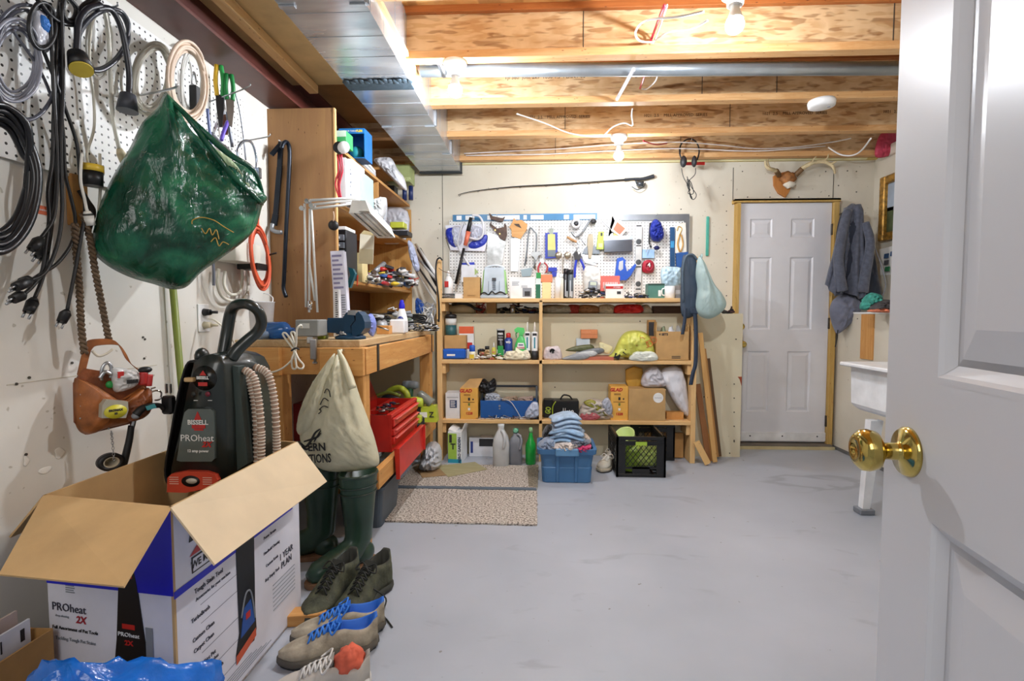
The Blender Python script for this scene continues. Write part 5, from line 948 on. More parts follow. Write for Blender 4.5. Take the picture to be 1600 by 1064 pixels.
g = TB([(1058, 360), (1060, 354), (1065, 357), (1062, 366)], c, -.008, .004, M('#c8a45a', .3, .5)); TB([(1062, 366), (1059, 380), (1062, 392)], c, -.01, .006, M('#cf9f52', .4), g); TB([(1064, 366), (1067, 380), (1064, 392)], c, -.01, .006, M('#cf9f52', .4), g); g.obj('pliers', o)
c = (1062, 405); o = HT('blue_packet', 'blue packet below the white carded pliers', 'packet', *c, .02); PR([(1056, 396), (1074, 394), (1072, 417), (1057, 418)], c, -.014, .004, M('#2a5aa0', .4)).obj('packet_body', o)
# ---- other things on the back wall
o = thing('scraper_stick', 'slim turquoise stick hanging upright on the back wall beside the door', 'stick', at(1106, 340, Y=Y_B - .012))
G(M('#4fae9c', .4)).box(0, 0, -.15, .024, .012, .32, .004).obj('stick_body', o)
q = at(715, 303, Y=Y_B - .03); c = (715, 303); o = thing('fishing_rod', 'black fishing rod with a reel hanging flat high on the back wall', 'fishing rod', q); s2 = (Y_B - .03) / 800
g = G(BLACK).tube([((x - 715) * s2, 0, -(y - 303) * s2) for x, y in ((716, 304), (740, 299), (800, 293), (870, 290), (972, 284))], lambda t_: .0022 + .004 * t_, 6); g.obj('rod_blank', o)
g = G(M('#2c3036', .6)).tube([((x - 715) * s2, 0, -(y - 303) * s2) for x, y in ((972, 284), (985, 283), (1000, 283), (1016, 279))], lambda t_: .009 + .01 * abs(t_ - .3), 8); g.obj('rod_handle', o)
g = G(DARK)
for x, y in ((716, 304), (745, 298), (775, 295), (810, 292.5), (850, 291), (890, 289), (916, 288), (930, 287)): g.tube([((x - 715) * s2, 0, -(y - 303) * s2), ((x - 713) * s2, 0, -(y - 300) * s2 + .003), ((x - 711) * s2, 0, -(y - 303) * s2)], .0018, 5, 3)
g.obj('rod_guides', o)
g = G(M('#50565c', .3, .6)).cyl(((990 - 715) * s2, -.02, -(291 - 303) * s2), ((990 - 715) * s2 + .05, -.02, -(292 - 303) * s2), .022).cyl(((988 - 715) * s2, 0, -(284 - 303) * s2), ((990 - 715) * s2, -.01, -(291 - 303) * s2), .006); g.tube([((982 - 715) * s2, -.03, -(296 - 303) * s2), ((990 - 715) * s2, -.04, -(301 - 303) * s2), ((1000 - 715) * s2, -.03, -(296 - 303) * s2), ((1002 - 715) * s2, -.02, -(290 - 303) * s2)], .004, 6); g.obj('reel', o)
# headphones
q = at(1078, 222, Y=4.15); o = thing('headphones', 'black headphones hanging from the last joist beside the fishing rod', 'headphones', (q.x, 4.13, q.z)); s3 = 4.13 / 800; c = (1078, 222)
H3 = lambda x, y, d=0: ((x - 1078) * s3, d, -(y - 222) * s3)
G(BLACK).tube([H3(x, y) for x, y in ((1066, 250), (1062, 240), (1063, 228), (1071, 220), (1080, 219), (1088, 226), (1091, 238), (1088, 250))], .006, 8).obj('headband', o)
for x in (1067, 1083): G(DARK).ell(H3(x, 253, -.015), .026 if x < 1070 else .02, .028, .045, 14).obj('ear_cup', o)
g = G(BLACK).tube([H3(x, y) for x, y in ((1065, 262), (1068, 275), (1076, 290), (1079, 305), (1084, 309), (1088, 302), (1080, 290), (1076, 280), (1078, 300), (1082, 308), (1077, 296), (1074, 284), (1085, 272), (1086, 262))], .003, 5); g.tube([H3(x, y, -.01) for x, y in ((1073, 275), (1077, 290), (1075, 300), (1083, 300), (1079, 284), (1073, 280), (1078, 296))], .003, 5); g.obj('headphone_cord', o)
G(STEEL).tube([H3(1078, 222, .05), H3(1078, 222, -.02), H3(1078, 219, -.03)], .003, 5).obj('nail', o)
solo(G(RED).box(0, 0, 0, .16, .012, .022), 'red_marker_strip', 'short red strip behind the headphones under the last joist', 'strip', (q.x + .04, 4.16, ZO(258, 4.16)))
# antlers
q = at(1232, 296, Y=Y_B - .01); o = thing('antler_mount', 'deer antlers on a small wooden shield plaque above the back door', 'antlers', (q.x, Y_B - .012, q.z)); s4 = Y_B / 800
A3 = lambda x, y, d=0: ((x - 1232) * s4, -d, -(y - 296) * s4)
G(wood('plaque', '#c98a4c', '#b57436', 'Z', 12, knots=False)).prism(O([(1209, 276), (1218, 272), (1227, 270), (1238, 275), (1238, 284), (1232, 300), (1227, 308), (1217, 302), (1210, 290)], (1232, 296), s4), -.012, .012).obj('plaque', o)
G(M('#a8703e', .7, nz=.3, ns=30)).ell(A3(1228, 281, .035), .06, .04, .05, 16, .3).obj('skull_cap', o); G(M('#e5ddcc', .6)).ell(A3(1229, 291, .045), .045, .03, .028, 14, .4, 3).obj('skull_bone', o)
AM = M('#d9c79c', .5, nz=.25, ns=20); AD = M('#7a5a36', .6, nz=.3, ns=25)
def horn(name, pts, r):
    g = G(AM).tube([A3(*p) for p in pts], r, 9); return g
g = horn('l', [(1214, 277, .04), (1205, 272, .08), (1193, 270, .11), (1188, 266, .12), (1187, 259, .12)], lambda t_: .019 - .012 * t_); g.tube([A3(1196, 271, .1), A3(1191, 264, .12), A3(1192, 256, .11)], lambda t_: .011 - .008 * t_, 7); g.obj('antler', o)
g = horn('r', [(1238, 277, .04), (1246, 268, .07), (1258, 262, .10), (1271, 262, .12), (1281, 268, .13), (1284, 272, .13), (1286, 280, .13)], lambda t_: .02 - .012 * t_)
for a_ in ([(1268, 262, .12), (1274, 258, .13), (1276, 252, .13)], [(1258, 262, .1), (1256, 259, .12), (1260, 254, .12)], [(1279, 267, .13), (1284, 264, .14), (1287, 263, .14)]): g.tube([A3(*p) for p in a_], lambda t_: .011 - .008 * t_, 7)
g.obj('antler', o)
g = G(AD).tube([A3(1214, 277, .04), A3(1206, 272, .08)], .02, 9).tube([A3(1238, 277, .04), A3(1245, 269, .07)], .021, 9); g.obj('antler_burr', o)
# coat
cx_, cy_ = 1332, 322; Yc = 4.12; q = at(cx_, cy_, Y=Yc); o = thing('hooded_jacket', 'grey and navy jacket hanging on the wall to the right of the back door', 'jacket', (q.x, Yc, q.z)); s5 = Yc / 800
C3 = lambda pts: O(pts, (cx_, cy_), s5)
JG_ = M('#555a69', .9, nz=.2, ns=40, sheen=.3, bump=.15, bs=220); JN = M('#20283a', .8, nz=.2, sheen=.2)
G(JN).puff(C3([(1325, 322), (1337, 320), (1346, 345), (1362, 385), (1372, 430), (1378, 462), (1366, 472), (1340, 470), (1318, 455), (1308, 400), (1312, 345)]), .07, .05, wr=.2, seed=3, rg=10, fr=8).obj('jacket_back', o)
def fold_panel(pts_top, pts_bot, D, n, nu=22, nv=16, ph=0, mat=JG_):
    """draped cloth between an upper and a lower edge with vertical folds"""
    A, B = C3(pts_top), C3(pts_bot)
    def L_(P, u):
        k = u * (len(P) - 1); i = min(int(k), len(P) - 2); f = k - i; return P[i][0] * (1 - f) + P[i + 1][0] * f, P[i][1] * (1 - f) + P[i + 1][1] * f
    def f(u, v):
        a, b2 = L_(A, u), L_(B, u); x = a[0] + (b2[0] - a[0]) * v; z = a[1] + (b2[1] - a[1]) * v
        return (x, -D * (sin(u * pi) ** .6) * (.55 + .5 * v) - .018 * v * sin(u * n * pi + ph) - .008 * noise.noise(Vector((u * 5, v * 4, ph))) - .02, z)
    return G(mat).sheet(f, nu, nv, .006)
fold_panel([(1318, 326), (1326, 322), (1334, 322)], [(1292, 440), (1300, 458), (1318, 453)], .06, 5, ph=1).obj('left_panel', o)
fold_panel([(1326, 322), (1336, 322), (1344, 345)], [(1316, 450), (1335, 462), (1352, 450)], .09, 6, ph=2).obj('front_panel', o)
g = G(JG_); g.tube([((x - cx_) * s5, -.12 - dd_, -(y - cy_) * s5) for x, y, dd_ in ((1342, 350, -.04), (1346, 375, -.01), (1344, 400, .0), (1339, 425, .01), (1336, 452, .01))], lambda t_: .028 + .010 * t_, 12); g.obj('sleeve', o)
g = G(JG_); g.tube([((x - cx_) * s5, -.09 - dd_, -(y - cy_) * s5) for x, y, dd_ in ((1320, 330, -.04), (1310, 360, -.01), (1304, 400, .0), (1306, 430, .01), (1310, 450, .01))], lambda t_: .03 + .010 * t_, 12); g.obj('sleeve', o)
G(M('#6d7182', .9, nz=.2, sheen=.3)).puff(C3([(1316, 456), (1330, 452), (1346, 464), (1348, 478), (1336, 496), (1318, 514), (1310, 506), (1303, 482), (1306, 466)]), .07, .03, wr=.25, seed=6, rg=9).obj('hood', o)
G(BLACK).tube([((x - cx_) * s5, -.04, -(y - cy_) * s5) for x, y in ((1312, 508), (1311, 522), (1309, 534))], .004, 5).obj('drawstring', o)
G(M('#8a8e98', .5)).tube([((x - cx_) * s5, -.1, -(y - cy_) * s5) for x, y in ((1352, 380), (1362, 405), (1372, 440), (1366, 462))], .0035, 5).obj('zip', o)
solo(G(STEEL).cyl((0, 0, 0), (0, .17, 0), .005), 'coat_hook', 'steel coat hook behind the hanging jacket', 'hook', (q.x, Yc, q.z - .03))
# hats on the right ledge
for pts, c_, lab, nm in (([(1346, 482), (1350, 468), (1360, 458), (1371, 463), (1368, 476), (1356, 484)], '#3f9a8c', 'teal cap lying on the right half wall under the jacket', 'cap'), ([(1360, 484), (1366, 473), (1380, 468), (1392, 472), (1394, 484)], '#4a4748', 'dark patterned knit hat on the right half wall', 'hat'), ([(1358, 487), (1366, 481), (1380, 483), (1390, 488)], '#cf7a5a', 'orange brown glove at the edge of the right half wall', 'glove')):
    Yq = 3.55 if nm != 'cap' else 3.62; solo(G(M(c_, .85, nz=.3, ns=40)).puff(O(pts, (1370, 487), Yq / 800), .07, .04, wr=.35, seed=len(nm)), nm, lab, nm, (XO(1370, Yq) + .0, Yq, 1.112))
# picture and notes on the right wall
g = None; yA, yB2 = at(1381, 320, X=X_R).y, 3.35
o = thing('framed_picture', 'ornate gilt framed landscape picture on the right wall', 'picture', (X_R - .002, (yA + yB2) / 2, 0)); zt_, zb_ = at(1383, 278, X=X_R).z, at(1383, 377, X=X_R).z
L_ = yA - yB2; GF = M('#b88a3c', .35, .5, nz=.35, ns=40, bump=.3, bs=60)
for s_ in (-1, 1): G(GF).box(-.02, s_ * (L_ / 2 - .03), (zt_ + zb_) / 2, .04, .06, zt_ - zb_, .008).obj('frame_side', o)
for z in (zt_ - .03, zb_ + .03): G(GF).box(-.02, 0, z, .036, L_ - .12, .06, .008).obj('frame_rail', o)
g = G(M('#aab8c8', .5)).box(-.008, 0, (zt_ + zb_) / 2 + .08, .004, L_ - .12, (zt_ - zb_) / 2 - .04); g.m(M('#4f5a3c', .6, nz=.3)).box(-.008, 0, (zt_ + zb_) / 2 - .09, .004, L_ - .12, (zt_ - zb_) / 2 - .06); g.obj('canvas', o)
q = at(1384, 405, X=X_R); o = thing('wall_calendar', 'white printed paper sheet tacked on the right wall below the picture', 'calendar', (X_R - .004, q.y - .12, q.z))
G(PAPER).hexa([(-.002, .17, -.12), (-.002, -.17, -.14), (.0, -.17, -.14), (0, .17, -.12), (-.03, .15, .08), (-.002, -.17, .10), (0, -.17, .10), (-.02, .15, .08)]).obj('sheet', o)
for y_, z, c_ in ((.07, .02, '#3a5a80'), (.07, -.03, '#55585e'), (.06, -.08, '#2f7a4c'), (.0, .03, '#4a6a96')): G(M(c_, .6)).box(-.026 + abs(z) * .05, y_, z, .004, .05, .035, rot=(0, .1, 0)).obj('printed_block', o)
# sink
xs0 = XO(1344, 2.83, 572); o = thing('laundry_sink', 'white plastic laundry tub on slanted legs beside the near door', 'sink', (xs0 + .02, 2.8, .0)); zr = ZO(573, 2.83, 1344)
PW = M('#e6e8ea', .35)
G(PW).box(.28, -.05, zr, .60, .55, .022, .006).obj('tub_rim', o)
g = G(PW); z0_ = .56; r4 = lambda i, z: [(.04 + i, -.28 + i, z), (.52 - i, -.28 + i, z), (.52 - i, .2 - i, z), (.04 + i, .2 - i, z)]
g.rings([r4(.03, .555), r4(.012, z0_ + .01), r4(.0, z0_ + .03), r4(-.005, zr - .012)], sm=False); g.obj('tub_basin', o)
for k, (x, y) in enumerate(((.04, .05), (.50, .05), (.04, -.26), (.50, -.26))):
    G(PW).hexa([(x - .02, y - .02, .03), (x + .02, y - .02, .03), (x + .02, y + .02, .03), (x - .02, y + .02, .03), (x + .005, y - .025, .52), (x + .07, y - .025, .52), (x + .07, y + .025, .52), (x + .005, y + .025, .52)]).obj('leg', o)
    G(M('#7b8087', .5)).box(x + .0, y, .016, .08, .07, .03, .004).obj('leg_foot', o)
G(DARK).tube([(.27, -.04, .5), (.27, -.04, .36), (.3, -.02, .32), (.38, .0, .36)], .022, 10).obj('drain_pipe', o)
# ================================================================== workbench at the left
XB0, XB1, YB0, YB1, ZB = -1.36, -.787, 2.25, 3.72, .98
PX, PY, PZ = PINE('X'), PINE('Y'), PINE('Z')
wb = thing('workbench', 'sturdy wooden workbench along the left wall', 'workbench', ((XB0 + XB1) / 2, YB0, 0)); bx_ = (XB0 + XB1) / 2
TOPM = wood('bench_top', '#d9c29a', '#b79a70', 'Y', 10, .6)
g = G(TOPM); g.box(-.04, .79, ZB - .017, XB1 - XB0 + .01 - .0, 1.5, .034, .003); g.box(.0, .42, ZB - .0168, .02, .02, .03); g.obj('bench_top', wb)
G(PX).box(-(.0) - .19, -.012, ZB - .094, .20 + .0, .028, .125, .002).obj('front_apron', wb); G(PX).box(.19, -.012, ZB - .094, .196, .028, .125, .002).obj('front_apron', wb)
G(PX).box(0, .012, ZB - .094, XB1 - XB0 - .02, .02, .12, .002).obj('inner_rail', wb)
G(PY).box((XB1 - XB0) / 2 - .012, .745, ZB - .097, .028, 1.46, .12, .002).obj('side_apron', wb)
for y in (.18, 1.40): G(M('#3a3634', .4, .6)).box((XB1 - XB0) / 2 + .004, y, ZB - .09, .004, .022 if y > 1 else .03, .13, .001).obj('steel_bracket', wb)
for x, y in ((XB1 - bx_ - .045, .045), (-.21 + .08, .045), (XB1 - bx_ - .045, 1.42), (XB0 - bx_ + .05, 1.42)): G(PZ).box(x, y, (ZB - .034) / 2, .075, .085, ZB - .034, .003).obj('leg', wb)
LSM = wood('low_shelf', '#9aa09a', '#7d8480', 'Y', 10, .6); ZS = .345
G(LSM).box(-.02, .77, ZS, XB1 - XB0 - .1, 1.40, .018).obj('lower_shelf', wb)
G(PY).box(XB1 - bx_ - .0, .79, ZS - .04, .034, 1.33, .09, .002).obj('lower_rail', wb); G(PX).box(.05, .09, ZS - .045, .38, .034, .09, .002).obj('lower_rail', wb)
# ---- tall bookcase standing on the bench
PLY = wood('ply_side', '#a98150', '#99714a', 'Z', 7, .7, dark='#5a3a1c'); bcx = -1.26
KX, KY0, KY1, KT = -1.076, 2.69, 4.27, 2.175
bc = thing('bookcase', 'tall plywood bookcase with its open side facing the room', 'bookcase', (-1.26, KY0, ZB))
lz = lambda z: z - ZB; W_ = .36
G(PLY).box(0, .009, (KT - ZB) / 2, W_, .018, KT - ZB - .002, .001).obj('side_panel', bc)
g = G(wood('kbs', '#dcb27a', '#c99a60', 'Z', 9)); g.box(W_ / 2 - .002, -.0 + .009, (KT - ZB) / 2, .008, .022, KT - ZB - .004); g.obj('edge_strip', bc)
G(wood('kend', '#d8a964', '#c8944e', 'Z', 9)).box(0, KY1 - KY0 - .009, (1.96 - 1.105) / 2 + .125, W_, .018, 1.96 - 1.105).obj('end_panel', bc)
G(wood('kback', '#8a5428', '#74441f', 'Z', 8, dark='#3a2010')).box(-W_ / 2 + .004, (KY1 - KY0) / 2, (KT - 1.11) / 2 + .13, .006, KY1 - KY0 - .03, KT - 1.14).obj('back_panel', bc)
SHM = wood('kshelf', '#cf9f62', '#bd8a4c', 'Y', 9)
for z, y0, y1 in ((2.0, .02, 1.56), (1.69, .02, 1.56), (1.29, .02, 1.56)): G(SHM).box(0, (y0 + y1) / 2, lz(z) - .009, W_ - .01, y1 - y0, .018, .001).obj('shelf', bc)
G(SHM).box(0, .75, lz(1.84), W_ - .02, .016, .29).obj('divider', bc)
G(SHM).box(-.02, .29, lz(1.13), W_ - .06, .016, .29).obj('divider', bc)
G(SHM).box(0, 1.28, lz(2.15), W_ - .02, .5, .016).obj('shelf', bc)
G(PX).box(-.05, 1.52, 1.33, .4, .02, .08, .002).obj('cleat', bc)
def K(px, py, Y): return at(px, py, Y=Y)
def kb(name, lab, cat, px0, px1, py0, py1, Y, dep, mat, deco=None, side=None, rz=0, zb=None, group=None, b=.001, dc='printing'):
    a, c_ = at(px0, py0, Y=Y), at(px1, py1, Y=Y); w_ = c_.x - a.x; z0 = c_.z if zb is None else zb; h = a.z - z0
    g = G(mat).box(0, dep / 2, h / 2, w_, dep, h, b)
    if not deco: return solo(g, name, lab, cat, ((a.x + c_.x) / 2, Y, z0), rz, group)
    o = thing(name, lab, cat, ((a.x + c_.x) / 2, Y, z0), rz, group); g.obj('box_body', o); d = G(); deco(d, w_, h); d.obj(dc, o); return o
S1, S2, S3 = 2.0005, 1.6905, 1.2905
# top shelf
kb('small_green_box', 'small bright green box at the near end of the bookcase top shelf', 'box', 526, 541, 204, 225, 2.76, .10, M('#3ba05a'), zb=S1, deco=PAT(M('#cfe6d2'), -.5, .5, .6, 1))
o = thing('toy_box', 'blue open fronted box with a teal ball inside on the bookcase top shelf', 'box', (K(550, 240, 2.98).x, 2.98, S1)); bw2, bh2, bd2 = K(570, 0, 2.98).x - K(530, 0, 2.98).x, .17, .13; BL = M('#1f6fb0', .4)
g = G(BL).box(0, bd2 / 2, bh2 - .002, bw2, bd2, .004).box(0, bd2 / 2, .003, bw2, bd2, .004).box(-bw2 / 2, bd2 / 2, bh2 / 2, .004, bd2, bh2).box(bw2 / 2, bd2 / 2, bh2 / 2, .004, bd2, bh2).box(0, bd2, bh2 / 2, bw2, .004, bh2).box(0, .001, bh2 - .015, bw2, .004, .03); g.obj('box_body', o)
g = G(WHITE).text('INDOOR TARGET', .013, (-.012, -.002, bh2 - .016)); g.m(YELLOW).text('FUN', .018, (.045, -.002, bh2 - .016), bold=.001); g.obj('lettering', o)
solo(G(M('#2b8f9a', .4)).ell((0, 0, .042), .04, .04, .042, 18), 'teal_ball', 'teal ball inside the blue open box', 'ball', (o.location.x + .005, 3.05, S1 + .006)); solo(G(M('#c8d2c8', .4)).ell((0, 0, .02), .028, .028, .02, 14, .1).ell((.01, -.015, .03), .012, .01, .01, 8), 'white_ball', 'small white and red ball in the upper part of the blue open box', 'ball', (o.location.x - .03, 3.06, S1 + .10))
bpy.data.objects['white_ball'].location.z = S1 + .006
for k in range(3): solo(G(M(['#e9e9ec', '#d5d8dc', '#eeeeee'][k])).box(0, .11, .0, .12, .26, .018, .001), 'white_book', ['lowest', 'middle', 'topmost'][k] + ' of the flat white books right of the blue open box', 'book', (-1.165 + .008 * k, 3.20, S1 + .0095 + .0195 * k), .04 * k, 'white books on the bookcase top')
def kbag(name, lab, cat, pts, Y, z0, D, col, wr=.4, seed=1, mat=None, fr=12, Db=None, rough=.4): return bagp(name, lab, cat, pts, Y, z0, D, col, wr, seed, mat=mat, fr=fr, Db=Db, rough=rough)
kbag('plastic_bag', 'long crumpled white plastic bag on the bookcase top shelf', 'bag', [(585, 265), (596, 262), (612, 263), (622, 280), (632, 293), (636, 312), (626, 308), (608, 290), (592, 275)], 3.75, S1, .06, '#e2e2e6', .45, 41)
o = kb('board_game_box', 'long flat printed game box on the small upper bookcase shelf', 'box', 603, 640, 257, 268, 4.05, .16, M('#a9b478', .5), PAT(M('#2d3f86'), -.5, -.2, .1, .9), zb=lz(0) * 0 + 2.139); G(M('#cfd8a0')).text('EZ TRACKER', .03, (.02, -.0016, .02), bold=.001).obj('lettering', o)
for k, px in enumerate((628, 638)): solo(G(M('#1d2f63', .4)).cyl((0, 0, 0), (0, 0, .11), .018), 'blue_tube', ['left', 'right'][k] + ' of the two dark blue tubes at the far end of the bookcase', 'tube', (K(px, 300, 4.0).x, 4.08, S1), 0, 'dark blue tubes')
solo(G(BLACK).box(0, 0, .055, .07, .1, .11), 'black_box', 'black box beside the dark blue tubes', 'box', (K(618, 300, 4.1).x - .03, 4.1, S1))
g = G(M('#5b3a78', .6)); rr = random.Random(7); [g.tube([(rr.uniform(-.05, .05), rr.uniform(-.02, .02), rr.uniform(.006, .05)) for _ in range(8)], .005, 5) for k in range(3)]; solo(g, 'purple_laces', 'tangle of purple and brown laces above the bookcase back', 'laces', (-1.30, 3.7, S1))
# spool + red cords on the panel edge
o = thing('cord_reel', 'black and white round reel hanging on the near edge of the bookcase', 'reel', K(535, 232, 2.66)); G(WHITE).lathe([(.006, 0), (.03, 0), (.032, .004), (.03, .008), (.006, .01)], (.012, -.012, 0), 26, ax='y').obj('reel_face', o); G(BLACK).lathe([(.02, 0), (.03, .001), (.03, .02), (.02, .02)], (-.012, 0, 0), 22, ax='y').obj('reel_back', o)
g = G(M('#c8283c', .4))
for k, dx in enumerate((-.012, 0, .01)): g.tube([(dx, -.004, -.02), (dx + .008, -.012, -.1), (dx - .012, -.006, -.17), (dx * .5, -.006, -.24)], .0045, 6)
solo(g, 'red_string', 'red strings hanging down the near edge of the bookcase', 'cord', K(531, 236, 2.66))
# binders on shelf 2
o = kb('binder', 'white binder standing nearest on the second bookcase shelf', 'binder', 530, 541, 246, 322, 2.74, .2, M('#d9dbe2'), zb=S2)
o = kb('binder', 'white printed binder standing between the plain and the teal ones', 'binder', 541, 551, 248, 320, 2.80, .2, WHITE, LINES(GREY, -.4, .4, .1, .9, 9), zb=S2)
o = kb('binder', 'pale teal binder standing at the right of the three', 'binder', 552, 566, 268, 318, 2.92, .2, M('#a9d2d6'), MULT(PAT(DARK, -.45, -.2, .6, .9), PAT(DARK, -.45, -.2, .1, .4)), zb=S2)
solo(G(M('#b6bcb0')).box(0, .05, .055, .02, .1, .11), 'grey_case', 'narrow grey case right of the teal binder', 'case', (-1.12, 3.12, S2))
kbag('newspaper_bundle', 'crumpled printed newspaper bundle over the lamp shade on the second shelf', 'paper', [(572, 318), (577, 308), (588, 302), (604, 300), (603, 318), (596, 335), (586, 330)], 3.25, S2, .06, '#cfd0d0', .45, 43)
kbag('foil_packet', 'silver foil packet standing beside the newspaper bundle', 'packet', [(592, 312), (605, 310), (604, 340), (598, 345), (592, 338)], 3.35, S2, .03, '#aeb2ba', .4, 44, rough=.25)
solo(G(M('#dcdde6', .3, tl=.2)).puff([(-.12, 0), (.1, 0), (.12, .24), (-.1, .25)], .03, .03, wr=.5, seed=3, fr=30, k=3), 'bubble_wrap', 'sheet of bubble wrap standing at the far end of the second shelf', 'packaging', (-1.2, 4.15, S2 + .0))
kb('lime_case', 'lime yellow case on the far part of the second shelf', 'case', 609, 631, 347, 362, 3.9, .1, M('#cfd84a', .4), zb=S2 + .06, b=.006)
kb('black_tool_case', 'black tool case under the lime yellow case', 'case', 606, 638, 360, 380, 3.88, .13, M('#25272e', .4), zb=S2, b=.006)
bpy.data.objects['lime_case'].location.z = bpy.data.objects['black_tool_case'].location.z + K(0, 360, 3.88).z - S2 + .001
# parts organiser
o = thing('parts_organizer', 'black parts organizer with rows of small grey drawers under the second shelf', 'organizer', (-1.22, 2.86, 1.3315)); ow = .25
G(M('#1a1a1e', .4)).box(0, .09, .10, ow, .17, .28, .004).obj('organizer_body', o)
for r_ in range(6):
    for c__ in range(3):
        g = G(M('#6f747c', .3)).box(-ow / 2 + .045 + c__ * .08, .0, -.02 + r_ * .043, .07, .012, .034, .002); d_ = g.obj('drawer', o)
        G(M('#d8dade', .4)).box(-ow / 2 + .045 + c__ * .08, -.008, -.02 + r_ * .043, .024, .006, .012).obj('drawer_label', d_)
g = None
solo(G(WHITE).box(0, 0, .01, .2, .15, .02, .003), 'white_tray', 'white tray with a blue cap on top of the parts organizer', 'tray', (-1.2, 2.95, 1.5725)); solo(G(M('#2a48c0')).cyl((0, 0, 0), (0, 0, .03), .018), 'small_jar', 'small blue jar in the tray on the parts organizer', 'jar', (-1.19, 2.92, 1.593))
o = kb('rolled_paper_stack', 'cream paper sheets clipped and hanging under the second shelf', 'papers', 560, 582, 366, 412, 2.88, .012, M('#ece5cd', .7), PAT(M('#d5c9a4'), -.5, .5, .0, .5), dc='lower_sheet'); o.rotation_euler = (0, .06, .1)
G(M('#c9b98a', .7)).prism(O([(561, 366), (566, 360), (577, 362), (582, 368)], (571, 412), 2.88 / 800), 0, .01).obj('top_fold', o)
# heap on shelf 3
TEAL = M('#1f6f84', .35)
heap('tool_heap', 'heap of small tools and parts on the lowest bookcase shelf', 'tools', 566, 644, 414, 3.45, S3, [STEEL, DARK, WHITE, LGREY, STEEL, GREY, M('#3a62a8'), DARK, YELLOW, LGREY, RED], 170, .16, 61, sz=.034)
heap('tool_heap', 'smaller heap of metal parts at the near end of the lowest bookcase shelf', 'tools', 560, 590, 430, 3.12, S3, [STEEL, LGREY, DARK, WHITE], 30, .07, 62, sz=.02)
for k, (a, c_, col, r_, lab) in enumerate([((585, 425), (600, 412), '#9a9ca0', .018, 'grey cylinder tilted up in the tool heap'), ((600, 428), (640, 448), '#b9bcc0', .016, 'long silver tube lying across the tool heap'), ((596, 440), (606, 444), '#c8404a', .014, 'red capped tube at the front of the tool heap'), ((575, 437), (590, 441), '#3a72b8', .014, 'blue tube at the front of the tool heap')]):
    Yk = 3.42 - .06 * k + (.2 if k == 1 else 0); a3, c3 = at(*a, Y=Yk), at(*c_, Y=Yk + .12); solo(G(M(col, .35, .3)).cyl((0, 0, 0), c3 - a3, r_, n=12), 'metal_tube', lab, 'tube', a3)
o = thing('bar_clamp', 'teal bar clamp head hanging at the near end of the lowest shelf', 'clamp', K(551, 420, 2.84)); PR_ = lambda pts, c, Y: O(pts, c, Y / 800)
G(TEAL).prism(PR_([(546, 418), (553, 420), (557, 428), (552, 440), (548, 450), (542, 448), (546, 438), (549, 430)], (551, 420), 2.84), -.02, .01).obj('clamp_body', o)
G(M('#e0502c')).tube([K(559, 430, 2.8) - K(551, 420, 2.84), K(558, 447, 2.8) - K(551, 420, 2.84)], .004, 6).obj('orange_screw', o)
kb('paper_carton', 'pale kraft carton standing between the organizer and the tool heap', 'box', 553, 566, 395, 425, 3.06, .1, M('#d2c08c', .7), zb=S3)
# blue/white package and long tubes at the far end
kbag('newspaper', 'folded newspaper and blue packet hanging off the far end of the bookcase', 'newspaper', [(638, 376), (646, 382), (652, 400), (656, 420), (650, 425), (643, 410), (639, 395)], 3.95, K(650, 425, 3.95).z, .03, '#b9c2de', .4, 45)
for k, (a, c_, col, r_) in enumerate([((650, 382), (683, 432), '#e8e8e6', .012), ((655, 390), (684, 445), '#26282c', .02), ((652, 402), (684, 440), '#c9cac8', .010), ((650, 412), (684, 462), '#2e3034', .008), ((650, 424), (683, 476), '#d8d8d4', .006)]):
    a3, c3 = at(*a, Y=4.22 - .035 * k), at(*c_, Y=3.90 - .03 * k); solo(G(M(col, .4)).cyl((0, 0, 0), c3 - a3, r_, n=12), 'long_tube', ['white', 'thick black', 'grey', 'thin black', 'thinnest white'][k] + ' tube slanting between the bookcase and the shelves', 'tube', a3)
# ---- things on the bench top
BT_ = ZB + .0005
g = G(M('#e8e8ea', .4)); o = thing('white_bucket', 'white plastic bucket at the left end of the bench', 'bucket', (K(411, 500, 2.55).x - .03, 2.55, BT_))
G(M('#e6e7ea', .35)).lathe([(.062, 0), (.068, .004), (.082, .175), (.086, .178), (.080, .18), (.066, .01), (.002, .008)], n=28).obj('bucket_body', o); G(WHITE).tube([(-.08, 0, .172), (-.06, .04, .205), (0, .06, .225), (.06, .04, .205), (.08, 0, .172)], .003, 6).obj('bucket_handle', o)
o = thing('blue_bottle', 'translucent blue bottle lying on the bench in front of the bucket', 'bottle', (K(432, 515, 2.36).x, 2.36, BT_ + .041))
BBM = M('#3f7fd0', .12, trans=.45, nz=.05)
G(BBM).lathe([(.003, -.075), (.03, -.074), (.04, -.06), (.04, .045), (.026, .06), (.013, .068), (.013, .085), (.003, .085)], ax='x', n=24).obj('bottle_body', o); G(M('#d6d8da')).box(-.045, -.0385, .004, .032, .004, .04).m(DARK).box(-.05, -.041, .01, .003, .002, .02).box(-.043, -.041, .01, .002, .002, .02).box(-.037, -.041, .01, .003, .002, .02).obj('barcode_label', o)
solo(G(M('#a7c0de', .15, tl=.3)).ell((0, 0, .025), .04, .03, .025, 14, .5, 3), 'plastic_wrap', 'clear plastic wrap ball left of the blue bottle', 'packaging', (K(403, 520, 2.3).x - .0, 2.33, BT_))
o = thing('desk_lamp', 'white jointed arm lamp with a long boxy fluorescent shade clamped to the bench', 'lamp', (K(487, 512, 2.3).x, 2.30, BT_)); lo = Vector(o.location); LW = M('#dadad6', .35)
Lp = lambda px, py, Y=2.3: at(px, py, Y=Y) - lo
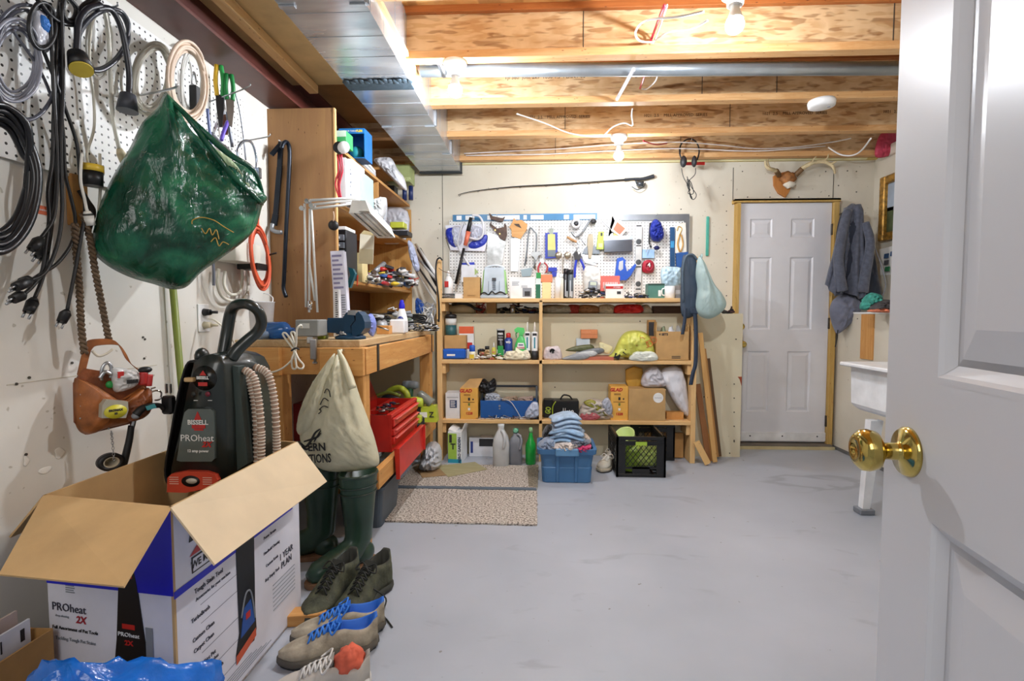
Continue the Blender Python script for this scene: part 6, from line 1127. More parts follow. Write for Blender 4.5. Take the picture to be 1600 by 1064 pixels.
g = G(M('#8f908c', .45)).box(0, .0, .055, .105, .10, .075, .004); g.m(M('#cfcfcb')).box(-.01, -.051, .065, .045, .002, .022); g.obj('ballast_box', o)
g = G(STEEL); g.box(.015, -.03, .0, .03, .05, .03, .003).box(.03, -.052, -.04, .03, .012, .09, .003).cyl((.035, -.05, -.1), (.035, -.05, -.06), .006).box(.035, -.03, -.1, .02, .05, .008); g.obj('clamp', o)
g = G(LW)
for a, c_ in (((478, 480), (476, 318)), ((483, 488), (484, 326)), ((496, 488), (486, 320)), ((492, 470), (483, 410))): g.cyl(Lp(*a), Lp(*c_), .005)
for a, c_ in (((484, 313), (562, 309)), ((486, 320), (560, 312)), ((487, 326), (558, 318))): g.cyl(Lp(*a), Lp(c_[0], c_[1], 2.42), .006)
g.obj('arm', o)
g = G(CHROME)
for p in ((481, 315), (488, 322), (473, 326)): q = Lp(*p); G(CHROME).cyl((q.x, q.y - .014, q.z), (q.x, q.y + .014, q.z), .011).obj('arm_joint', o)
g.cyl(Lp(484, 484), Lp(484, 470), .010); g.obj('arm_socket', o)
na = [Lp(545, 333, 2.35), Lp(579, 333, 2.35), Lp(571, 313, 2.35), Lp(550, 313, 2.35)]; dv = at(604, 372, Y=2.92) - at(562, 333, Y=2.35)
SHD = M('#e9e8e2', .4)
ro = [[p for p in na], [p + dv for p in na]]
cn = sum(na, Vector()) / 4
g = G(SHD); g.add([*na, *[p + dv for p in na]], [(3, 2, 6, 7), (0, 3, 7, 4), (1, 5, 6, 2)]); g.add(na, [(0, 1, 2, 3)]); g.add([p + dv for p in na], [(3, 2, 1, 0)])
inn = lambda p: cn + (p - cn) * .8 + Vector((0, 0, .004)); g.add([na[0], na[1], na[1] + dv, na[0] + dv, inn(na[0]), inn(na[1]), inn(na[1]) + dv * .96 + dv * .02, inn(na[0]) + dv * .98], [(0, 1, 5, 4), (1, 2, 6, 5), (2, 3, 7, 6), (3, 0, 4, 7)])
zz = na[0] + Vector((.012, .012, .014)); zw = na[1] + Vector((-.012, .012, .014)); g.add([zz, zw, zw + dv * .96, zz + dv * .96], [(0, 1, 2, 3)]); g.obj('lamp_shade', o)
mid_ = (na[0] + na[1]) / 2 + Vector((0, .03, .008)); g = G(M('#f0f0ea', .3)); g.cyl(mid_ + Vector((-.014, 0, 0)), mid_ + Vector((-.014, 0, 0)) + dv * .92, .007).cyl(mid_ + Vector((.014, 0, 0)), mid_ + Vector((.014, 0, 0)) + dv * .92, .007); g.obj('fluorescent_tube', o)
o = thing('green_marker_box', 'lime green plastic block under the lamp ballast', 'block', (K(493, 522, 2.36).x + .02, 2.37, BT_)); G(M('#a9b83a', .4)).box(0, 0, .03, .06, .05, .06, .006).obj('block_body', o)
# white coiled cord
Cw = M('#e9e4d6', .45); o = thing('lamp_cord', 'cream lamp cord tied in a bundle hanging over the bench front', 'cord', K(460, 548, 2.2)); lo2 = Vector(o.location); Cp = lambda x, y, d=0: at(x, y, Y=2.2 - d) - lo2
g = G(Cw)
g.tube([Cp(*p) for p in ((472, 512), (470, 508, .02), (464, 514, .03), (463, 530, .02), (461, 546), (466, 560, .01), (474, 570), (472, 576, .01), (464, 573), (460, 556), (458, 546, .01), (448, 532), (442, 522), (447, 521), (456, 534), (461, 547), (456, 560, .01), (457, 575), (463, 574, .01), (461, 556), (462, 545), (458, 530, .01), (455, 520), (460, 520), (463, 534), (460, 548), (456, 562), (440, 576), (420, 582), (402, 578), (385, 562), (372, 544), (352, 515, .1), (335, 500, .1), (325, 498, .1))], .0042, 7, 6); g.obj('cord_body', o)
G(BLACK).tube([Cp(455, 548, .02), Cp(462, 544, .025), Cp(468, 546, .02)], .004, 6).obj('twist_tie', o)
# vise
o = thing('bench_vise', 'dark blue cast iron bench vise on the front corner of the bench', 'vise', (K(548, 528, 2.38).x, 2.38, BT_)); VB = M('#123d5c', .35, .2); s6 = 2.38 / 800
V = lambda pts: O(pts, (548, 529.5), s6)
G(VB).lathe([(.07, 0), (.07, .012), (.05, .02), (.045, .03)], n=26).obj('swivel_base', o)
G(VB).prism(V([(503, 500), (545, 500), (551, 510), (555, 524), (540, 526), (530, 520), (503, 518)]), -.03, .035).obj('vise_slide', o)
G(VB).prism(V([(541, 496), (546, 488), (552, 486), (558, 486), (560, 500), (553, 508), (556, 526), (545, 527), (542, 515)]), -.04, .045).obj('fixed_jaw', o)
g = G(VB).prism(V([(562, 490), (566, 486), (572, 492), (576, 502), (576, 512), (570, 520), (562, 524), (556, 524), (555, 508), (562, 500)]), -.045, .045); g.obj('moving_jaw', o)
G(STEEL).prism(V([(550, 484), (561, 484), (562, 492), (549, 491)]), -.045, .045).obj('jaw_plate', o); G(STEEL).cyl((-.03, -.05, .035), (.0, -.05, .02), .006).cyl((-.02, -.03, .03), (-.02, -.06, .03), .008).obj('lock_lever', o)
g = G(VB).prism(V([(515, 496), (544, 496), (544, 501), (515, 501)]), -.028, .03); g.obj('slide_top', o)
# tall white sheet stack
kb('white_brochure_stack', 'tall bundle of white printed sheets leaning on the bookcase front edge', 'papers', 523, 545, 392, 500, 2.60, .05, M('#dcdcea', .6), MULT(LINES(M('#8a86a8'), -.4, .4, .55, .97, 8), LINES(GREY, .1, .45, .05, .5, 16), PAT(WHITE, -.5, -.1, .0, .5, -.002)), zb=BT_).rotation_euler = (0, -.05, .1)
kb('white_louver_panel', 'narrow white slotted plastic strip standing left of the sheet bundle', 'strip', 520, 530, 452, 500, 2.55, .03, M('#e8e8ea', .5), LINES(DARK, -.1, .4, .05, .95, 20), zb=BT_)
# small things to the right
def bt(name, lab, cat, px0, px1, py, Y, dep, mat, deco=None, **k): return CB(name, lab, cat, px0, px1, py, Y, BT_, dep, mat, deco, **k)
kbag('plastic_sleeve', 'blue and white crumpled plastic sleeve behind the vise', 'packaging', [(575, 490), (582, 486), (588, 500), (586, 515), (582, 522), (576, 512)], 2.62, BT_, .04, '#7c8ad0', .45, 51)
bt('wood_block', 'small pale wood block on the bench right of the vise', 'wood', 588, 607, 509, 2.95, .10, PINE('X')); solo(G(STEEL).cyl((0, 0, 0), (.07, -.02, -.02), .005), 'steel_bolt', 'steel bolt leaning on the small wood block', 'bolt', (K(589, 510, 2.9).x, 2.91, BT_ + .045))
bt('white_plastic_box', 'white plastic box with rounded corners in front of the lotion bottle', 'box', 608, 632, 499, 3.02, .07, M('#ececee', .3), b=.008)
o = lathe_solo('lotion_bottle', 'white lotion bottle with a royal blue cap and round blue logo', 'bottle', 628, 3.16, BT_, [('bottle_body', WHITE, [(.034, 0), (.038, .01), (.036, .08), (.024, .13), (.016, .15)]), ('bottle_cap', M('#2522c8', .3), [(.017, .15), (.019, .155), (.018, .175), (.012, .19), (.012, .2), (.003, .205)])], sx=1, sy=.7)
g = G(M('#1c2f86', .4)).lathe([(.001, -.002), (.018, -.001), (.018, .002)], (-.002, -.028, .085), 24, ax='y'); g.m(WHITE).text('NIVEA', .011, (-.002, -.0305, .085), bold=.0004); g.obj('round_label', o)
solo(G(M('#9b9ea0', .4, .3)).ell((0, 0, .04), .04, .04, .04, 14, .3, 4), 'mesh_ball', 'round grey metal scrubber on the bench behind the wood block', 'scrubber', (K(597, 500, 3.2).x, 3.2, BT_))
heap('bench_clutter', 'dark clutter of parts along the back of the bench', 'parts', 580, 640, 478, 3.4, BT_, [DARK, GREY, LGREY, BLACK, M('#6a7a6a'), WHITE], 80, .2, 71, sz=.034)
heap('drill_bit_tray', 'tray of mixed small screws and bits at the far end of the bench', 'hardware', 640, 683, 503, 3.4, BT_, [STEEL, DARK, M('#b8a888'), LGREY, BLACK], 110, .12, 72, sz=.014)
g = G(BLACK); rr = random.Random(8)
for k in range(4): r_ = .045 + .008 * k; g.tube([(r_ * cos(t_) * 1.3 + rr.uniform(-.008, .008), r_ * sin(t_) * .5, .05 + .012 * k + .025 * sin(t_)) for t_ in [q * pi / 4 for q in range(8)]], .006, 6, 4, True)
solo(g, 'black_cable_coil', 'black cable coil lying at the far end of the bench', 'cable', (K(648, 495, 3.55).x, 3.55, BT_))
g = G(WHITE)
for k in range(7): g.tube([(rr.uniform(-.06, .06), rr.uniform(-.03, .03), rr.uniform(.0, .16)) for _ in range(6)], .0028, 5)
g.m(GREY); [g.tube([(rr.uniform(-.06, .07), rr.uniform(-.03, .03), rr.uniform(.0, .2)) for _ in range(6)], .0028, 5) for k in range(5)]
solo(g, 'wire_snarl', 'snarl of white and grey wires at the far end of the bench', 'wire', (K(665, 498, 3.62).x, 3.62, BT_ + .01), kind='stuff')
kbag('blue_cloth', 'small blue cloth stuffed beyond the bookcase end above the bench', 'cloth', [(650, 457), (657, 458), (664, 468), (661, 480), (650, 480)], 4.05, TL, .04, '#2558b0', .4, 53)
# pry bars on the bookcase side panel
o = thing('pry_bar', 'long black crowbar with a hooked top hanging on the bookcase side', 'pry bar', K(447, 222, 2.675)); lo = Vector(o.location); Kp = lambda x, y, d=0: at(x, y, Y=2.668 - d) - lo; IR = M('#18202b', .35, .5)
g = G(IR).tube([Kp(440, 232, .03), Kp(443, 224, .02), Kp(448, 222), Kp(452, 232), Kp(452, 260), Kp(448, 340), Kp(444, 430), Kp(443, 450), Kp(447, 464, .01)], lambda t_: .0105, 8); g.obj('bar_body', o)
o = thing('pry_bar', 'flat black wrecking bar with a claw at its bent foot', 'pry bar', K(438, 220, 2.675)); lo = Vector(o.location)
g = G(IR)
for a, c_, w_ in (((439, 222), (437, 262), .024), ((437, 262), (431, 335), .026), ((431, 335), (428, 352), .03)): plank(g, Kp(*a), Kp(*c_), w_, .012)
plank(g, Kp(424, 242, .035), Kp(438, 226, .01), .02, .012); g.obj('bar_body', o); G(M('#8f9296', .35, .6)).tube([Kp(426, 350, .01), Kp(425, 358, .02), Kp(431, 362, .03), Kp(440, 363, .04)], .011, 8).obj('claw_foot', o)
solo(G(STEEL).cyl((0, 0, 0), (0, -.05, 0), .003), 'nail_hook', 'nail holding the two pry bars on the bookcase side', 'nail', K(443, 224, 2.689))
o = thing('hanging_disc', 'round black disc hanging low on the bookcase front edge', 'disc', K(521, 352, 2.67)); G(BLACK).lathe([(.003, -.01), (.026, -.008), (.026, .006), (.003, .008)], (0, 0, 0), 22, ax='y').obj('disc_body', o); G(M('#b89a80')).tube([(.002, -.004, .02), (.006, -.006, .045), (.002, -.004, .07)], .004, 6).obj('disc_string', o)
# ---- under the bench
o = thing('tool_chest', 'open red metal tool chest with drawers on the lower bench shelf', 'tool chest', (-.80, 2.69, ZS + .0095)); RC = M('#b8241f', .3, .1); ln, dp, hh = .56, .26, .20
RC = M('#c92b22', .32)
g = G(RC).box(-dp / 2, .003, hh / 2, dp, .004, hh).box(-dp / 2, ln, hh / 2, dp, .004, hh).box(-dp, ln / 2, hh / 2, .004, ln, hh).box(-dp / 2, ln / 2, .003, dp, ln, .004).box(-.012, ln / 2, hh / 2 - .01, .004, ln, hh - .02); g.obj('chest_body', o)
for k, (z, h_) in enumerate(((.145, .045), (.09, .036), (.045, .04))):
    d_ = G(RC).box(.002, ln / 2, z + .012, .02, ln - .03, h_, .004).obj('drawer', o); G(M('#e06a60', .3)).box(.018, ln / 2, z + h_ / 2 + .006, .014, ln - .05, .008, .003).obj('drawer_pull', d_)
G(RC).box(-.012, ln / 2, hh - .006, .03, ln, .024, .004).obj('top_rim', o); G(RC).box(-dp / 2 - .03, ln / 2, hh - .03, .006, ln - .01, .06).box(-dp / 2, .14, hh - .012, dp * .55, .006, .02).obj('inner_tray', o)
G(M('#b5211c', .35)).hexa([(-dp, 0, hh), (-dp + .004, 0, hh), (-dp + .004, ln, hh), (-dp, ln, hh), (-dp - .12, 0, hh + .30), (-dp - .116, 0, hh + .30), (-dp - .116, ln, hh + .30), (-dp - .12, ln, hh + .30)]).obj('lid', o)
g = G(M('#d4332a', .3)); y0, y1 = -.08, .51
g.hexa([(.046, y0, -.12), (.054, y0, -.12), (.054, y1, -.12), (.046, y1, -.12), (.036, y0, .04), (.044, y0, .04), (.044, y1, .04), (.036, y1, .04)]); g.box(.05, (y0 + y1) / 2, .036, .02, y1 - y0, .008).box(.056, y0, -.04, .02, .008, .16).box(.056, y1, -.04, .02, .008, .16); g.obj('front_cover', o, 'lowered red front cover')
heap('chest_tools', 'jumble of hand tools inside the open red tool chest', 'tools', 583, 606, 648, 2.80, ZS + .14, [STEEL, DARK, STEEL, NAVY, M('#7a4a2a')], 40, .35, 81, sz=.02); bpy.data.objects['chest_tools'].location = (-.92, 2.80, ZS + .16)
RY = M('#b8c63c', .4); RD = M('#23262a', .5)
o = thing('circular_saw', 'black and lime circular saw behind the red tool chest', 'saw', (K(610, 600, 3.36).x, 3.36, ZS + .01))
G(RD).lathe([(.01, -.03), (.08, -.028), (.085, 0), (.08, .02), (.01, .022)], (0, 0, .13), 26, ax='y').obj('blade_guard', o); g = G(RY).tube([(-.06, .04, .15), (-.02, .05, .22), (.05, .05, .24), (.1, .04, .20), (.1, .04, .14)], .022, 10); g.obj('saw_handle', o)
G(M('#5b6066', .4, .5)).box(0, .02, .04, .22, .14, .006).obj('saw_shoe', o); G(STEEL).lathe([(.01, -.002), (.07, -.001), (.07, .001)], (0, -.034, .11), 30, ax='y').obj('saw_blade', o); G(RD).box(.08, .0, .12, .06, .08, .07, .01).obj('motor_housing', o)
solo(G(M('#7d8a3a', .4)).tube([(-.08, 0, .01), (0, .01, .03), (.08, 0, .01)], .012, 8), 'lime_wrench', 'lime handled tool lying in front of the circular saw', 'tool', (K(605, 628, 3.25).x, 3.27, ZS + .21))
o = thing('cordless_drill', 'lime cordless drill lying on its side among the power tools', 'drill', (K(648, 622, 3.38).x, 3.38, ZS + .16)); 
G(RY).lathe([(.01, -.075), (.035, -.07), (.038, .0), (.036, .05), (.028, .06)], ax='x', n=20).obj('drill_body', o); G(RD).lathe([(.022, -.13), (.026, -.12), (.026, -.075)], ax='x', n=16).obj('drill_chuck', o); G(RD).hexa([(.0, -.025, -.03), (.05, -.025, -.03), (.05, .025, -.03), (0, .025, -.03), (-.0, -.02, .0), (.05, -.02, .0), (.05, .02, 0), (0, .02, 0)]).box(.03, 0, -.06, .04, .04, .09, .01).box(.03, 0, -.12, .08, .07, .06, .01).obj('drill_grip', o)
G(RD).box(-.02, -.038, .0, .07, .006, .026, .003).m(WHITE).text('RYOBI', .02, (-.02, -.042, 0), bold=.0006).obj('brand_plate', o)
o = thing('impact_driver', 'green and black driver standing behind the lime drill', 'driver', (K(640, 590, 3.5).x, 3.5, ZS + .21)); G(M('#1f5a3c', .4)).cyl((0, 0, .02), (0, 0, .12), .022, .026).obj('driver_grip', o); G(M('#8a9298', .4)).lathe([(.02, -.05), (.03, -.04), (.03, .04), (.02, .06)], (0, 0, .14), 16, ax='x').obj('driver_body', o); G(RD).box(0, 0, .0, .08, .07, .04, .006).obj('driver_battery', o)
bpy.data.objects['impact_driver'].location.z = ZS + .12
o = thing('handheld_vacuum', 'lime and clear handheld vacuum at the right of the power tools', 'vacuum', (K(668, 635, 3.4).x - .01, 3.4, ZS + .08))
G(RY).hexa([(-.07, -.04, -.05), (.08, -.04, -.05), (.08, .04, -.05), (-.07, .04, -.05), (-.05, -.035, .05), (.07, -.035, .06), (.07, .035, .06), (-.05, .035, .05)]).obj('vacuum_body', o); G(M('#8f948a', .2, trans=.3)).tube([(-.045, 0, .14), (-.02, -.005, .12), (.04, -.01, .07)], lambda t_: .024 + .01 * t_, 14).obj('clear_nozzle', o); G(WHITE).box(-.01, -.041, .0, .05, .003, .035).m(DARK).text('Z', .05, (.045, -.042, .0), bold=.001).obj('vacuum_label', o)
solo(G(RY).box(0, 0, .05, .045, .06, .05, .006).m(RD).box(0, 0, .012, .05, .07, .024, .004), 'battery_pack', 'lime and black battery pack on the shelf in front of the vacuum', 'battery', (K(652, 655, 3.3).x, 3.32, ZS + .0095))
for nm in ('chest_tools',): pass
kbag('plastic_bag', 'white plastic bag of dark things on the floor under the bench end', 'bag', [(656, 722), (660, 700), (668, 684), (680, 680), (689, 690), (691, 708), (686, 722), (670, 726)], 3.52, .002, .09, '#c9cbd0', .4, 55, Db=.07)
solo(G(M('#8a1f1c', .4)).box(0, .1, .11, .17, .2, .22, .004), 'red_cash_box', 'dark red metal box deep under the left of the bench', 'box', (K(452, 660, 2.9).x, 2.9, ZS + .0095))
solo(G(M('#2a2c2e', .5)).box(0, .1, .12, .13, .2, .24, .02), 'dark_case', 'black case beside the red metal box deep under the bench', 'case', (K(418, 650, 2.9).x - .02, 2.9, ZS + .0095))
solo(G(M('#47525c', .5)).rings([rr_ring(.10, .16, 0), rr_ring(.115, .175, .20), rr_ring(.125, .185, .20), rr_ring(.125, .185, .215)], sm=False), 'grey_storage_bin', 'dark grey storage bin on the floor under the lower bench shelf', 'bin', (-.92, 2.70, .001))
solo(G(M('#3e6b62', .5)).box(0, 0, .02, .2, .12, .04, .01), 'green_tray', 'dark green plastic tray under the shopping bag on the bench shelf', 'tray', (-.93, 2.36, ZS + .0095))
# shopping bag on the bench front
SB_ = M('#ddd8bb', .35, tl=.2, nz=.06, bump=.3, bs=35)
q = at(531, 549, Y=2.17); o = thing('auction_bag', 'cream plastic shopping bag with black bird print hanging from the bench front', 'bag', (q.x, 2.17, q.z)); SO = lambda pts: O(pts, (531, 549), 2.17 / 800)
G(SB_).puff(SO([(531, 549), (541, 562), (552, 590), (563, 625), (577, 665), (588, 700), (592, 728), (580, 736), (560, 741), (530, 744), (503, 741), (485, 727), (468, 700), (465, 668), (474, 632), (490, 602), (510, 572), (524, 556)]), .085, .05, wr=.2, seed=11, rg=16, fr=11, fan=(0, 0)).obj('bag_body', o)
G(SB_).puff(SO([(531, 550), (527, 572), (521, 600), (512, 640), (497, 668), (478, 680), (468, 672), (475, 640), (492, 603), (512, 573)]), .035, .02, wr=.4, seed=5, rg=10, fr=12, fan=(0, 0)).obj('folded_side', o).location = (0, -.055, 0)
BK = M('#1b1a18', .6); g = G(BK).xf((.008, -.105, .012), (0, 0, -.05))
tt = SO([(496, 703), (503, 717)]); g.text('ERN', .046, (tt[0][0] + .022, .0, tt[0][1] + .012), bold=.0012, sx=.9, rot=(pi / 2, -.06, 0)).text('CTIONS', .052, (tt[1][0] + .006, .0, tt[1][1] + .001), bold=.0012, sx=.62, rot=(pi / 2, -.08, 0))
for pts, r_ in (([(478, 692), (486, 698), (494, 690), (502, 676), (510, 670)], .0035), ([(484, 690), (496, 686), (506, 682), (511, 676)], .003), ([(500, 690), (506, 680), (511, 672)], .0022), ([(480, 698), (488, 702), (496, 696)], .0032)): g.tube([(a_, .0, b2) for a_, b2 in SO(pts)], lambda t_, r_=r_: r_ * (1.4 - abs(t_ - .4) * 1.4) + .0006, 6)
g.obj('printed_logo', o)
g = G(BK).xf((0, -.102, 0))
for pts in ([(521, 610), (524, 604), (528, 606), (530, 616)], [(514, 628), (520, 618), (527, 622)], [(512, 636), (519, 630), (526, 632)], [(511, 642), (515, 638), (513, 634)]): g.tube([(a_, 0, b2) for a_, b2 in SO(pts)], .0022, 5)
g.obj('side_print', o); G(STEEL).cyl((0, .05, .002), (0, -.01, .004), .002).obj('nail', o)
for s_ in (-1, 1): G(SB_).tube([(-.002 * s_, -.012 * s_, .006), (.012 + .012 * s_, -.03, -.03), (.018 + .03 * s_, -.045, -.085), (.03 + .045 * s_, -.06, -.15)], lambda t_: .006 + .012 * t_, 8).obj('bag_handle', o)
# ---- mats
def floor_poly(pts, z0, z1, mat, name, lab, cat, jag=0, seed=1, group=None):
    P = [at(x, y, Z=0) for x, y in pts]; c_ = sum(P, Vector()) / len(P); rr = random.Random(seed); out = []
    for i, p in enumerate(P):
        q_ = P[(i + 1) % len(P)]; n_ = 14 if jag else 1
        for k in range(n_): v = p.lerp(q_, k / n_); out.append((v.x - c_.x + (rr.uniform(-jag, jag) if k else 0), v.y - c_.y + (rr.uniform(-jag, jag) if k else 0)))
    return solo(G(mat).prism(out, z0, z1, 'xy'), name, lab, cat, (c_.x, c_.y, 0), 0, group)
m, t, p = nt('entry_carpet'); tc = N(t, 'ShaderNodeTexCoord'); n = N(t, 'ShaderNodeTexNoise'); n.inputs['Scale'].default_value = 95; n.inputs['Detail'].default_value = 3; L(t, tc, n, 3)
r = ramp(t, [(.36, lin('#5f564e')), (.46, lin('#a2988e')), (.56, lin('#c4bbb0')), (.7, lin('#d8d2c8'))]); L(t, n, r); t.links.new(r.outputs[0], p.inputs['Base Color']); p.inputs['Roughness'].default_value = .95
b = N(t, 'ShaderNodeBump'); b.inputs['Strength'].default_value = .8; b.inputs['Distance'].default_value = .006; t.links.new(n.outputs[0], b.inputs['Height']); t.links.new(b.outputs[0], p.inputs['Normal'])
EC = m
floor_poly([(596, 816), (839, 822), (839, 769), (616, 765)], .0005, .010, EC, 'floor_mat', 'front speckled grey carpet mat with a frayed dark near edge', 'mat', .004, 3)
floor_poly([(618, 760), (839, 766), (842, 729), (648, 727)], .0005, .010, EC, 'floor_mat', 'rear speckled grey carpet mat with patches, touching the shelves', 'mat', .003, 4)
floor_poly([(606, 764.5), (838, 768), (838, 764.5), (612, 761)], .0004, .012, M('#5d6a76', .6), 'mat_strip', 'thin blue-grey strip between the two carpet mats', 'strip')
TILE = lambda c1, c2: wood('tile' + c1, c1, c2, 'X', 12, .6, dark='#8a7a5a')
floor_poly([(651, 736), (685, 731), (702, 745), (660, 749)], .0101, .014, TILE('#a98a62', '#8f7350'), 'floor_tile', 'brown stone patterned tile lying on the rear mat', 'tile')
floor_poly([(683, 731), (742, 724.5), (761, 736), (700, 748)], .0101, .0145, TILE('#b5ae8c', '#9a946e'), 'floor_tile', 'grey-green stone patterned tile lying on the rear mat', 'tile')
floor_poly([(824, 730), (841, 728), (840, 764), (826, 762)], .0102, .013, M('#8d8472', .95, nz=.4, ns=90), 'mat_patch', 'darker coarse carpet patch at the right end of the rear mat', 'mat')
# ================================================================== left wall and foreground
XW = X_L + .012
p0_, p1_ = .85, at(379, 300, X=X_L).y
solo(G(peg('pegboard_left', (1, 2))).box(0, 0, 0, .006, p1_ - p0_, 2.125 - 1.515), 'pegboard', 'large white perforated pegboard on the left wall holding cords', 'pegboard', (XW, (p0_ + p1_) / 2, (2.125 + 1.515) / 2))
def wt(name, lab, cat, paths, X=-1.37, r=.005, mat=BLACK, group=None, k=6, part='cord_body', n=7):
    """cord whose path is traced along the wall at its real distance from it; a point may carry its own distance"""
    o0 = at(paths[0][0][0], paths[0][0][1], X=X); o = thing(name, lab, cat, o0, 0, group)
    for P in paths:
        G(mat).tube([at(p[0], p[1], X=(X + (p[2] if len(p) > 2 else 0))) - o0 for p in P], r, n, k).obj(part, o)
    return o, o0
def plug(o, o0, a, b_, X=-1.37, c_=BLACK, pr=True, r=.014):
    A, B = at(*a, X=X) - o0, at(*b_, X=X) - o0; d = (B - A)
    q = G(c_).cyl(A, A + d * .3, r * .55, r).cyl(A + d * .3, B, r, r * .85).obj('plug', o)
    if pr:
        s_ = d.normalized().orthogonal().normalized() * r * .45; G(STEEL).cyl(B + s_, B + s_ + d.normalized() * .018, .003, n=6).obj('prong', q); G(STEEL).cyl(B - s_, B - s_ + d.normalized() * .018, .003, n=6).obj('prong', q)
def loops(c, rx, ry, n, dr, X, jit=.02, seed=1, dx=.008, tilt=0, k=10):
    rr = random.Random(seed); out = []
    for i in range(n):
        a0 = rr.uniform(-.2, .2)
        for j in range(k): a = 2 * pi * j / k + a0; f = 1 + dr * i + rr.uniform(-jit, jit); x_, y_ = rx * f * cos(a), ry * f * sin(a); out.append((c[0] + x_ + tilt * y_, c[1] + y_, dx * (i % 4) + rr.uniform(-.004, .004)))
    out.append(out[0]); return out
GC = 'power cords hanging on the left pegboard'
def cord(lab, path, pl, X=-1.36, r=.0048, mat=BLACK, c_=BLACK, pr=True, nm='power_cord'):
    o, o0 = wt(nm, lab, 'cord', [path], X, r, mat, GC)
    if pl: plug(o, o0, path[-1][:2], pl, X, c_, pr)
    return o
cord('black power cord whose plug is the lowest left, beside the wall patch', [(92, 10), (88, 90), (84, 180), (82, 250), (75, 300), (77, 340), (72, 381), (66, 424), (52, 446), (38, 459)], (20, 468), -1.35)
cord('black power cord whose plug hangs second lowest, pointing down left', [(90, 20), (95, 120), (92, 210), (88, 270), (86, 310), (77, 381), (68, 430), (54, 466)], (44, 488), -1.36)
cord('black power cord whose plug sticks out left above the lowest two', [(96, 5), (99, 130), (96, 220), (97, 290), (97, 335), (90, 381), (72, 424), (48, 438)], (24, 449), -1.34)
cord('black power cord sweeping widest to the right of the bundle of cords', [(85, 120), (98, 200), (102, 270), (110, 305), (118, 345), (112, 380), (90, 411), (65, 427), (50, 437)], (34, 441), -1.375)
cord('long black power cord ending in a plug beside the twisted rope', [(60, 60), (80, 110), (102, 170), (120, 225), (126, 285), (133, 326), (124, 386), (116, 430), (105, 485)], (96, 503), -1.36)
cord('black power cord with a small silver tipped plug under the orange tag', [(78, 5), (84, 140), (90, 250), (88, 310), (82, 345), (64, 372)], (50, 390), -1.345)
cord('black power cord with a plug just right of the silver tipped one', [(100, 0), (92, 160), (84, 260), (80, 330), (76, 375), (70, 386)], (60, 402), -1.365)
cord('thin grey cord crossing the pegboard from upper left', [(0, 15), (25, 55), (50, 90), (72, 130), (88, 180), (93, 240), (86, 280)], None, -1.38, .004, M('#5a5c66', .4))
wt('heavy_cord_coil', 'thick black cord coil hanging at the far left edge', 'cord', [loops((-8, 278), 50, 85, 4, .12, -1.36, .02, 2, .012)], -1.36, .0085, M('#15161c', .3), None, 5)
wt('grey_cord_coil', 'thin grey cord coil in the upper left of the pegboard', 'cord', [loops((24, 95), 30, 48, 4, .12, -1.37, .04, 3, .008)], -1.38, .004, M('#8a8c98', .35), None, 4)
wt('grey_cord_coil', 'long loose dark grey cord loop hanging below the grey coil', 'cord', [loops((40, 100), 50, 85, 1, .1, -1.37, .03, 5, .008), loops((38, 98), 54, 92, 1, .1, -1.37, .02, 8, .006)], -1.36, .0045, M('#4c4e5a', .35), None, 4)
wt('black_cord_coil', 'black cord coil hung around the blue packet at the top left', 'cord', [loops((66, 40), 17, 30, 3, .12, -1.36, .04, 4, .008)], -1.36, .005, BLACK, None, 4)
o = thing('blue_packet', 'blue and clear packet tied in the upper left cord coil', 'packet', at(64, 45, X=-1.36), pi / 2); G(M('#c9ccd6', .2)).puff([(-.02, -.05), (.02, -.05), (.024, .03), (0, .05), (-.022, .03)], .012, .01).obj('wrapper', o).rotation_euler = (0, 0, 0); G(M('#2f74c4')).puff([(-.014, -.0), (.014, -.01), (.014, .03), (-.01, .035)], .018, .01).obj('blue_print', o)
for k, (pts, lab) in enumerate([([(100, -10), (118, 12), (114, 30), (100, 28), (93, 12), (96, -10)], 'black cord loops hanging at the top edge left of the round connector cord'), ([(52, -10), (72, 18), (92, 32), (110, 35), (120, 30), (128, 10), (150, -5)], 'black cord swagged along the top of the left pegboard')]): wt('black_cable', lab, 'cable', [pts, [(x + 5, y + 4, .006) for x, y in pts]], -1.35, .0055, BLACK, 'black cords along the top')
# cord with round connectors
o, o0 = wt('heavy_duty_cord', 'heavy black cord with a round yellow faced connector and a grey plug', 'cord', [[(158, 8), (138, 14), (124, 32), (121, 60), (120, 86)], [(150, 14), (172, 14), (188, 40), (198, 85), (202, 120), (201, 150)]], -1.33, .009, M('#23242c', .35))
wt('heavy_duty_cord', 'two black and silver cord loops behind the yellow faced connector', 'cord', [loops((160, 62), 38, 46, 2, .06, -1.35, .02, 6, .008, -.25)], -1.36, .006, M('#34363f', .3), None, 5)
A, B = at(121, 86, X=-1.33) - o0, at(127, 108, X=-1.31) - o0; q = G(BLACK).cyl(A, B, .024, .03, 20).obj('round_connector', o); d = (B - A).normalized(); G(M('#d9c04a', .4)).cyl(B, B + d * .004, .028, n=22).obj('yellow_face', q)
A, B = at(200, 148, X=-1.33) - o0, at(199, 174, X=-1.33) - o0; G(M('#3d4048', .5)).cyl(A, B, .022, .030, 18).obj('grey_plug', o)
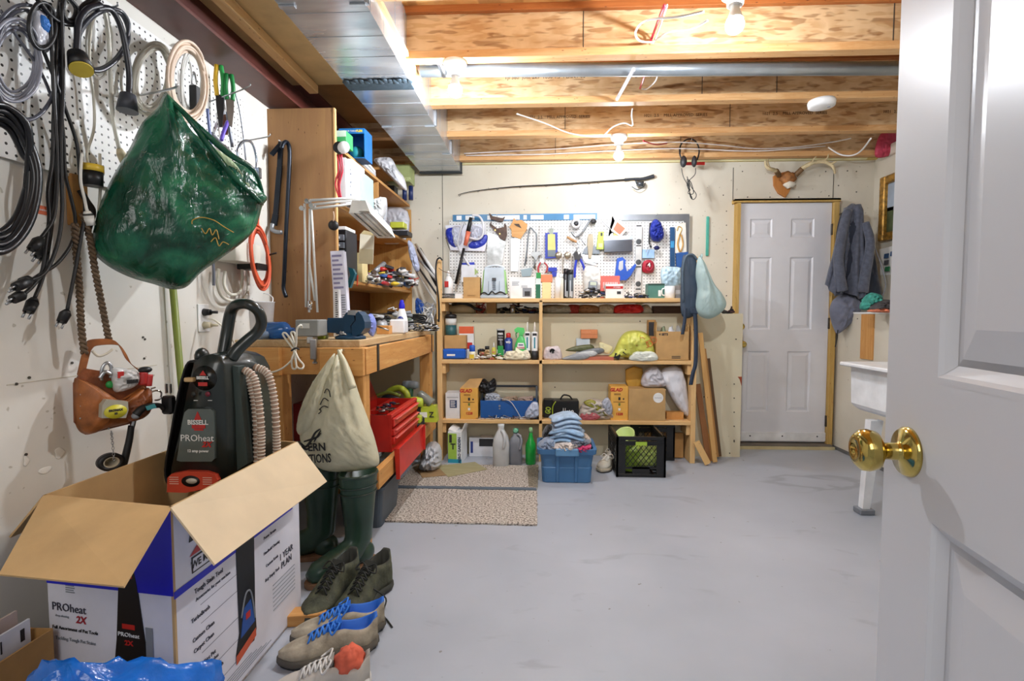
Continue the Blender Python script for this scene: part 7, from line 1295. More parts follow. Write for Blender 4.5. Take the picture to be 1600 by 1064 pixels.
# white / cream cords
WC = M('#d8d4c4', .5)
cord('cream cord ending in a black and yellow plug at the pegboard bottom', [(158, 14), (143, 40), (140, 100), (146, 150), (147, 200), (136, 240), (140, 258)], None, -1.38, .0038, WC)
o = thing('locking_plug', 'black and yellow cylindrical plug at the bottom of the left pegboard', 'plug', at(144, 275, X=-1.36)); G(BLACK).cyl((0, 0, -.03), (0, 0, .012), .026, .028, 20).obj('plug_body', o); G(M('#dcb93c', .4)).cyl((0, 0, .012), (0, 0, .032), .03, n=20).obj('yellow_ring', o)
cord('white flat cord ending in a cream plug above the green bag', [(163, 14), (170, 60), (173, 120), (176, 180), (186, 232)], (198, 262), -1.37, .006, M('#e8e6d8', .5), M('#d9c9a4', .5))
cord('thin white cord with a white plug hanging over the twisted ropes', [(128, 240), (126, 280), (132, 310), (136, 330)], (142, 352), -1.35, .004, M('#e6e4dc', .5), M('#e6e4dc', .5), False)
cord('thin cream strap hanging from the black and yellow plug', [(156, 240), (157, 280), (156, 310), (154, 330)], None, -1.37, .004, WC)
wt('white_cord_coil', 'thin white cord ring hanging behind the black cord loops', 'cord', [loops((155, 65), 17, 48, 3, .1, -1.39, .04, 16, .004)], -1.395, .003, M('#cfcdc4', .5), None, 4)
wt('clear_tubing_coil', 'coil of clear tubing at the right of the black cords', 'tubing', [loops((238, 122), 24, 44, 6, .06, -1.38, .05, 7, .007, -.12)], -1.39, .005, M('#dcd8cc', .2, tl=.3), None, 4)
wt('cream_cable_coil', 'oval coil of cream cable hanging on the long hook', 'cable', [loops((293, 127), 24, 48, 8, .045, -1.28, .03, 9, .007, .05)], -1.30, .0058, M('#d9c3ae', .5), None, 4, n=8)
wt('white_cable_coil', 'bundle of thin white wires behind the cream cable coil', 'cable', [loops((300, 130), 14, 44, 4, .1, -1.39, .06, 10, .005)], -1.40, .0035, M('#d4d2cc', .5), None, 4)
def whook(lab, a, b_, xb, r=.003):
    A, B = at(a[0], a[1], X=XW + .004), at(b_[0], b_[1], X=xb); g = G(STEEL).tube([Vector((0, 0, 0)), (B - A) * .9, B - A + Vector((0, 0, .012))], r, 6, 4); solo(g, 'peg_hook', lab, 'hook', A, 0, None)
whook('long steel hook carrying the green bag', (212, 150), (276, 137), -1.20, .004); whook('steel hook carrying the yellow and green handled pliers', (330, 158), (391, 135), -1.25); whook('steel hook carrying the black cord loops at the top', (150, 12), (184, 10), -1.30); whook('long steel hook beside the bookcase panel', (372, 222), (422, 213), -1.28)
# pliers
def pliers(lab, px, py, c1, c2, h, nm='pliers', X=-1.30, hd='#3a3a3c'):
    o = thing(nm, lab, 'pliers', at(px, py, X=X), R(28)); 
    for s_, cc in ((-1, c1), (1, c2)): G(M(cc, .4)).tube([(s_ * .008, 0, 0), (s_ * .014, 0, -h * .25), (s_ * .010, 0, -h * .5)], .009, 8).obj('grip', o)
    G(M(hd, .35, .6)).prism([(-.016, -h * .48), (.016, -h * .48), (.014, -h * .7), (.006, -h), (-.006, -h), (-.014, -h * .7)], -.006, .006).obj('jaws', o); return o
pliers('pliers with one yellow and one green grip hanging on the left pegboard', 342, 102, '#dcae2c', '#2c9a4c', .26, X=-1.385); pliers('pliers with dark green grips just right of the yellow and green pair', 358, 116, '#17803c', '#17803c', .22, X=-1.35, hd='#8a8078'); pliers('small rusty pliers with grey grips among the pegboard tools', 352, 150, '#8d8f98', '#70727a', .17, X=-1.415, hd='#7a5244')
o = thing('black_wire_tool', 'black handled tool hanging inside the cream cable coil', 'tool', at(303, 112, X=-1.38)); G(BLACK).box(0, 0, -.12, .03, .03, .13, .004).obj('tool_handle', o); G(STEEL).tube([(-.01, 0, -.05), (0, 0, 0), (.01, 0, -.05)], .003, 6).obj('tool_wire', o)
def wtool(nm, lab, cat, pts, r, mat, X=-1.385, part='tool_body'): o0 = at(pts[0][0], pts[0][1], X=X); return solo(G(mat).tube([at(a, b_, X=X) - o0 for a, b_ in pts], r, 8, 5), nm, lab, cat, o0)
wtool('marker_pen', 'purple marker hanging under the pliers', 'pen', [(356, 190), (350, 205), (346, 219)], .008, M('#6a50c0', .4)); wtool('open_wrench', 'grey wrench slanting across the lower pegboard', 'wrench', [(331, 208), (343, 222), (356, 234), (367, 246), (378, 252)], .007, M('#8f929a', .3, .7))
wtool('steel_file', 'long grey file hanging right of the purple marker', 'file', [(355, 175), (359, 205), (363, 230)], .007, M('#6f737c', .35, .7)); wtool('hook_rod', 'long thin steel rod hanging at the right edge of the left pegboard', 'rod', [(366, 138), (374, 170), (380, 210), (384, 250)], .004, M('#8d9198', .3, .7), -1.37); wtool('blue_screwdriver', 'blue grey screwdriver standing left of the file', 'screwdriver', [(324, 170), (327, 200), (330, 225)], .006, M('#5d6a9a', .35))
o = thing('steel_clamp', 'large shiny steel loop clamps hanging at the right end of the left pegboard', 'clamp', at(388, 222, X=-1.33)); o0 = at(388, 222, X=-1.33)
for k, c_ in enumerate((-1.33, -1.30)): G(M('#aab4c0', .15, .9)).tube([at(x, y, X=c_) - o0 for x, y in ((372, 232), (380, 221), (392, 222), (399, 238), (401, 260), (396, 272), (386, 272), (375, 262), (372, 245))], .006, 8, 4, True).obj('clamp_loop', o)
G(M('#8e98a4', .2, .9)).box(.03, .0, -.14, .05, .02, .05, .004).obj('clamp_block', o)
# things low on the wall
q = at(115, 314, X=X_L); o = thing('wood_block', 'short vertical wooden block screwed to the left wall, hooks on it', 'wood', (X_L + .012, q.y, q.z)); G(PINE('Z')).box(0, 0, 0, .022, .055, .155, .002).obj('block', o); g = G(M('#2c241c', .6, nz=.3)); g.tube([(.02, -.01, .03), (.03, .0, .0), (.03, .02, -.03), (.02, .01, -.09)], .009, 7); g.obj('iron_hook', o)
q = at(64, 328, X=X_L); solo(G(M('#d2643c', .5)).box(.001, 0, 0, .002, .045, .025).m(WHITE).text('ATTENTION', .007, (.0026, 0, 0), rot=(pi / 2, 0, pi / 2)), 'orange_tag', 'small orange printed tag on the left wall behind the cords', 'tag', (X_L, q.y, q.z))
def rope(lab, pts, X):
    o0 = at(*pts[0], X=X); P = smooth([at(a, b_, X=X) - o0 for a, b_ in pts], 26); g = G(M('#6f5a44', .7, nz=.3, ns=60)); 
    for ph in (0, pi):
        L_ = []; s_ = 0
        for i, p in enumerate(P):
            if i: s_ += (P[i] - P[i - 1]).length
            a = s_ * 2 * pi / .028 + ph; L_.append(p + Vector((cos(a), sin(a), 0)) * .0055)
        g.tube(L_, .0052, 5, 1)
    solo(g, 'twisted_rope', lab, 'rope', o0, 0, 'twisted ropes holding the tool pouch')
rope('left of the two twisted brown ropes holding the tool pouch', [(117, 350), (119, 390), (124, 450), (127, 510), (132, 552)], -1.37); rope('right of the two twisted brown ropes holding the tool pouch', [(130, 335), (141, 375), (149, 425), (160, 480), (171, 536)], -1.36)
# outlet
q = at(317, 497, X=X_L); o = thing('wall_outlet', 'white double wall outlet with a black and a cream plug', 'outlet', (X_L, q.y, q.z)); G(WHITE).box(.003, 0, 0, .006, .072, .118, .002).obj('outlet_plate', o)
for z, c_ in ((.025, BLACK), (-.03, M('#cfc4a8', .5))): G(c_).cyl((.006, 0, z), (.035, 0, z), .016, .012, 14).cyl((.035, 0, z), (.06, .01, z), .006).obj('plug', o)
solo(G(M('#7d8a34', .45)).cyl((0, 0, 0), (-.03, -.06, 1.36), .0125, n=12), 'green_pole', 'olive green pole leaning on the left wall behind the green bag', 'pole', (at(297, 560, X=-1.385).x + .0, at(299, 560, X=-1.385).y, .001))
# shelf bits behind the bag
q = at(372, 395, X=-1.38); solo(G(M('#d8d4c8', .5)).box(0, 0, 0, .10, .20, .09, .003), 'white_carton', 'white box on a small bracket between the green bag and the orange cord', 'box', q); solo(G(BLACK).box(.02, 0, 0, .10, .09, .03, .003), 'black_bracket', 'black bracket under the white box on the left wall', 'bracket', at(388, 417, X=-1.39))
wt('white_cable_loops', 'thick white cable loops hanging behind the orange cord', 'cable', [[(342, 420), (340, 445), (348, 464), (366, 470), (384, 462), (388, 440), (386, 420)], [(352, 424), (350, 446), (360, 460), (375, 456), (379, 436), (378, 420)]], -1.40, .007, M('#dcd8ca', .5)); wtool('grey_spike', 'thin grey rod pointing down left of the white cable loops', 'rod', [(333, 408), (334, 430), (334, 446)], .006, M('#6d707c', .4))
wt('orange_cord_coil', 'orange extension cord coil hanging beside the bookcase', 'cord', [loops((406, 402), 11, 38, 6, .07, -1.30, .03, 12, .008, .12, 10), [(404, 364), (403, 345), (404, 335)]], -1.34, .0058, M('#e0603c', .4), None, 4)
G(BLACK).tube([Vector((0, 0, 0)), Vector((.02, -.01, .01)), Vector((.05, 0, .02))], .004, 6).obj('twist_tie', bpy.data.objects['orange_cord_coil'])
# green bag, hanging edge-on from the hook and facing the camera obliquely
class FR:
    """upright plane through two floor points; maps photograph measurements to (along, up)"""
    def __init__(s, a, b_, z0=0): s.a = Vector((a[0], a[1], 0)); s.d = (Vector((b_[0], b_[1], 0)) - s.a).normalized(); s.n = Vector((s.d.y, -s.d.x, 0)); s.rz = math.atan2(s.d.y, s.d.x); s.z0 = z0; s.loc = Vector((a[0], a[1], z0))
    def uv(s, px, py):
        d = (CM.to_3x3() @ Vector(((px - 811) / F, -(py - 532) / F, -1))); o = CM.translation; t_ = (s.a - o).dot(s.n) / d.dot(s.n); p = o + d * t_; return ((p - s.a).dot(s.d), p.z - s.z0)
    def o(s, pts): return [s.uv(*p) for p in pts]
fr = FR((-1.36, 1.56), (-1.02, 1.88), 1.62); fr.z0 = 0; zt2 = at(258, 143, Y=1.7).z
m, t, p = nt('green_film'); tc = N(t, 'ShaderNodeTexCoord'); n = N(t, 'ShaderNodeTexNoise'); n.inputs['Scale'].default_value = 5; n.inputs['Detail'].default_value = 6; n.inputs['Distortion'].default_value = 1.5; L(t, tc, n, 3)
r = ramp(t, [(.35, lin('#0a3a29')), (.5, lin('#145640')), (.68, lin('#2f8058'))]); L(t, n, r); t.links.new(r.outputs[0], p.inputs['Base Color']); p.inputs['Roughness'].default_value = .24
mp = N(t, 'ShaderNodeMapping'); mp.inputs['Scale'].default_value = (18, 18, 5); mp.inputs['Rotation'].default_value = (0, .35, 0); L(t, tc, mp, 3); n2 = N(t, 'ShaderNodeTexNoise'); n2.inputs['Scale'].default_value = 1; n2.inputs['Detail'].default_value = 5; n2.inputs['Distortion'].default_value = .8; L(t, mp, n2)
b = N(t, 'ShaderNodeBump'); b.inputs['Strength'].default_value = .7; b.inputs['Distance'].default_value = .02; t.links.new(n2.outputs[0], b.inputs['Height']); t.links.new(b.outputs[0], p.inputs['Normal']); GF_ = m
o = thing('green_plastic_bag', 'large dark green plastic bag hanging from a hook on the left wall', 'bag', (-1.36, 1.56, 0), fr.rz)
G(GF_).puff(fr.o([(257, 145), (266, 150), (282, 178), (300, 205), (325, 225), (352, 246), (378, 258), (398, 272), (410, 300), (418, 310), (410, 322), (405, 340), (398, 358), (380, 378), (345, 404), (314, 426), (292, 448), (268, 452), (240, 444), (205, 434), (172, 418), (148, 398), (142, 384), (148, 350), (156, 318), (178, 272), (202, 232), (222, 192), (246, 168)]), .11, .06, c=fr.uv(265, 330), wr=.15, seed=2, rg=22, fr=13, k=6, fan=fr.uv(258, 148)).obj('bag_body', o)
g = G(GF_)
for P in ([(258, 150), (285, 195), (318, 240), (352, 282), (392, 318), (410, 320)], [(262, 150), (300, 208), (345, 250), (385, 275), (412, 308)], [(256, 150), (262, 200), (268, 250), (276, 320)]):
    v = [fr.uv(*q) for q in P]; g.tube([(a_, -.075 - .03 * sin(pi * i / (len(v) - 1)) + (.07 if i in (0, len(v) - 1) else 0), z) for i, (a_, z) in enumerate(v)], lambda t_: .0035 + .007 * sin(pi * t_), 7)
g.obj('bag_fold', o)
G(M('#b5c9a0', .35)).puff(fr.o([(326, 238), (350, 250), (372, 275), (388, 298), (384, 306), (360, 294), (336, 264)]), .02, .01, wr=.3).obj('bag_opening', o).location = (0, -.055, 0)
g = G(M('#b8963c', .4)); v = lambda P: [(a_, -.128, z) for a_, z in fr.o(P)]
for P in ([(290, 358), (291, 352), (304, 348), (322, 352), (338, 362), (352, 370)], [(304, 364), (310, 372), (316, 364), (320, 374), (326, 366), (330, 380)], [(318, 384), (325, 378), (330, 390), (336, 384), (345, 388)]): g.tube(v(P), .0016, 5)
g.obj('gold_script', o); o['label'] = 'large dark green plastic bag with faint gold script hanging on the left wall'
# tool pouch
fp = FR((-1.385, 1.50), (-1.27, 1.68)); LE = M('#8a4a22', .5, nz=.35, ns=18, bump=.25, bs=60); LE2 = M('#a3602e', .5, nz=.3, ns=22, bump=.2, bs=70)
o = thing('leather_tool_pouch', 'worn brown leather tool pouch hanging by ropes on the left wall', 'tool pouch', (-1.385, 1.50, 0), fp.rz)
def pv(P, y): return [(a_, y, z) for a_, z in fp.o(P)]
G(LE).prism(fp.o([(122, 588), (130, 575), (160, 580), (200, 576), (228, 588), (228, 645), (203, 662), (166, 671), (133, 679), (116, 660), (115, 599)]), -.004, .008).obj('back_panel', o)
g = G(LE2); P = smooth(pv([(126, 590), (133, 560), (139, 541), (150, 535), (180, 535), (192, 547), (203, 567), (222, 582)], 0), 5)
g.rings([[p_ + Vector((0, -.003, 0)) + q_ for q_ in (Vector((-.006, 0, .008)), Vector((.006, 0, -.008)), Vector((.008, .006, -.010)), Vector((-.008, .006, .010)))] for p_ in P], sm=False); g.obj('carry_strap', o)
G(LE2).puff(fp.o([(115, 597), (124, 592), (145, 600), (168, 615), (186, 624), (205, 614), (226, 604), (228, 640), (222, 650), (200, 660), (160, 671), (134, 679), (117, 660)]), .06, .0, wr=.12, seed=3, fr=7).obj('front_pocket', o)
G(LE).puff(fp.o([(184, 628), (210, 612), (228, 606), (228, 640), (205, 656), (186, 652)]), .045, .0, wr=.15).obj('side_pocket', o).location = (0, -.03, 0)
g = G(STEEL)
for a_, b_ in ((122, 615), (122, 633), (121, 652), (148, 664), (165, 668), (128, 600)): u_, z_q = fp.uv(a_, b_); g.ell((u_, -.028, z_q), .003, .002, .003, 8)
g.obj('rivet', o)
G(M('#cfc6b4', .6)).tube(pv([(142, 548), (152, 556), (165, 552), (174, 545)], -.012), .004, 6).obj('rope_end', o)
def ft(nm, lab, cat, y, build): # a thing carried in the pouch, in the pouch's own directions
    oo = thing(nm, lab, cat, (-1.385, 1.50, 0), fp.rz); build(oo, y); return oo
def bl(oo, y):
    G(M('#b8b4a4', .4, .2)).prism(fp.o([(143, 648), (144, 628), (150, 620), (183, 623), (184, 636), (180, 648)]), y - .03, y).obj('tape_case', oo)
    u_, zq = fp.uv(164, 638); G(M('#d8cf3e', .4)).lathe([(.001, -.002), (.026, -.001), (.026, .002)], (u_, y - .031, zq), 24, ax='y', sx=1.1, sy=.8).m(DARK).text('FATMAX', .009, (u_, y - .034, zq + .004), bold=.0006).text('25', .008, (u_, y - .034, zq - .006), bold=.0005).obj('yellow_label', oo)
ft('tape_measure', 'silver and yellow tape measure in the front of the leather pouch', 'tape measure', -.06, bl)
def bl(oo, y): G(M('#cfd0d0', .2)).puff(fp.o([(172, 574), (210, 580), (212, 596), (200, 606), (176, 612), (170, 596)]), .02, .01, wr=.3).obj('clear_pack', oo).location = (0, y, 0); G(RED).box(fp.uv(180, 584)[0], y - .022, fp.uv(180, 584)[1], .016, .004, .02).m(DARK).box(fp.uv(198, 594)[0], y - .024, fp.uv(198, 594)[1], .03, .004, .012).obj('pack_print', oo)
ft('bit_packet', 'clear packet with red and black bits standing in the leather pouch', 'packet', -.025, bl)
def bl(oo, y): 
    G(M('#c83a38', .35)).tube(pv([(217, 600), (219, 580)], y), .012, 10).tube(pv([(226, 602), (228, 584)], y), .010, 10).obj('red_grip', oo); u_, zq = fp.uv(221, 577); G(BLACK).ell((u_, y, zq), .02, .016, .011, 14).obj('black_cap', oo)
ft('screwdriver', 'red gripped screwdriver with a black cap at the right of the pouch', 'screwdriver', -.03, bl)
def bl(oo, y): G(BLACK).tube(pv([(196, 644), (206, 634), (222, 630), (234, 630), (239, 636)], y), lambda t_: .013 - .007 * t_, 10).obj('knife_handle', oo); G(M('#4aa6b0', .4)).prism(fp.o([(208, 630), (222, 626), (225, 632), (211, 636)]), y - .016, y - .012).obj('teal_label', oo); u_, zq = fp.uv(196, 645); G(GREY).ell((u_, y, zq), .012, .012, .01, 12).obj('pommel', oo)
ft('utility_knife', 'black utility knife with a teal label across the leather pouch', 'knife', -.085, bl)
def bl(oo, y): G(BLACK).tube(pv([(203, 664), (199, 690), (190, 725), (184, 732)], y), lambda t_: .009 + .004 * t_, 9).obj('hammer_grip', oo); G(STEEL).tube(pv([(207, 655), (204, 668)], y), .008, 8).obj('hammer_shaft', oo)
ft('hammer', 'black handled hammer hanging below the leather pouch', 'hammer', -.012, bl)
def bl(oo, y):
    u_, zq = fp.uv(167, 719); G(BLACK).lathe([(.021, -.012), (.034, -.012), (.034, .012), (.021, .012), (.021, -.012)], (u_, y, zq), 26, ax='y', sy=.8).obj('tape_roll', oo); G(M('#bfb6a0', .5)).lathe([(.017, -.010), (.0208, -.012), (.0208, .012), (.017, .01), (.017, -.01)], (u_, y, zq), 24, ax='y', sy=.8).obj('tape_core', oo)
ft('black_tape_roll', 'roll of black tape on a chain under the leather pouch', 'tape', -.03, bl)
def bl(oo, y):
    v = pv([(164, 671), (166, 690), (168, 714)], y); P = smooth(v, 6)
    for i in range(len(P) - 1): c_ = (P[i] + P[i + 1]) / 2; g = G(STEEL).tube([c_ + Vector((.003 * cos(a) if i % 2 else 0, 0 if i % 2 else .003 * cos(a), .0055 * sin(a))) for a in [q * pi / 3 for q in range(6)]], .0010, 4, 2, True); g.obj('chain_link', oo)
ft('hanging_chain', 'short steel chain hanging from the bottom of the leather pouch', 'chain', -.055, bl)
def bl(oo, y): G(STEEL).tube(pv([(154, 594), (156, 574), (164, 566), (170, 574), (168, 590)], y), .005, 7).tube(pv([(150, 590), (158, 580), (168, 584)], y - .01), .006, 7).obj('pliers_jaws', oo); G(GREEN).ell((*[fp.uv(168, 600)[0]], y, fp.uv(168, 600)[1]), .012, .008, .012, 10).obj('green_grip', oo)
ft('pocket_pliers', 'small steel pliers with a green grip tucked at the left of the pouch', 'pliers', -.022, bl)
def bl(oo, y): G(CHROME).tube(pv([(229, 612), (238, 609), (246, 612), (244, 622), (236, 624)], y), .003, 6).tube(pv([(230, 606), (237, 604)], y), .003, 6).obj('wire_hook', oo)
ft('wire_spring', 'bent shiny wire sticking out to the right of the leather pouch', 'wire', -.03, bl)
# ------------------------------------------------ printed carton with open flaps
A_, B_, C_, D_ = [Vector(v) for v in ((-.889, 1.172, 0), (-.884, 1.805, 0), (-1.272, 1.865, 0), (-1.275, 1.238, 0))]; HT_ = .635
up = Vector((0, 0, 1)); WB = M('#e4e3ec', .45, nz=.04); BB = M('#1a22c4', .4, nz=.04); KF = M('#c8a472', .7, nz=.12, ns=6, bump=.08, bs=20)
o = thing('appliance_carton', 'big open carpet cleaner carton printed white and blue in the left foreground', 'carton', (-1.08, 1.6, 0)); lo = Vector((-1.08, 1.6, 0))
def wall4(a, b_, z0, z1, mat_out, mat_in, nm, t_=.006):
    n_ = (b_ - a).cross(up).normalized() * t_; a = a - lo; b_ = b_ - lo; g = G(mat_out); z0 = up * z0; z1 = up * z1
    v = [a + z0, b_ + z0, b_ + z1, a + z1, a - n_ + z0, b_ - n_ + z0, b_ - n_ + z1, a - n_ + z1]; g.add(v, [(0, 1, 2, 3)]); g.m(mat_in).add(v, [(5, 4, 7, 6), (3, 2, 6, 7), (1, 0, 4, 5), (0, 3, 7, 4), (2, 1, 5, 6)]); return g.obj(nm, o)
wall4(D_, A_, .002, HT_, WB, KF, 'near_side'); wall4(A_, B_, .002, HT_, WB, KF, 'right_side'); wall4(B_, C_, .002, HT_, WB, KF, 'far_side'); wall4(C_, D_, .002, HT_, WB, KF, 'left_side')
G(KF).add([v - lo + up * z for z in (.002, .01) for v in (A_, B_, C_, D_)], [(0, 1, 2, 3), (7, 6, 5, 4)] + [(i, (i + 1) % 4, 4 + (i + 1) % 4, 4 + i) for i in range(4)]).obj('carton_floor', o)
def flap(a, b_, c_, d_, mi, mo=None, bend=0):
    P = [v - lo for v in (a, b_, c_, d_)]; n_ = (P[1] - P[0]).cross(P[3] - P[0]).normalized() * .005; n_ = n_ if n_.z < 0 else -n_; g = G(mi).add(P + [v + n_ for v in P], [(0, 1, 2), (0, 2, 3), (0, 4, 5, 1), (1, 5, 6, 2), (2, 6, 7, 3), (3, 7, 4, 0)]); g.m(mo or WB).add([v + n_ for v in P], [(2, 1, 0), (3, 2, 0)]); return g.obj('flap', o)
h_ = up * HT_
flap(D_ + h_, A_ + h_, at(193, 916, Y=.945), at(-2, 897, Y=1.005), KF); flap(A_ + h_, B_ + h_, at(511, 752, Y=1.78), at(336, 882, Y=1.14), M('#d9c4a2', .65, nz=.05))
flap(C_ + h_, D_ + h_, D_ + h_ + Vector((-.12, .02, -.12)), C_ + h_ + Vector((-.12, .0, -.11)), KF, KF)
# print on the two visible faces, each in its own frame (x along the face, y out of it)
def face(a, b_): d = (b_ - a).normalized(); return (a - lo, math.atan2(d.y, d.x), (b_ - a).length)
fa, ra, wa = face(D_, A_); fb, rb, wb_ = face(A_, B_)
g = G(BB).xf(fa, (0, 0, ra)); y_ = -.0015
g.prism([(0, .405), (wa, .415), (wa, HT_ - .001), (0, HT_ - .001)], y_ - .0005, y_ + .001)
g.m(M('#3c3a46', .5)).text('PROheat', .03, (.068, y_, .345)).m(M('#a02030', .5)).text('2X', .026, (.105, y_, .318), bold=.0006, shear=.2).m(DARK).text('Full Assortment of Pet Tools', .0125, (.085, y_, .290)).m(GREY).text('Tackling Tough Pet Stains', .0125, (.085, y_, .262)).text('deep cleaning', .008, (.045, y_, .322))
LINES(GREY, .2, .3, .385, .408, 4)(g, .3, 1)
g.obj('near_face_print', o)
g = G(BLACK).xf(fa, (0, 0, ra)); g.x = g.x @ Matrix.Translation((-.118, 0, -.03)) @ Matrix.Diagonal((1.28, 1, 1.05, 1)); g.prism([(.245, .05), (.25, .20), (.262, .30), (.272, .44), (.285, .50), (.305, .50), (.315, .44), (.33, .30), (.345, .2), (.36, .06)], y_ - .001, y_ + .001); g.tube([(.275, y_, .48), (.268, y_, .54), (.285, y_, .57), (.312, y_, .56), (.318, y_, .52), (.305, y_, .49)], .006, 6)
g.m(RED).box(.295, y_ - .001, .46, .02, .001, .014).box(.292, y_ - .001, .335, .03, .001, .012).m(WHITE).text('PROheat', .014, (.292, y_ - .002, .315)).m(RED).text('2X', .016, (.292, y_ - .002, .295), bold=.0005).m(GREY).box(.34, y_ - .001, .26, .016, .001, .16)
g.obj('printed_machine', o)
g = G(M('#5a4a3c', .5)).xf(fa, (0, 0, ra)); g.tube([(.12 + .085 * cos(a), y_, .12 + .075 * sin(a)) for a in [k * pi / 6 for k in range(12)]], .003, 5, 3, True); g.m(M('#c0b68c', .5)).prism([(.05, .06), (.12, .05), (.12, .18), (.06, .16)], y_, y_ + .001).m(DARK).prism([(.13, .05), (.2, .06), (.2, .17), (.14, .19)], y_, y_ + .001).m(M('#c99a80')).prism([(.115, .10), (.135, .11), (.14, .17), (.12, .17)], y_ - .001, y_); g.obj('printed_photo', o)
g = G(BB).xf(fb, (0, 0, rb)).sx(.92); g.box(wb_ / 2, y_, .415, wb_, .001, .018)
g.m(DARK).text('BISSELL', .075, (.178, y_, .545), shear=.25, bold=.0008).m(RED).prism([(.062, .484), (.19, .484), (.125, .522)], y_ - .0008, y_).m(DARK).box(.17, y_, .458, .20, .001, .042).m(WB).box(.17, y_ - .0006, .458, .192, .001, .034).m(DARK).text('WE MEAN CLEAN', .026, (.17, y_ - .0012, .458), bold=.0006)
for i, (z, s_, x, tx) in enumerate(((.385, .018, .14, 'Tough Stain Tool'), (.362, .013, .16, 'Accessories for your machine'), (.315, .016, .10, 'TurboBrush'), (.262, .016, .11, 'Custom Clean'), (.232, .016, .11, 'Carpet Clean'), (.18, .016, .12, '2X Dirt Pet'), (.162, .014, .13, 'PowerBrushes'), (.125, .016, .12, 'Rotating Power Brush'), (.107, .014, .11, '2X Dirt Pet'), (.38, .014, .47, 'Power Stream'), (.33, .014, .48, 'Handheld Cleaning'), (.285, .014, .48, 'Custom Scrub'), (.24, .014, .48, 'Easy Empty Tank'))): g.m(M('#3c3c48', .5)).text(tx, s_ * 1.0, (x, y_, z))
g.text('1 YEAR', .032, (.58, y_, .27)).text('PLAN', .032, (.58, y_, .238)); g.obj('right_face_print', o)
g = G(M('#7a7c88', .6)).xf(fb, (0, 0, rb)).sx(.92); 
for z in (.34, .29, .21, .145, .085): g.box(.20, y_, z, .20, .0006, .0012)
g.m(M('#9aa0a8', .6)); [g.box(.2 + .03 * k, y_, .06 - .008 * k, .28, .0006, .0025) for k in range(5)]; [g.box(.56, y_, .20 - .014 * k, .16, .0006, .003) for k in range(7)]; g.obj('fine_print', o)
g = G(BLACK).xf(fb, (0, 0, rb)).sx(.92); g.x = g.x @ Matrix.Translation((-.03, 0, .0)); g.prism([(.285, .10), (.305, .16), (.30, .42), (.325, .44), (.385, .44), (.40, .42), (.395, .19), (.40, .12), (.385, .09)], y_ - .001, y_).m(M('#24509a', .4)).prism([(.31, .14), (.33, .22), (.37, .23), (.39, .15)], y_ - .002, y_ - .001).m(M('#cc5a3a', .5)).prism([(.285, .075), (.395, .10), (.395, .125), (.285, .10)], y_ - .002, y_ - .001).m(RED).box(.352, y_ - .002, .19, .025, .001, .02).m(GREY).tube([(.315, y_ - .002, .2), (.34, y_ - .003, .26), (.37, y_ - .003, .25), (.39, y_ - .002, .16)], .003, 5); g.obj('printed_machine', o)
# ------------------------------------------------ carpet cleaner standing in the carton
YV = 1.60; q = at(315, 760, Y=YV); VG = M('#1c2422', .3, nz=.08, coat=.3); VG2 = M('#33413f', .35); o = thing('carpet_cleaner', 'dark green upright carpet cleaner standing in the open carton', 'carpet cleaner', (q.x, YV, .011)); lo = Vector((q.x, YV, .011))
def vp(P): return [((lambda w_: (w_.x - lo.x, w_.z - lo.z))(at(a_, b_, Y=YV))) for a_, b_ in P]
F1 = vp([(268, 765), (270, 729), (282, 680), (296, 610), (307, 566), (318, 556), (334, 552), (347, 557), (353, 570), (356, 620), (358, 700), (360, 765)]); F2 = vp([(275, 765), (280, 729), (292, 680), (305, 610), (318, 566), (328, 554), (345, 548), (360, 556), (370, 574), (376, 640), (383, 729), (386, 765)])
g = G(VG); a1 = [(x, 0, z) for x, z in F1]; g.rings([[(x * .96, -.012, z * .998) for x, z in F1], a1, [(x, .09, z) for x, z in F2], [(x, .20, z * .98) for x, z in F2]]); g.obj('body_shell', o)
G(VG2).prism(vp([(357, 572), (366, 574), (378, 700), (380, 728), (362, 740), (358, 640)]), .02, .06).obj('side_trim', o)
g = G(VG); HL = [(330, 562), (332, 520), (337, 490), (348, 478), (366, 474), (381, 477), (390, 488), (389, 505), (380, 520), (368, 533), (357, 548), (350, 562)]; g.tube([(x, .06 + .02 * sin(i), z) for i, (x, z) in enumerate(vp(HL))], lambda t_: .017 + .006 * abs(t_ - .5), 12, 6); g.obj('handle', o)
g = G(BLACK)
for k in range(7): g.tube([(x - .006 - .003 * k, .012 + .012 * k, z) for x, z in vp([(302, 566), (290, 572), (277, 620), (266, 680), (257, 735), (262, 758), (275, 765), (285, 735), (292, 680), (300, 610), (305, 575)])], .0045, 6, 4, True)
g.obj('wound_cord', o); c_ = vp([(256, 618), (260, 650)]); g = G(BLACK).box(c_[0][0], .02, (c_[0][1] + c_[1][1]) / 2, .035, .03, .06, .006); g.m(STEEL).box(c_[0][0] - .006, .02, c_[0][1] + .02, .004, .008, .03).box(c_[0][0] + .008, .02, c_[0][1] + .02, .004, .008, .03); g.obj('power_plug', o); c_ = vp([(290, 560)])[0]; G(VG).ell((c_[0], .08, c_[1]), .02, .03, .03, 12).obj('cord_hook', o)
HM = M('#a58874', .45, nz=.1); HM2 = M('#dccfc0', .4)
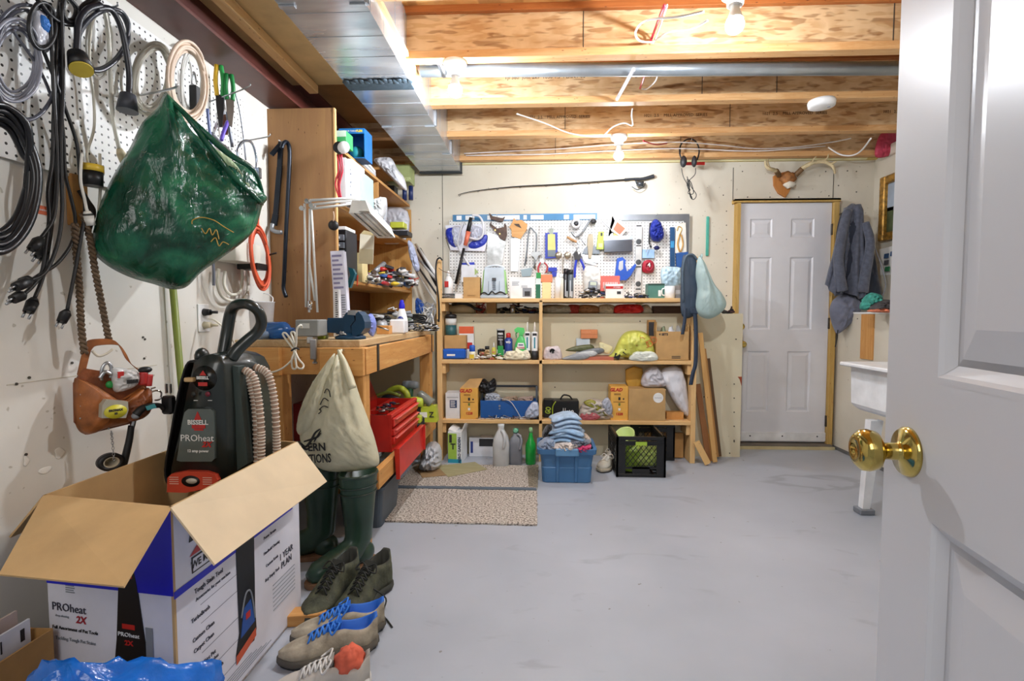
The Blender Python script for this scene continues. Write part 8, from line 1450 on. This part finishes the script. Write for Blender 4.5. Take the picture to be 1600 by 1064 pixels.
for k, P in enumerate(([(368, 580), (384, 592), (392, 630), (396, 680), (396, 745)], [(366, 590), (374, 610), (381, 650), (383, 700), (384, 745)], [(372, 578), (394, 590), (404, 630), (408, 680), (409, 740)])):
    v = [(x, .07 + .025 * (k - 1), z) for x, z in vp(P)]; h1 = G(HM).tube(v, .011, 10, 8).obj('suction_hose', o); g = G(HM2); Q_ = smooth(v, 14); acc = 0
    for i in range(1, len(Q_)):
        acc += (Q_[i] - Q_[i - 1]).length
        if acc > .0085: acc = 0; d_ = (Q_[i] - Q_[i - 1]).normalized() * .0022; g.cyl(Q_[i] - d_, Q_[i] + d_, .0135, n=10)
    g.obj('hose_ribs', h1)
c_ = vp([(324, 590)])[0]; G(M('#101412', .25)).lathe([(.001, -.012), (.036, -.010), (.04, .0), (.04, .004)], (c_[0], -.010, c_[1]), 26, ax='y').obj('round_badge', o)
g = G(RED).prism([(c_[0] - .010, c_[1] + .010), (c_[0] + .012, c_[1] + .010), (c_[0] + .002, c_[1] + .026)], -.024, -.0225).box(c_[0], -.0232, c_[1] - .018, .03, .001, .012); g.m(WHITE).text('BISSELL', .013, (c_[0], -.0238, c_[1] + .002), bold=.0004, sx=.95).m(M('#c9a878')).box(c_[0] - .044, -.02, c_[1] - .004, .03, .02, .014, .003); g.obj('badge_print', o)
for px, c2 in ((310, '#2a2e2c'), (332, '#7a2436')): k_ = vp([(px, 614)])[0]; G(BLACK).lathe([(.001, -.014), (.012, -.012), (.015, 0)], (k_[0], -.010, k_[1]), 20, ax='y').m(M(c2)).lathe([(.001, -.002), (.008, -.001), (.008, .001)], (k_[0], -.024, k_[1]), 14, ax='y').m(WHITE).box(k_[0], -.0135, k_[1] - .022, .014, .001, .002).obj('control_knob', o)
G(M('#5c6664', .15, nz=.2, ns=5)).prism(vp([(284, 716), (286, 706), (292, 660), (296, 642), (302, 637), (336, 637), (341, 641), (342, 660), (342, 714), (338, 718), (290, 718)]), -.024, -.008).obj('tank_window', o)
k_ = vp([(318, 680)])[0]; g = G(RED).prism([(k_[0] - .012, k_[1] + .055), (k_[0] + .012, k_[1] + .055), (k_[0], k_[1] + .083)], -.026, -.0245).box(k_[0] + .002, -.0255, k_[1] + .034, .044, .001, .012).box(k_[0] + .002, -.0255, k_[1] + .024, .03, .001, .006)
g.m(WHITE).text('BISSELL', .021, (k_[0], -.0262, k_[1] + .047), bold=.0006).text('PROheat', .030, (k_[0] - .004, -.0262, k_[1] - .004)).m(RED).text('2X', .024, (k_[0] + .026, -.0264, k_[1] - .024), bold=.001, shear=.3).m(WHITE).text('12 amp power', .012, (k_[0] - .002, -.0262, k_[1] - .045), bold=.0003); LINES(LGREY, -.2, .3, -.06, -.05, 1, -.026)(g, .08, 1); g.obj('tank_print', o)
G(M('#cf4a34', .4)).prism(vp([(271, 764), (272, 742), (278, 736), (300, 732), (330, 733), (345, 738), (349, 746), (345, 756), (300, 765)]), -.03, .004).obj('orange_panel', o)
k_ = vp([(308, 747)])[0]; g = G(BLACK).lathe([(.001, -.003), (.03, -.002), (.03, .001)], (k_[0], -.031, k_[1]), 26, ax='y', sy=.6); g.m(M('#cfc8b8')).lathe([(.001, -.001), (.018, 0), (.018, .001)], (k_[0] + .006, -.035, k_[1] + .002), 20, ax='y', sy=.5); g.m(M('#f0d0c0')); [g.box(k_[0] + s_ * .055, -.0312, k_[1] + .012 - .007 * k, .03, .0008, .002) for s_ in (-1, 1) for k in range(4)]; g.obj('panel_window', o)
g = G(VG); g.box(.01, .10, .15, .24, .24, .29, .03).box(.01, .0, .05, .30, .34, .10, .03); g.obj('foot', o)
# ------------------------------------------------ small carton, blue bag
o = thing('small_carton', 'open kraft carton with papers in the lower left corner', 'carton', (-1.335, .99, .0)); w_, d_, h2 = .19, .44, .30
g = G(KRAFT2).box(0, -d_ / 2, h2 / 2, w_, .005, h2).box(0, d_ / 2, h2 / 2, w_, .005, h2).box(-w_ / 2, 0, h2 / 2, .005, d_, h2).box(w_ / 2, 0, h2 / 2, .005, d_, h2).box(0, 0, .004, w_, d_, .006); g.obj('carton_body', o)
for k, (x, c2, lab, z) in enumerate(((.07, '#e6e6ea', 'white sheet with a barcode standing in the small kraft carton', .335), (.03, '#c9b4a8', 'pinkish sheet behind the barcode sheet in the small carton', .355), (-.03, '#dad4c8', 'cream sheet rearmost in the small carton', .33))):
    g = G(M(c2, .6)).box(0, 0, z / 2, .006, .40, z - .01); 
    if k == 0: g.m(DARK); [g.box(.0035, -.17 + .05 * i, z - .035, .001, (.004, .008, .003, .010)[i % 4], .03) for i in range(8)]
    solo(g, 'paper_sheet', lab, 'paper', (-1.335 + x * .8, .99, .008), 0, 'papers in the small carton')
solo(G(M('#1f6fd0', .16, nz=.3, ns=7, bump=.8, bs=16)).ell((0, 0, .185), .25, .165, .20, 90, .28, 5, cr=.13), 'blue_plastic_bag', 'shiny bright blue plastic bag crumpled in the bottom left foreground', 'bag', (-.87, .875, .0), .3)
# ------------------------------------------------ boots and shoes
def boot(lab, px, py, Yb_, rz, grp):
    o = thing('rubber_boot', lab, 'boot', (px, Yb_, 0.002), rz, grp); BG = M('#2c4536', .3, nz=.25, ns=7); P = [(0, 0, .415), (0, 0, .40), (0, 0, .30), (0, 0, .20), (.004, 0, .13), (.03, 0, .085), (.085, 0, .066), (.15, 0, .055), (.20, 0, .045), (.235, 0, .038)]; RX = [.088, .085, .074, .064, .062, .062, .056, .050, .044, .022]; RY_ = [.070, .068, .060, .052, .048, .046, .048, .052, .048, .026]
    g = G(BG); rs = []; V_ = [Vector(p) for p in P]
    for i, p in enumerate(V_):
        d_ = (V_[min(i + 1, 9)] - V_[max(i - 1, 0)]).normalized(); u_ = Vector((0, 1, 0)).cross(d_).normalized(); rs.append([p + u_ * cos(a) * RX[i] + Vector((0, 1, 0)) * sin(a) * RY_[i] for a in [2 * pi * k / 24 for k in range(24)]])
    rs = [[Vector((v.x, v.y, max(v.z, .012))) for v in r_] for r_ in rs]
    inner = [[p_ + (Vector((0, 0, p_.z)) - p_) * (.06 + .4 * j) + Vector((0, 0, -.22 * j)) for p_ in rs[0]] for j in (0, 1)]
    g.rings([inner[1], inner[0]] + rs, cap=True); g.ell((-.012, 0, .055), .058, .046, .05, 16); g.obj('boot_upper', o)
    g = G(M('#24352c', .35))
    for z, r1, r2 in ((.408, .088, .070), (.36, .0835, .0665), (.33, .080, .064), (.06, 0, 0)):
        if r1: g.tube([(r1 * cos(a), r2 * sin(a), z) for a in [k * pi / 6 for k in range(12)]], .0032, 6, 3, True)
    g.obj('boot_ring', o)
    so = []
    for a in [2 * pi * k / 28 for k in range(28)]: x = .085 + .165 * cos(a); so.append((x, (.046 + .010 * (x / .2)) * sin(a) * (abs(sin(a)) ** -.25 if abs(sin(a)) > .02 else 1)))
    G(M('#8f6a4c', .7)).prism(so, .0, .02, 'xy').m(M('#2a2420', .7)).prism([(x * .98, y * .97) for x, y in so], -.0005, .006, 'xy').obj('boot_sole', o)
    G(M('#3d8a5c', .4)).prism([(-.012, .0), (.014, .0), (.004, .022)], -.0745 + .008, -.066).obj('green_mark', o).location = (0, 0, .26)
    return o
boot('green rubber boot standing nearest, in front of the bench leg', -.787, 900, 2.15, R(-126), 'green rubber boots'); boot('darker green rubber boot standing behind the nearest boot, beside the carton', -.985, 880, 2.225, R(-172), 'green rubber boots')
def shoe(lab, loc, rz, Ln, up_, lin_, sole, lace, hc=.085, nm='sneaker', grp=None, sole2=None, accent=None, tongue=None, wd=1.0, slim=1):
    o = thing(nm, lab, 'shoe', loc, rz, grp); W = lambda t_: wd * (.034 + .006 * sin(pi * min(t_ / .3, 1)) * (t_ < .3) - .004 * math.exp(-((t_ - .38) / .12) ** 2) + .013 * math.exp(-((t_ - .72) / .2) ** 2)) * (1 - max(0, (t_ - .82) / .2) ** 2.2) * min(1, max(.3, (t_ / .1)) ** .5)
    sh = .030
    def top(t_):
        if t_ < .36: return hc + .012 * math.exp(-(t_ / .08) ** 2) - .010 * sin(pi * t_ / .36)
        if t_ < .72: u_ = (t_ - .36) / .36; return hc * (1 - u_) + .056 * u_ + .006 * sin(pi * u_)
        return .056 - .018 * ((t_ - .72) / .28) ** 1.5
    rs = []; nT = 26
    for i in range(nT + 1):
        t_ = i / nT; w_ = max(W(t_), .008); H_ = top(t_); op = (1 - min(1, max(0, (t_ - .40) / .10))) * (1 if i > 1 else 0); hw = w_ * (.72 if t_ > .4 else .78); x = (t_ - .5) * Ln; inz = H_ + .006 if op < .01 else sh + .012; zi = inz * op + (H_ + .006) * (1 - op)
        edge = 1 if i else .6
        rs.append([(x, -w_, sh * .6), (x, -w_ * 1.02, sh + (H_ - sh) * .35), (x, -w_ * .97, sh + (H_ - sh) * .7), (x, -hw, H_), (x, -hw * .82, H_ - .002 + (.006 * (1 - op))), (x, -hw * .6, zi * .6 + H_ * .4 if op else H_ + .005), (x, 0, zi), (x, hw * .6, zi * .6 + H_ * .4 if op else H_ + .005), (x, hw * .82, H_ - .002 + (.006 * (1 - op))), (x, hw, H_), (x, w_ * .97, sh + (H_ - sh) * .7), (x, w_ * 1.02, sh + (H_ - sh) * .35), (x, w_, sh * .6)])
    g = G(up_).rings(rs, cap=True)
    # lining colour on the inner strips
    g.m(lin_); li = g.mi; k0 = 0
    nf = []
    for idx, (f, mi, sm) in enumerate(g.f):
        if len(f) == 4:
            i, j = divmod(min(f), 13); j = min(v % 13 for v in f) if not (0 in [v % 13 for v in f] and 12 in [v % 13 for v in f]) else 12
            i = min(f) // 13
            if 3 <= j <= 8 and i < nT * .44: mi = li
        nf.append((f, mi, sm))
    g.f = nf; g.obj('upper', o)
    so = []
    for k in range(40):
        a = 2 * pi * k / 40; t_ = .5 - .515 * cos(a); t_ = min(max(t_, -.015), 1.015); s_ = 1 if sin(a) >= 0 else -1; so.append(((t_ - .5) * Ln, s_ * (max(W(min(max(t_, 0), 1)), .004) + .004) * (1 if 0 < t_ < 1 else .3)))
    G(sole).rings([[(x, y, .008) for x, y in so], [(x * 1.01, y * 1.03, .014) for x, y in so], [(x, y, sh) for x, y in so]]).m(sole2 or DARK).rings([[(x * .97, y * .95, 0) for x, y in so], [(x * .99, y * .99, .009) for x, y in so]]).obj('sole', o)
    G(tongue or lin_).hexa([((-.10) * Ln, -.018, hc - .02), ((-.10) * Ln, .018, hc - .02), ((.14) * Ln, .02, .062), ((.14) * Ln, -.02, .062), ((-.13) * Ln, -.02, hc + .018), ((-.13) * Ln, .02, hc + .018), ((.14) * Ln, .02, .070), ((.14) * Ln, -.02, .070)]).obj('tongue', o)
    g = G(lace); zt_ = lambda t_: top(t_) + .011
    for k in range(5): t_ = .44 + .055 * k; x = (t_ - .5) * Ln; x2 = (t_ + .05 - .5) * Ln; g.tube([(x, -.024, zt_(t_) - .006), (x + .004, 0, zt_(t_) + .006), (x2, .024, zt_(t_ + .05) - .006)], .0032, 6, 3).tube([(x, .024, zt_(t_) - .006), (x + .004, 0, zt_(t_) + .004), (x2, -.024, zt_(t_ + .05) - .006)], .0032, 6, 3)
    x = (.43 - .5) * Ln; z = zt_(.43); g.tube([(x, 0, z), (x - .01, -.03, z + .012), (x + .01, -.045, z - .008), (x + .02, -.02, z)], .003, 6, 4).tube([(x, 0, z), (x - .01, .03, z + .012), (x + .012, .045, z - .01), (x + .02, .02, z)], .003, 6, 4); g.obj('laces', o)
    if accent: 
        for s_ in (-1, 1): G(accent).prism([(-.44 * Ln, sh + .01), (-.30 * Ln, sh + .012), (-.2 * Ln, sh + .045), (-.36 * Ln, sh + .04)], s_ * (wd * .037 + .0005), s_ * (wd * .037 + .003)).obj('side_panel', o)
    return o
HU, HL_, HS = M('#4a4c38', .75, nz=.4, ns=25, bump=.3, bs=90), M('#2a2a22', .8), M('#33342c', .7)
def sp(px, py, z=.0): q = at(px, py, Z=z); return (q.x, q.y, .001)
o1 = shoe('left of the two dark olive hiking shoes, beside the boot', (-.795, 1.87, .001), R(-101), .315, HU, HL_, HS, M('#1d1e1a', .7), .128, 'hiking_shoe', 'pair of olive hiking shoes', wd=1.22)
o2 = shoe('right of the two dark olive hiking shoes, laces trailing', (-.668, 1.865, .001), R(-105), .315, HU, HL_, HS, M('#1d1e1a', .7), .128, 'hiking_shoe', 'pair of olive hiking shoes', wd=1.22)
lc = Vector(o2.location); G(M('#1d1e1a', .7)).tube([Vector(v) - lc for v in ((lc.x + .04, lc.y - .02, .07), at(603, 935, Z=.03), at(598, 958, Z=.006), at(606, 970, Z=.004), at(613, 980, Z=.004))], .003, 6).obj('trailing_lace', o2).rotation_euler = (0, 0, -o2.rotation_euler.z)
for ch in o2.children:
    if ch.name.startswith('trailing_lace'): ch.matrix_local = Matrix.Rotation(-o2.rotation_euler.z, 4, 'Z')
SU, SLN = M('#b0a590', .7, nz=.25, ns=22, bump=.15, bs=120), M('#2268c8', .6, nz=.1)
shoe('rear of the two tan sneakers with blue lining and laces', sp(530, 992), R(-159), .30, SU, SLN, M('#5c564c', .6), M('#2d7ad8', .6), .088, 'sneaker', 'pair of tan and blue sneakers', M('#26262a', .6), wd=1.08)
shoe('front of the two tan sneakers with blue lining and laces', sp(515, 1022), R(-157), .30, SU, SLN, M('#5c564c', .6), M('#2d7ad8', .6), .09, 'sneaker', 'pair of tan and blue sneakers', M('#26262a', .6), wd=1.1)
o4 = shoe('pale grey sneaker with an orange sock at the bottom edge', sp(503, 1082), R(-162), .27, M('#cdc6bb', .6, nz=.15), M('#9a948a', .7), M('#e4e2de', .5), M('#d9d6d0', .6), .085, 'sneaker', None, wd=.98)
solo(G(M('#e0684c', .8, nz=.15, ns=30)).ell((0, 0, .0), .040, .030, .04, 30, .25, 4, cr=.1), 'orange_sock', 'crumpled orange sock stuffed in the pale grey sneaker', 'sock', (o4.location.x + .075, o4.location.y + .02, .085), R(20))
solo(G(PINE('X')).box(0, 0, .02, .18, .06, .04, .002), 'wood_offcut', 'short pale wood offcut on the floor beside the carton and shoes', 'wood', (*sp(470, 972)[:2], .001), .15)
shoe('left of the cream shoes on the floor between tote and crate', (XO(950, 3.62), 3.62, .001), R(-115), .26, M('#c9c2b2', .7), M('#a8a294', .7), M('#b8ae98', .6), M('#d6d0c4', .6), .07, 'cream_shoe', 'pair of cream shoes by the crate'); shoe('cream shoe half hidden behind the milk crate side', (XO(958, 3.74), 3.76, .001), R(-100), .26, M('#c9c2b2', .7), M('#a8a294', .7), M('#b8ae98', .6), M('#d6d0c4', .6), .07, 'cream_shoe', 'pair of cream shoes by the crate')
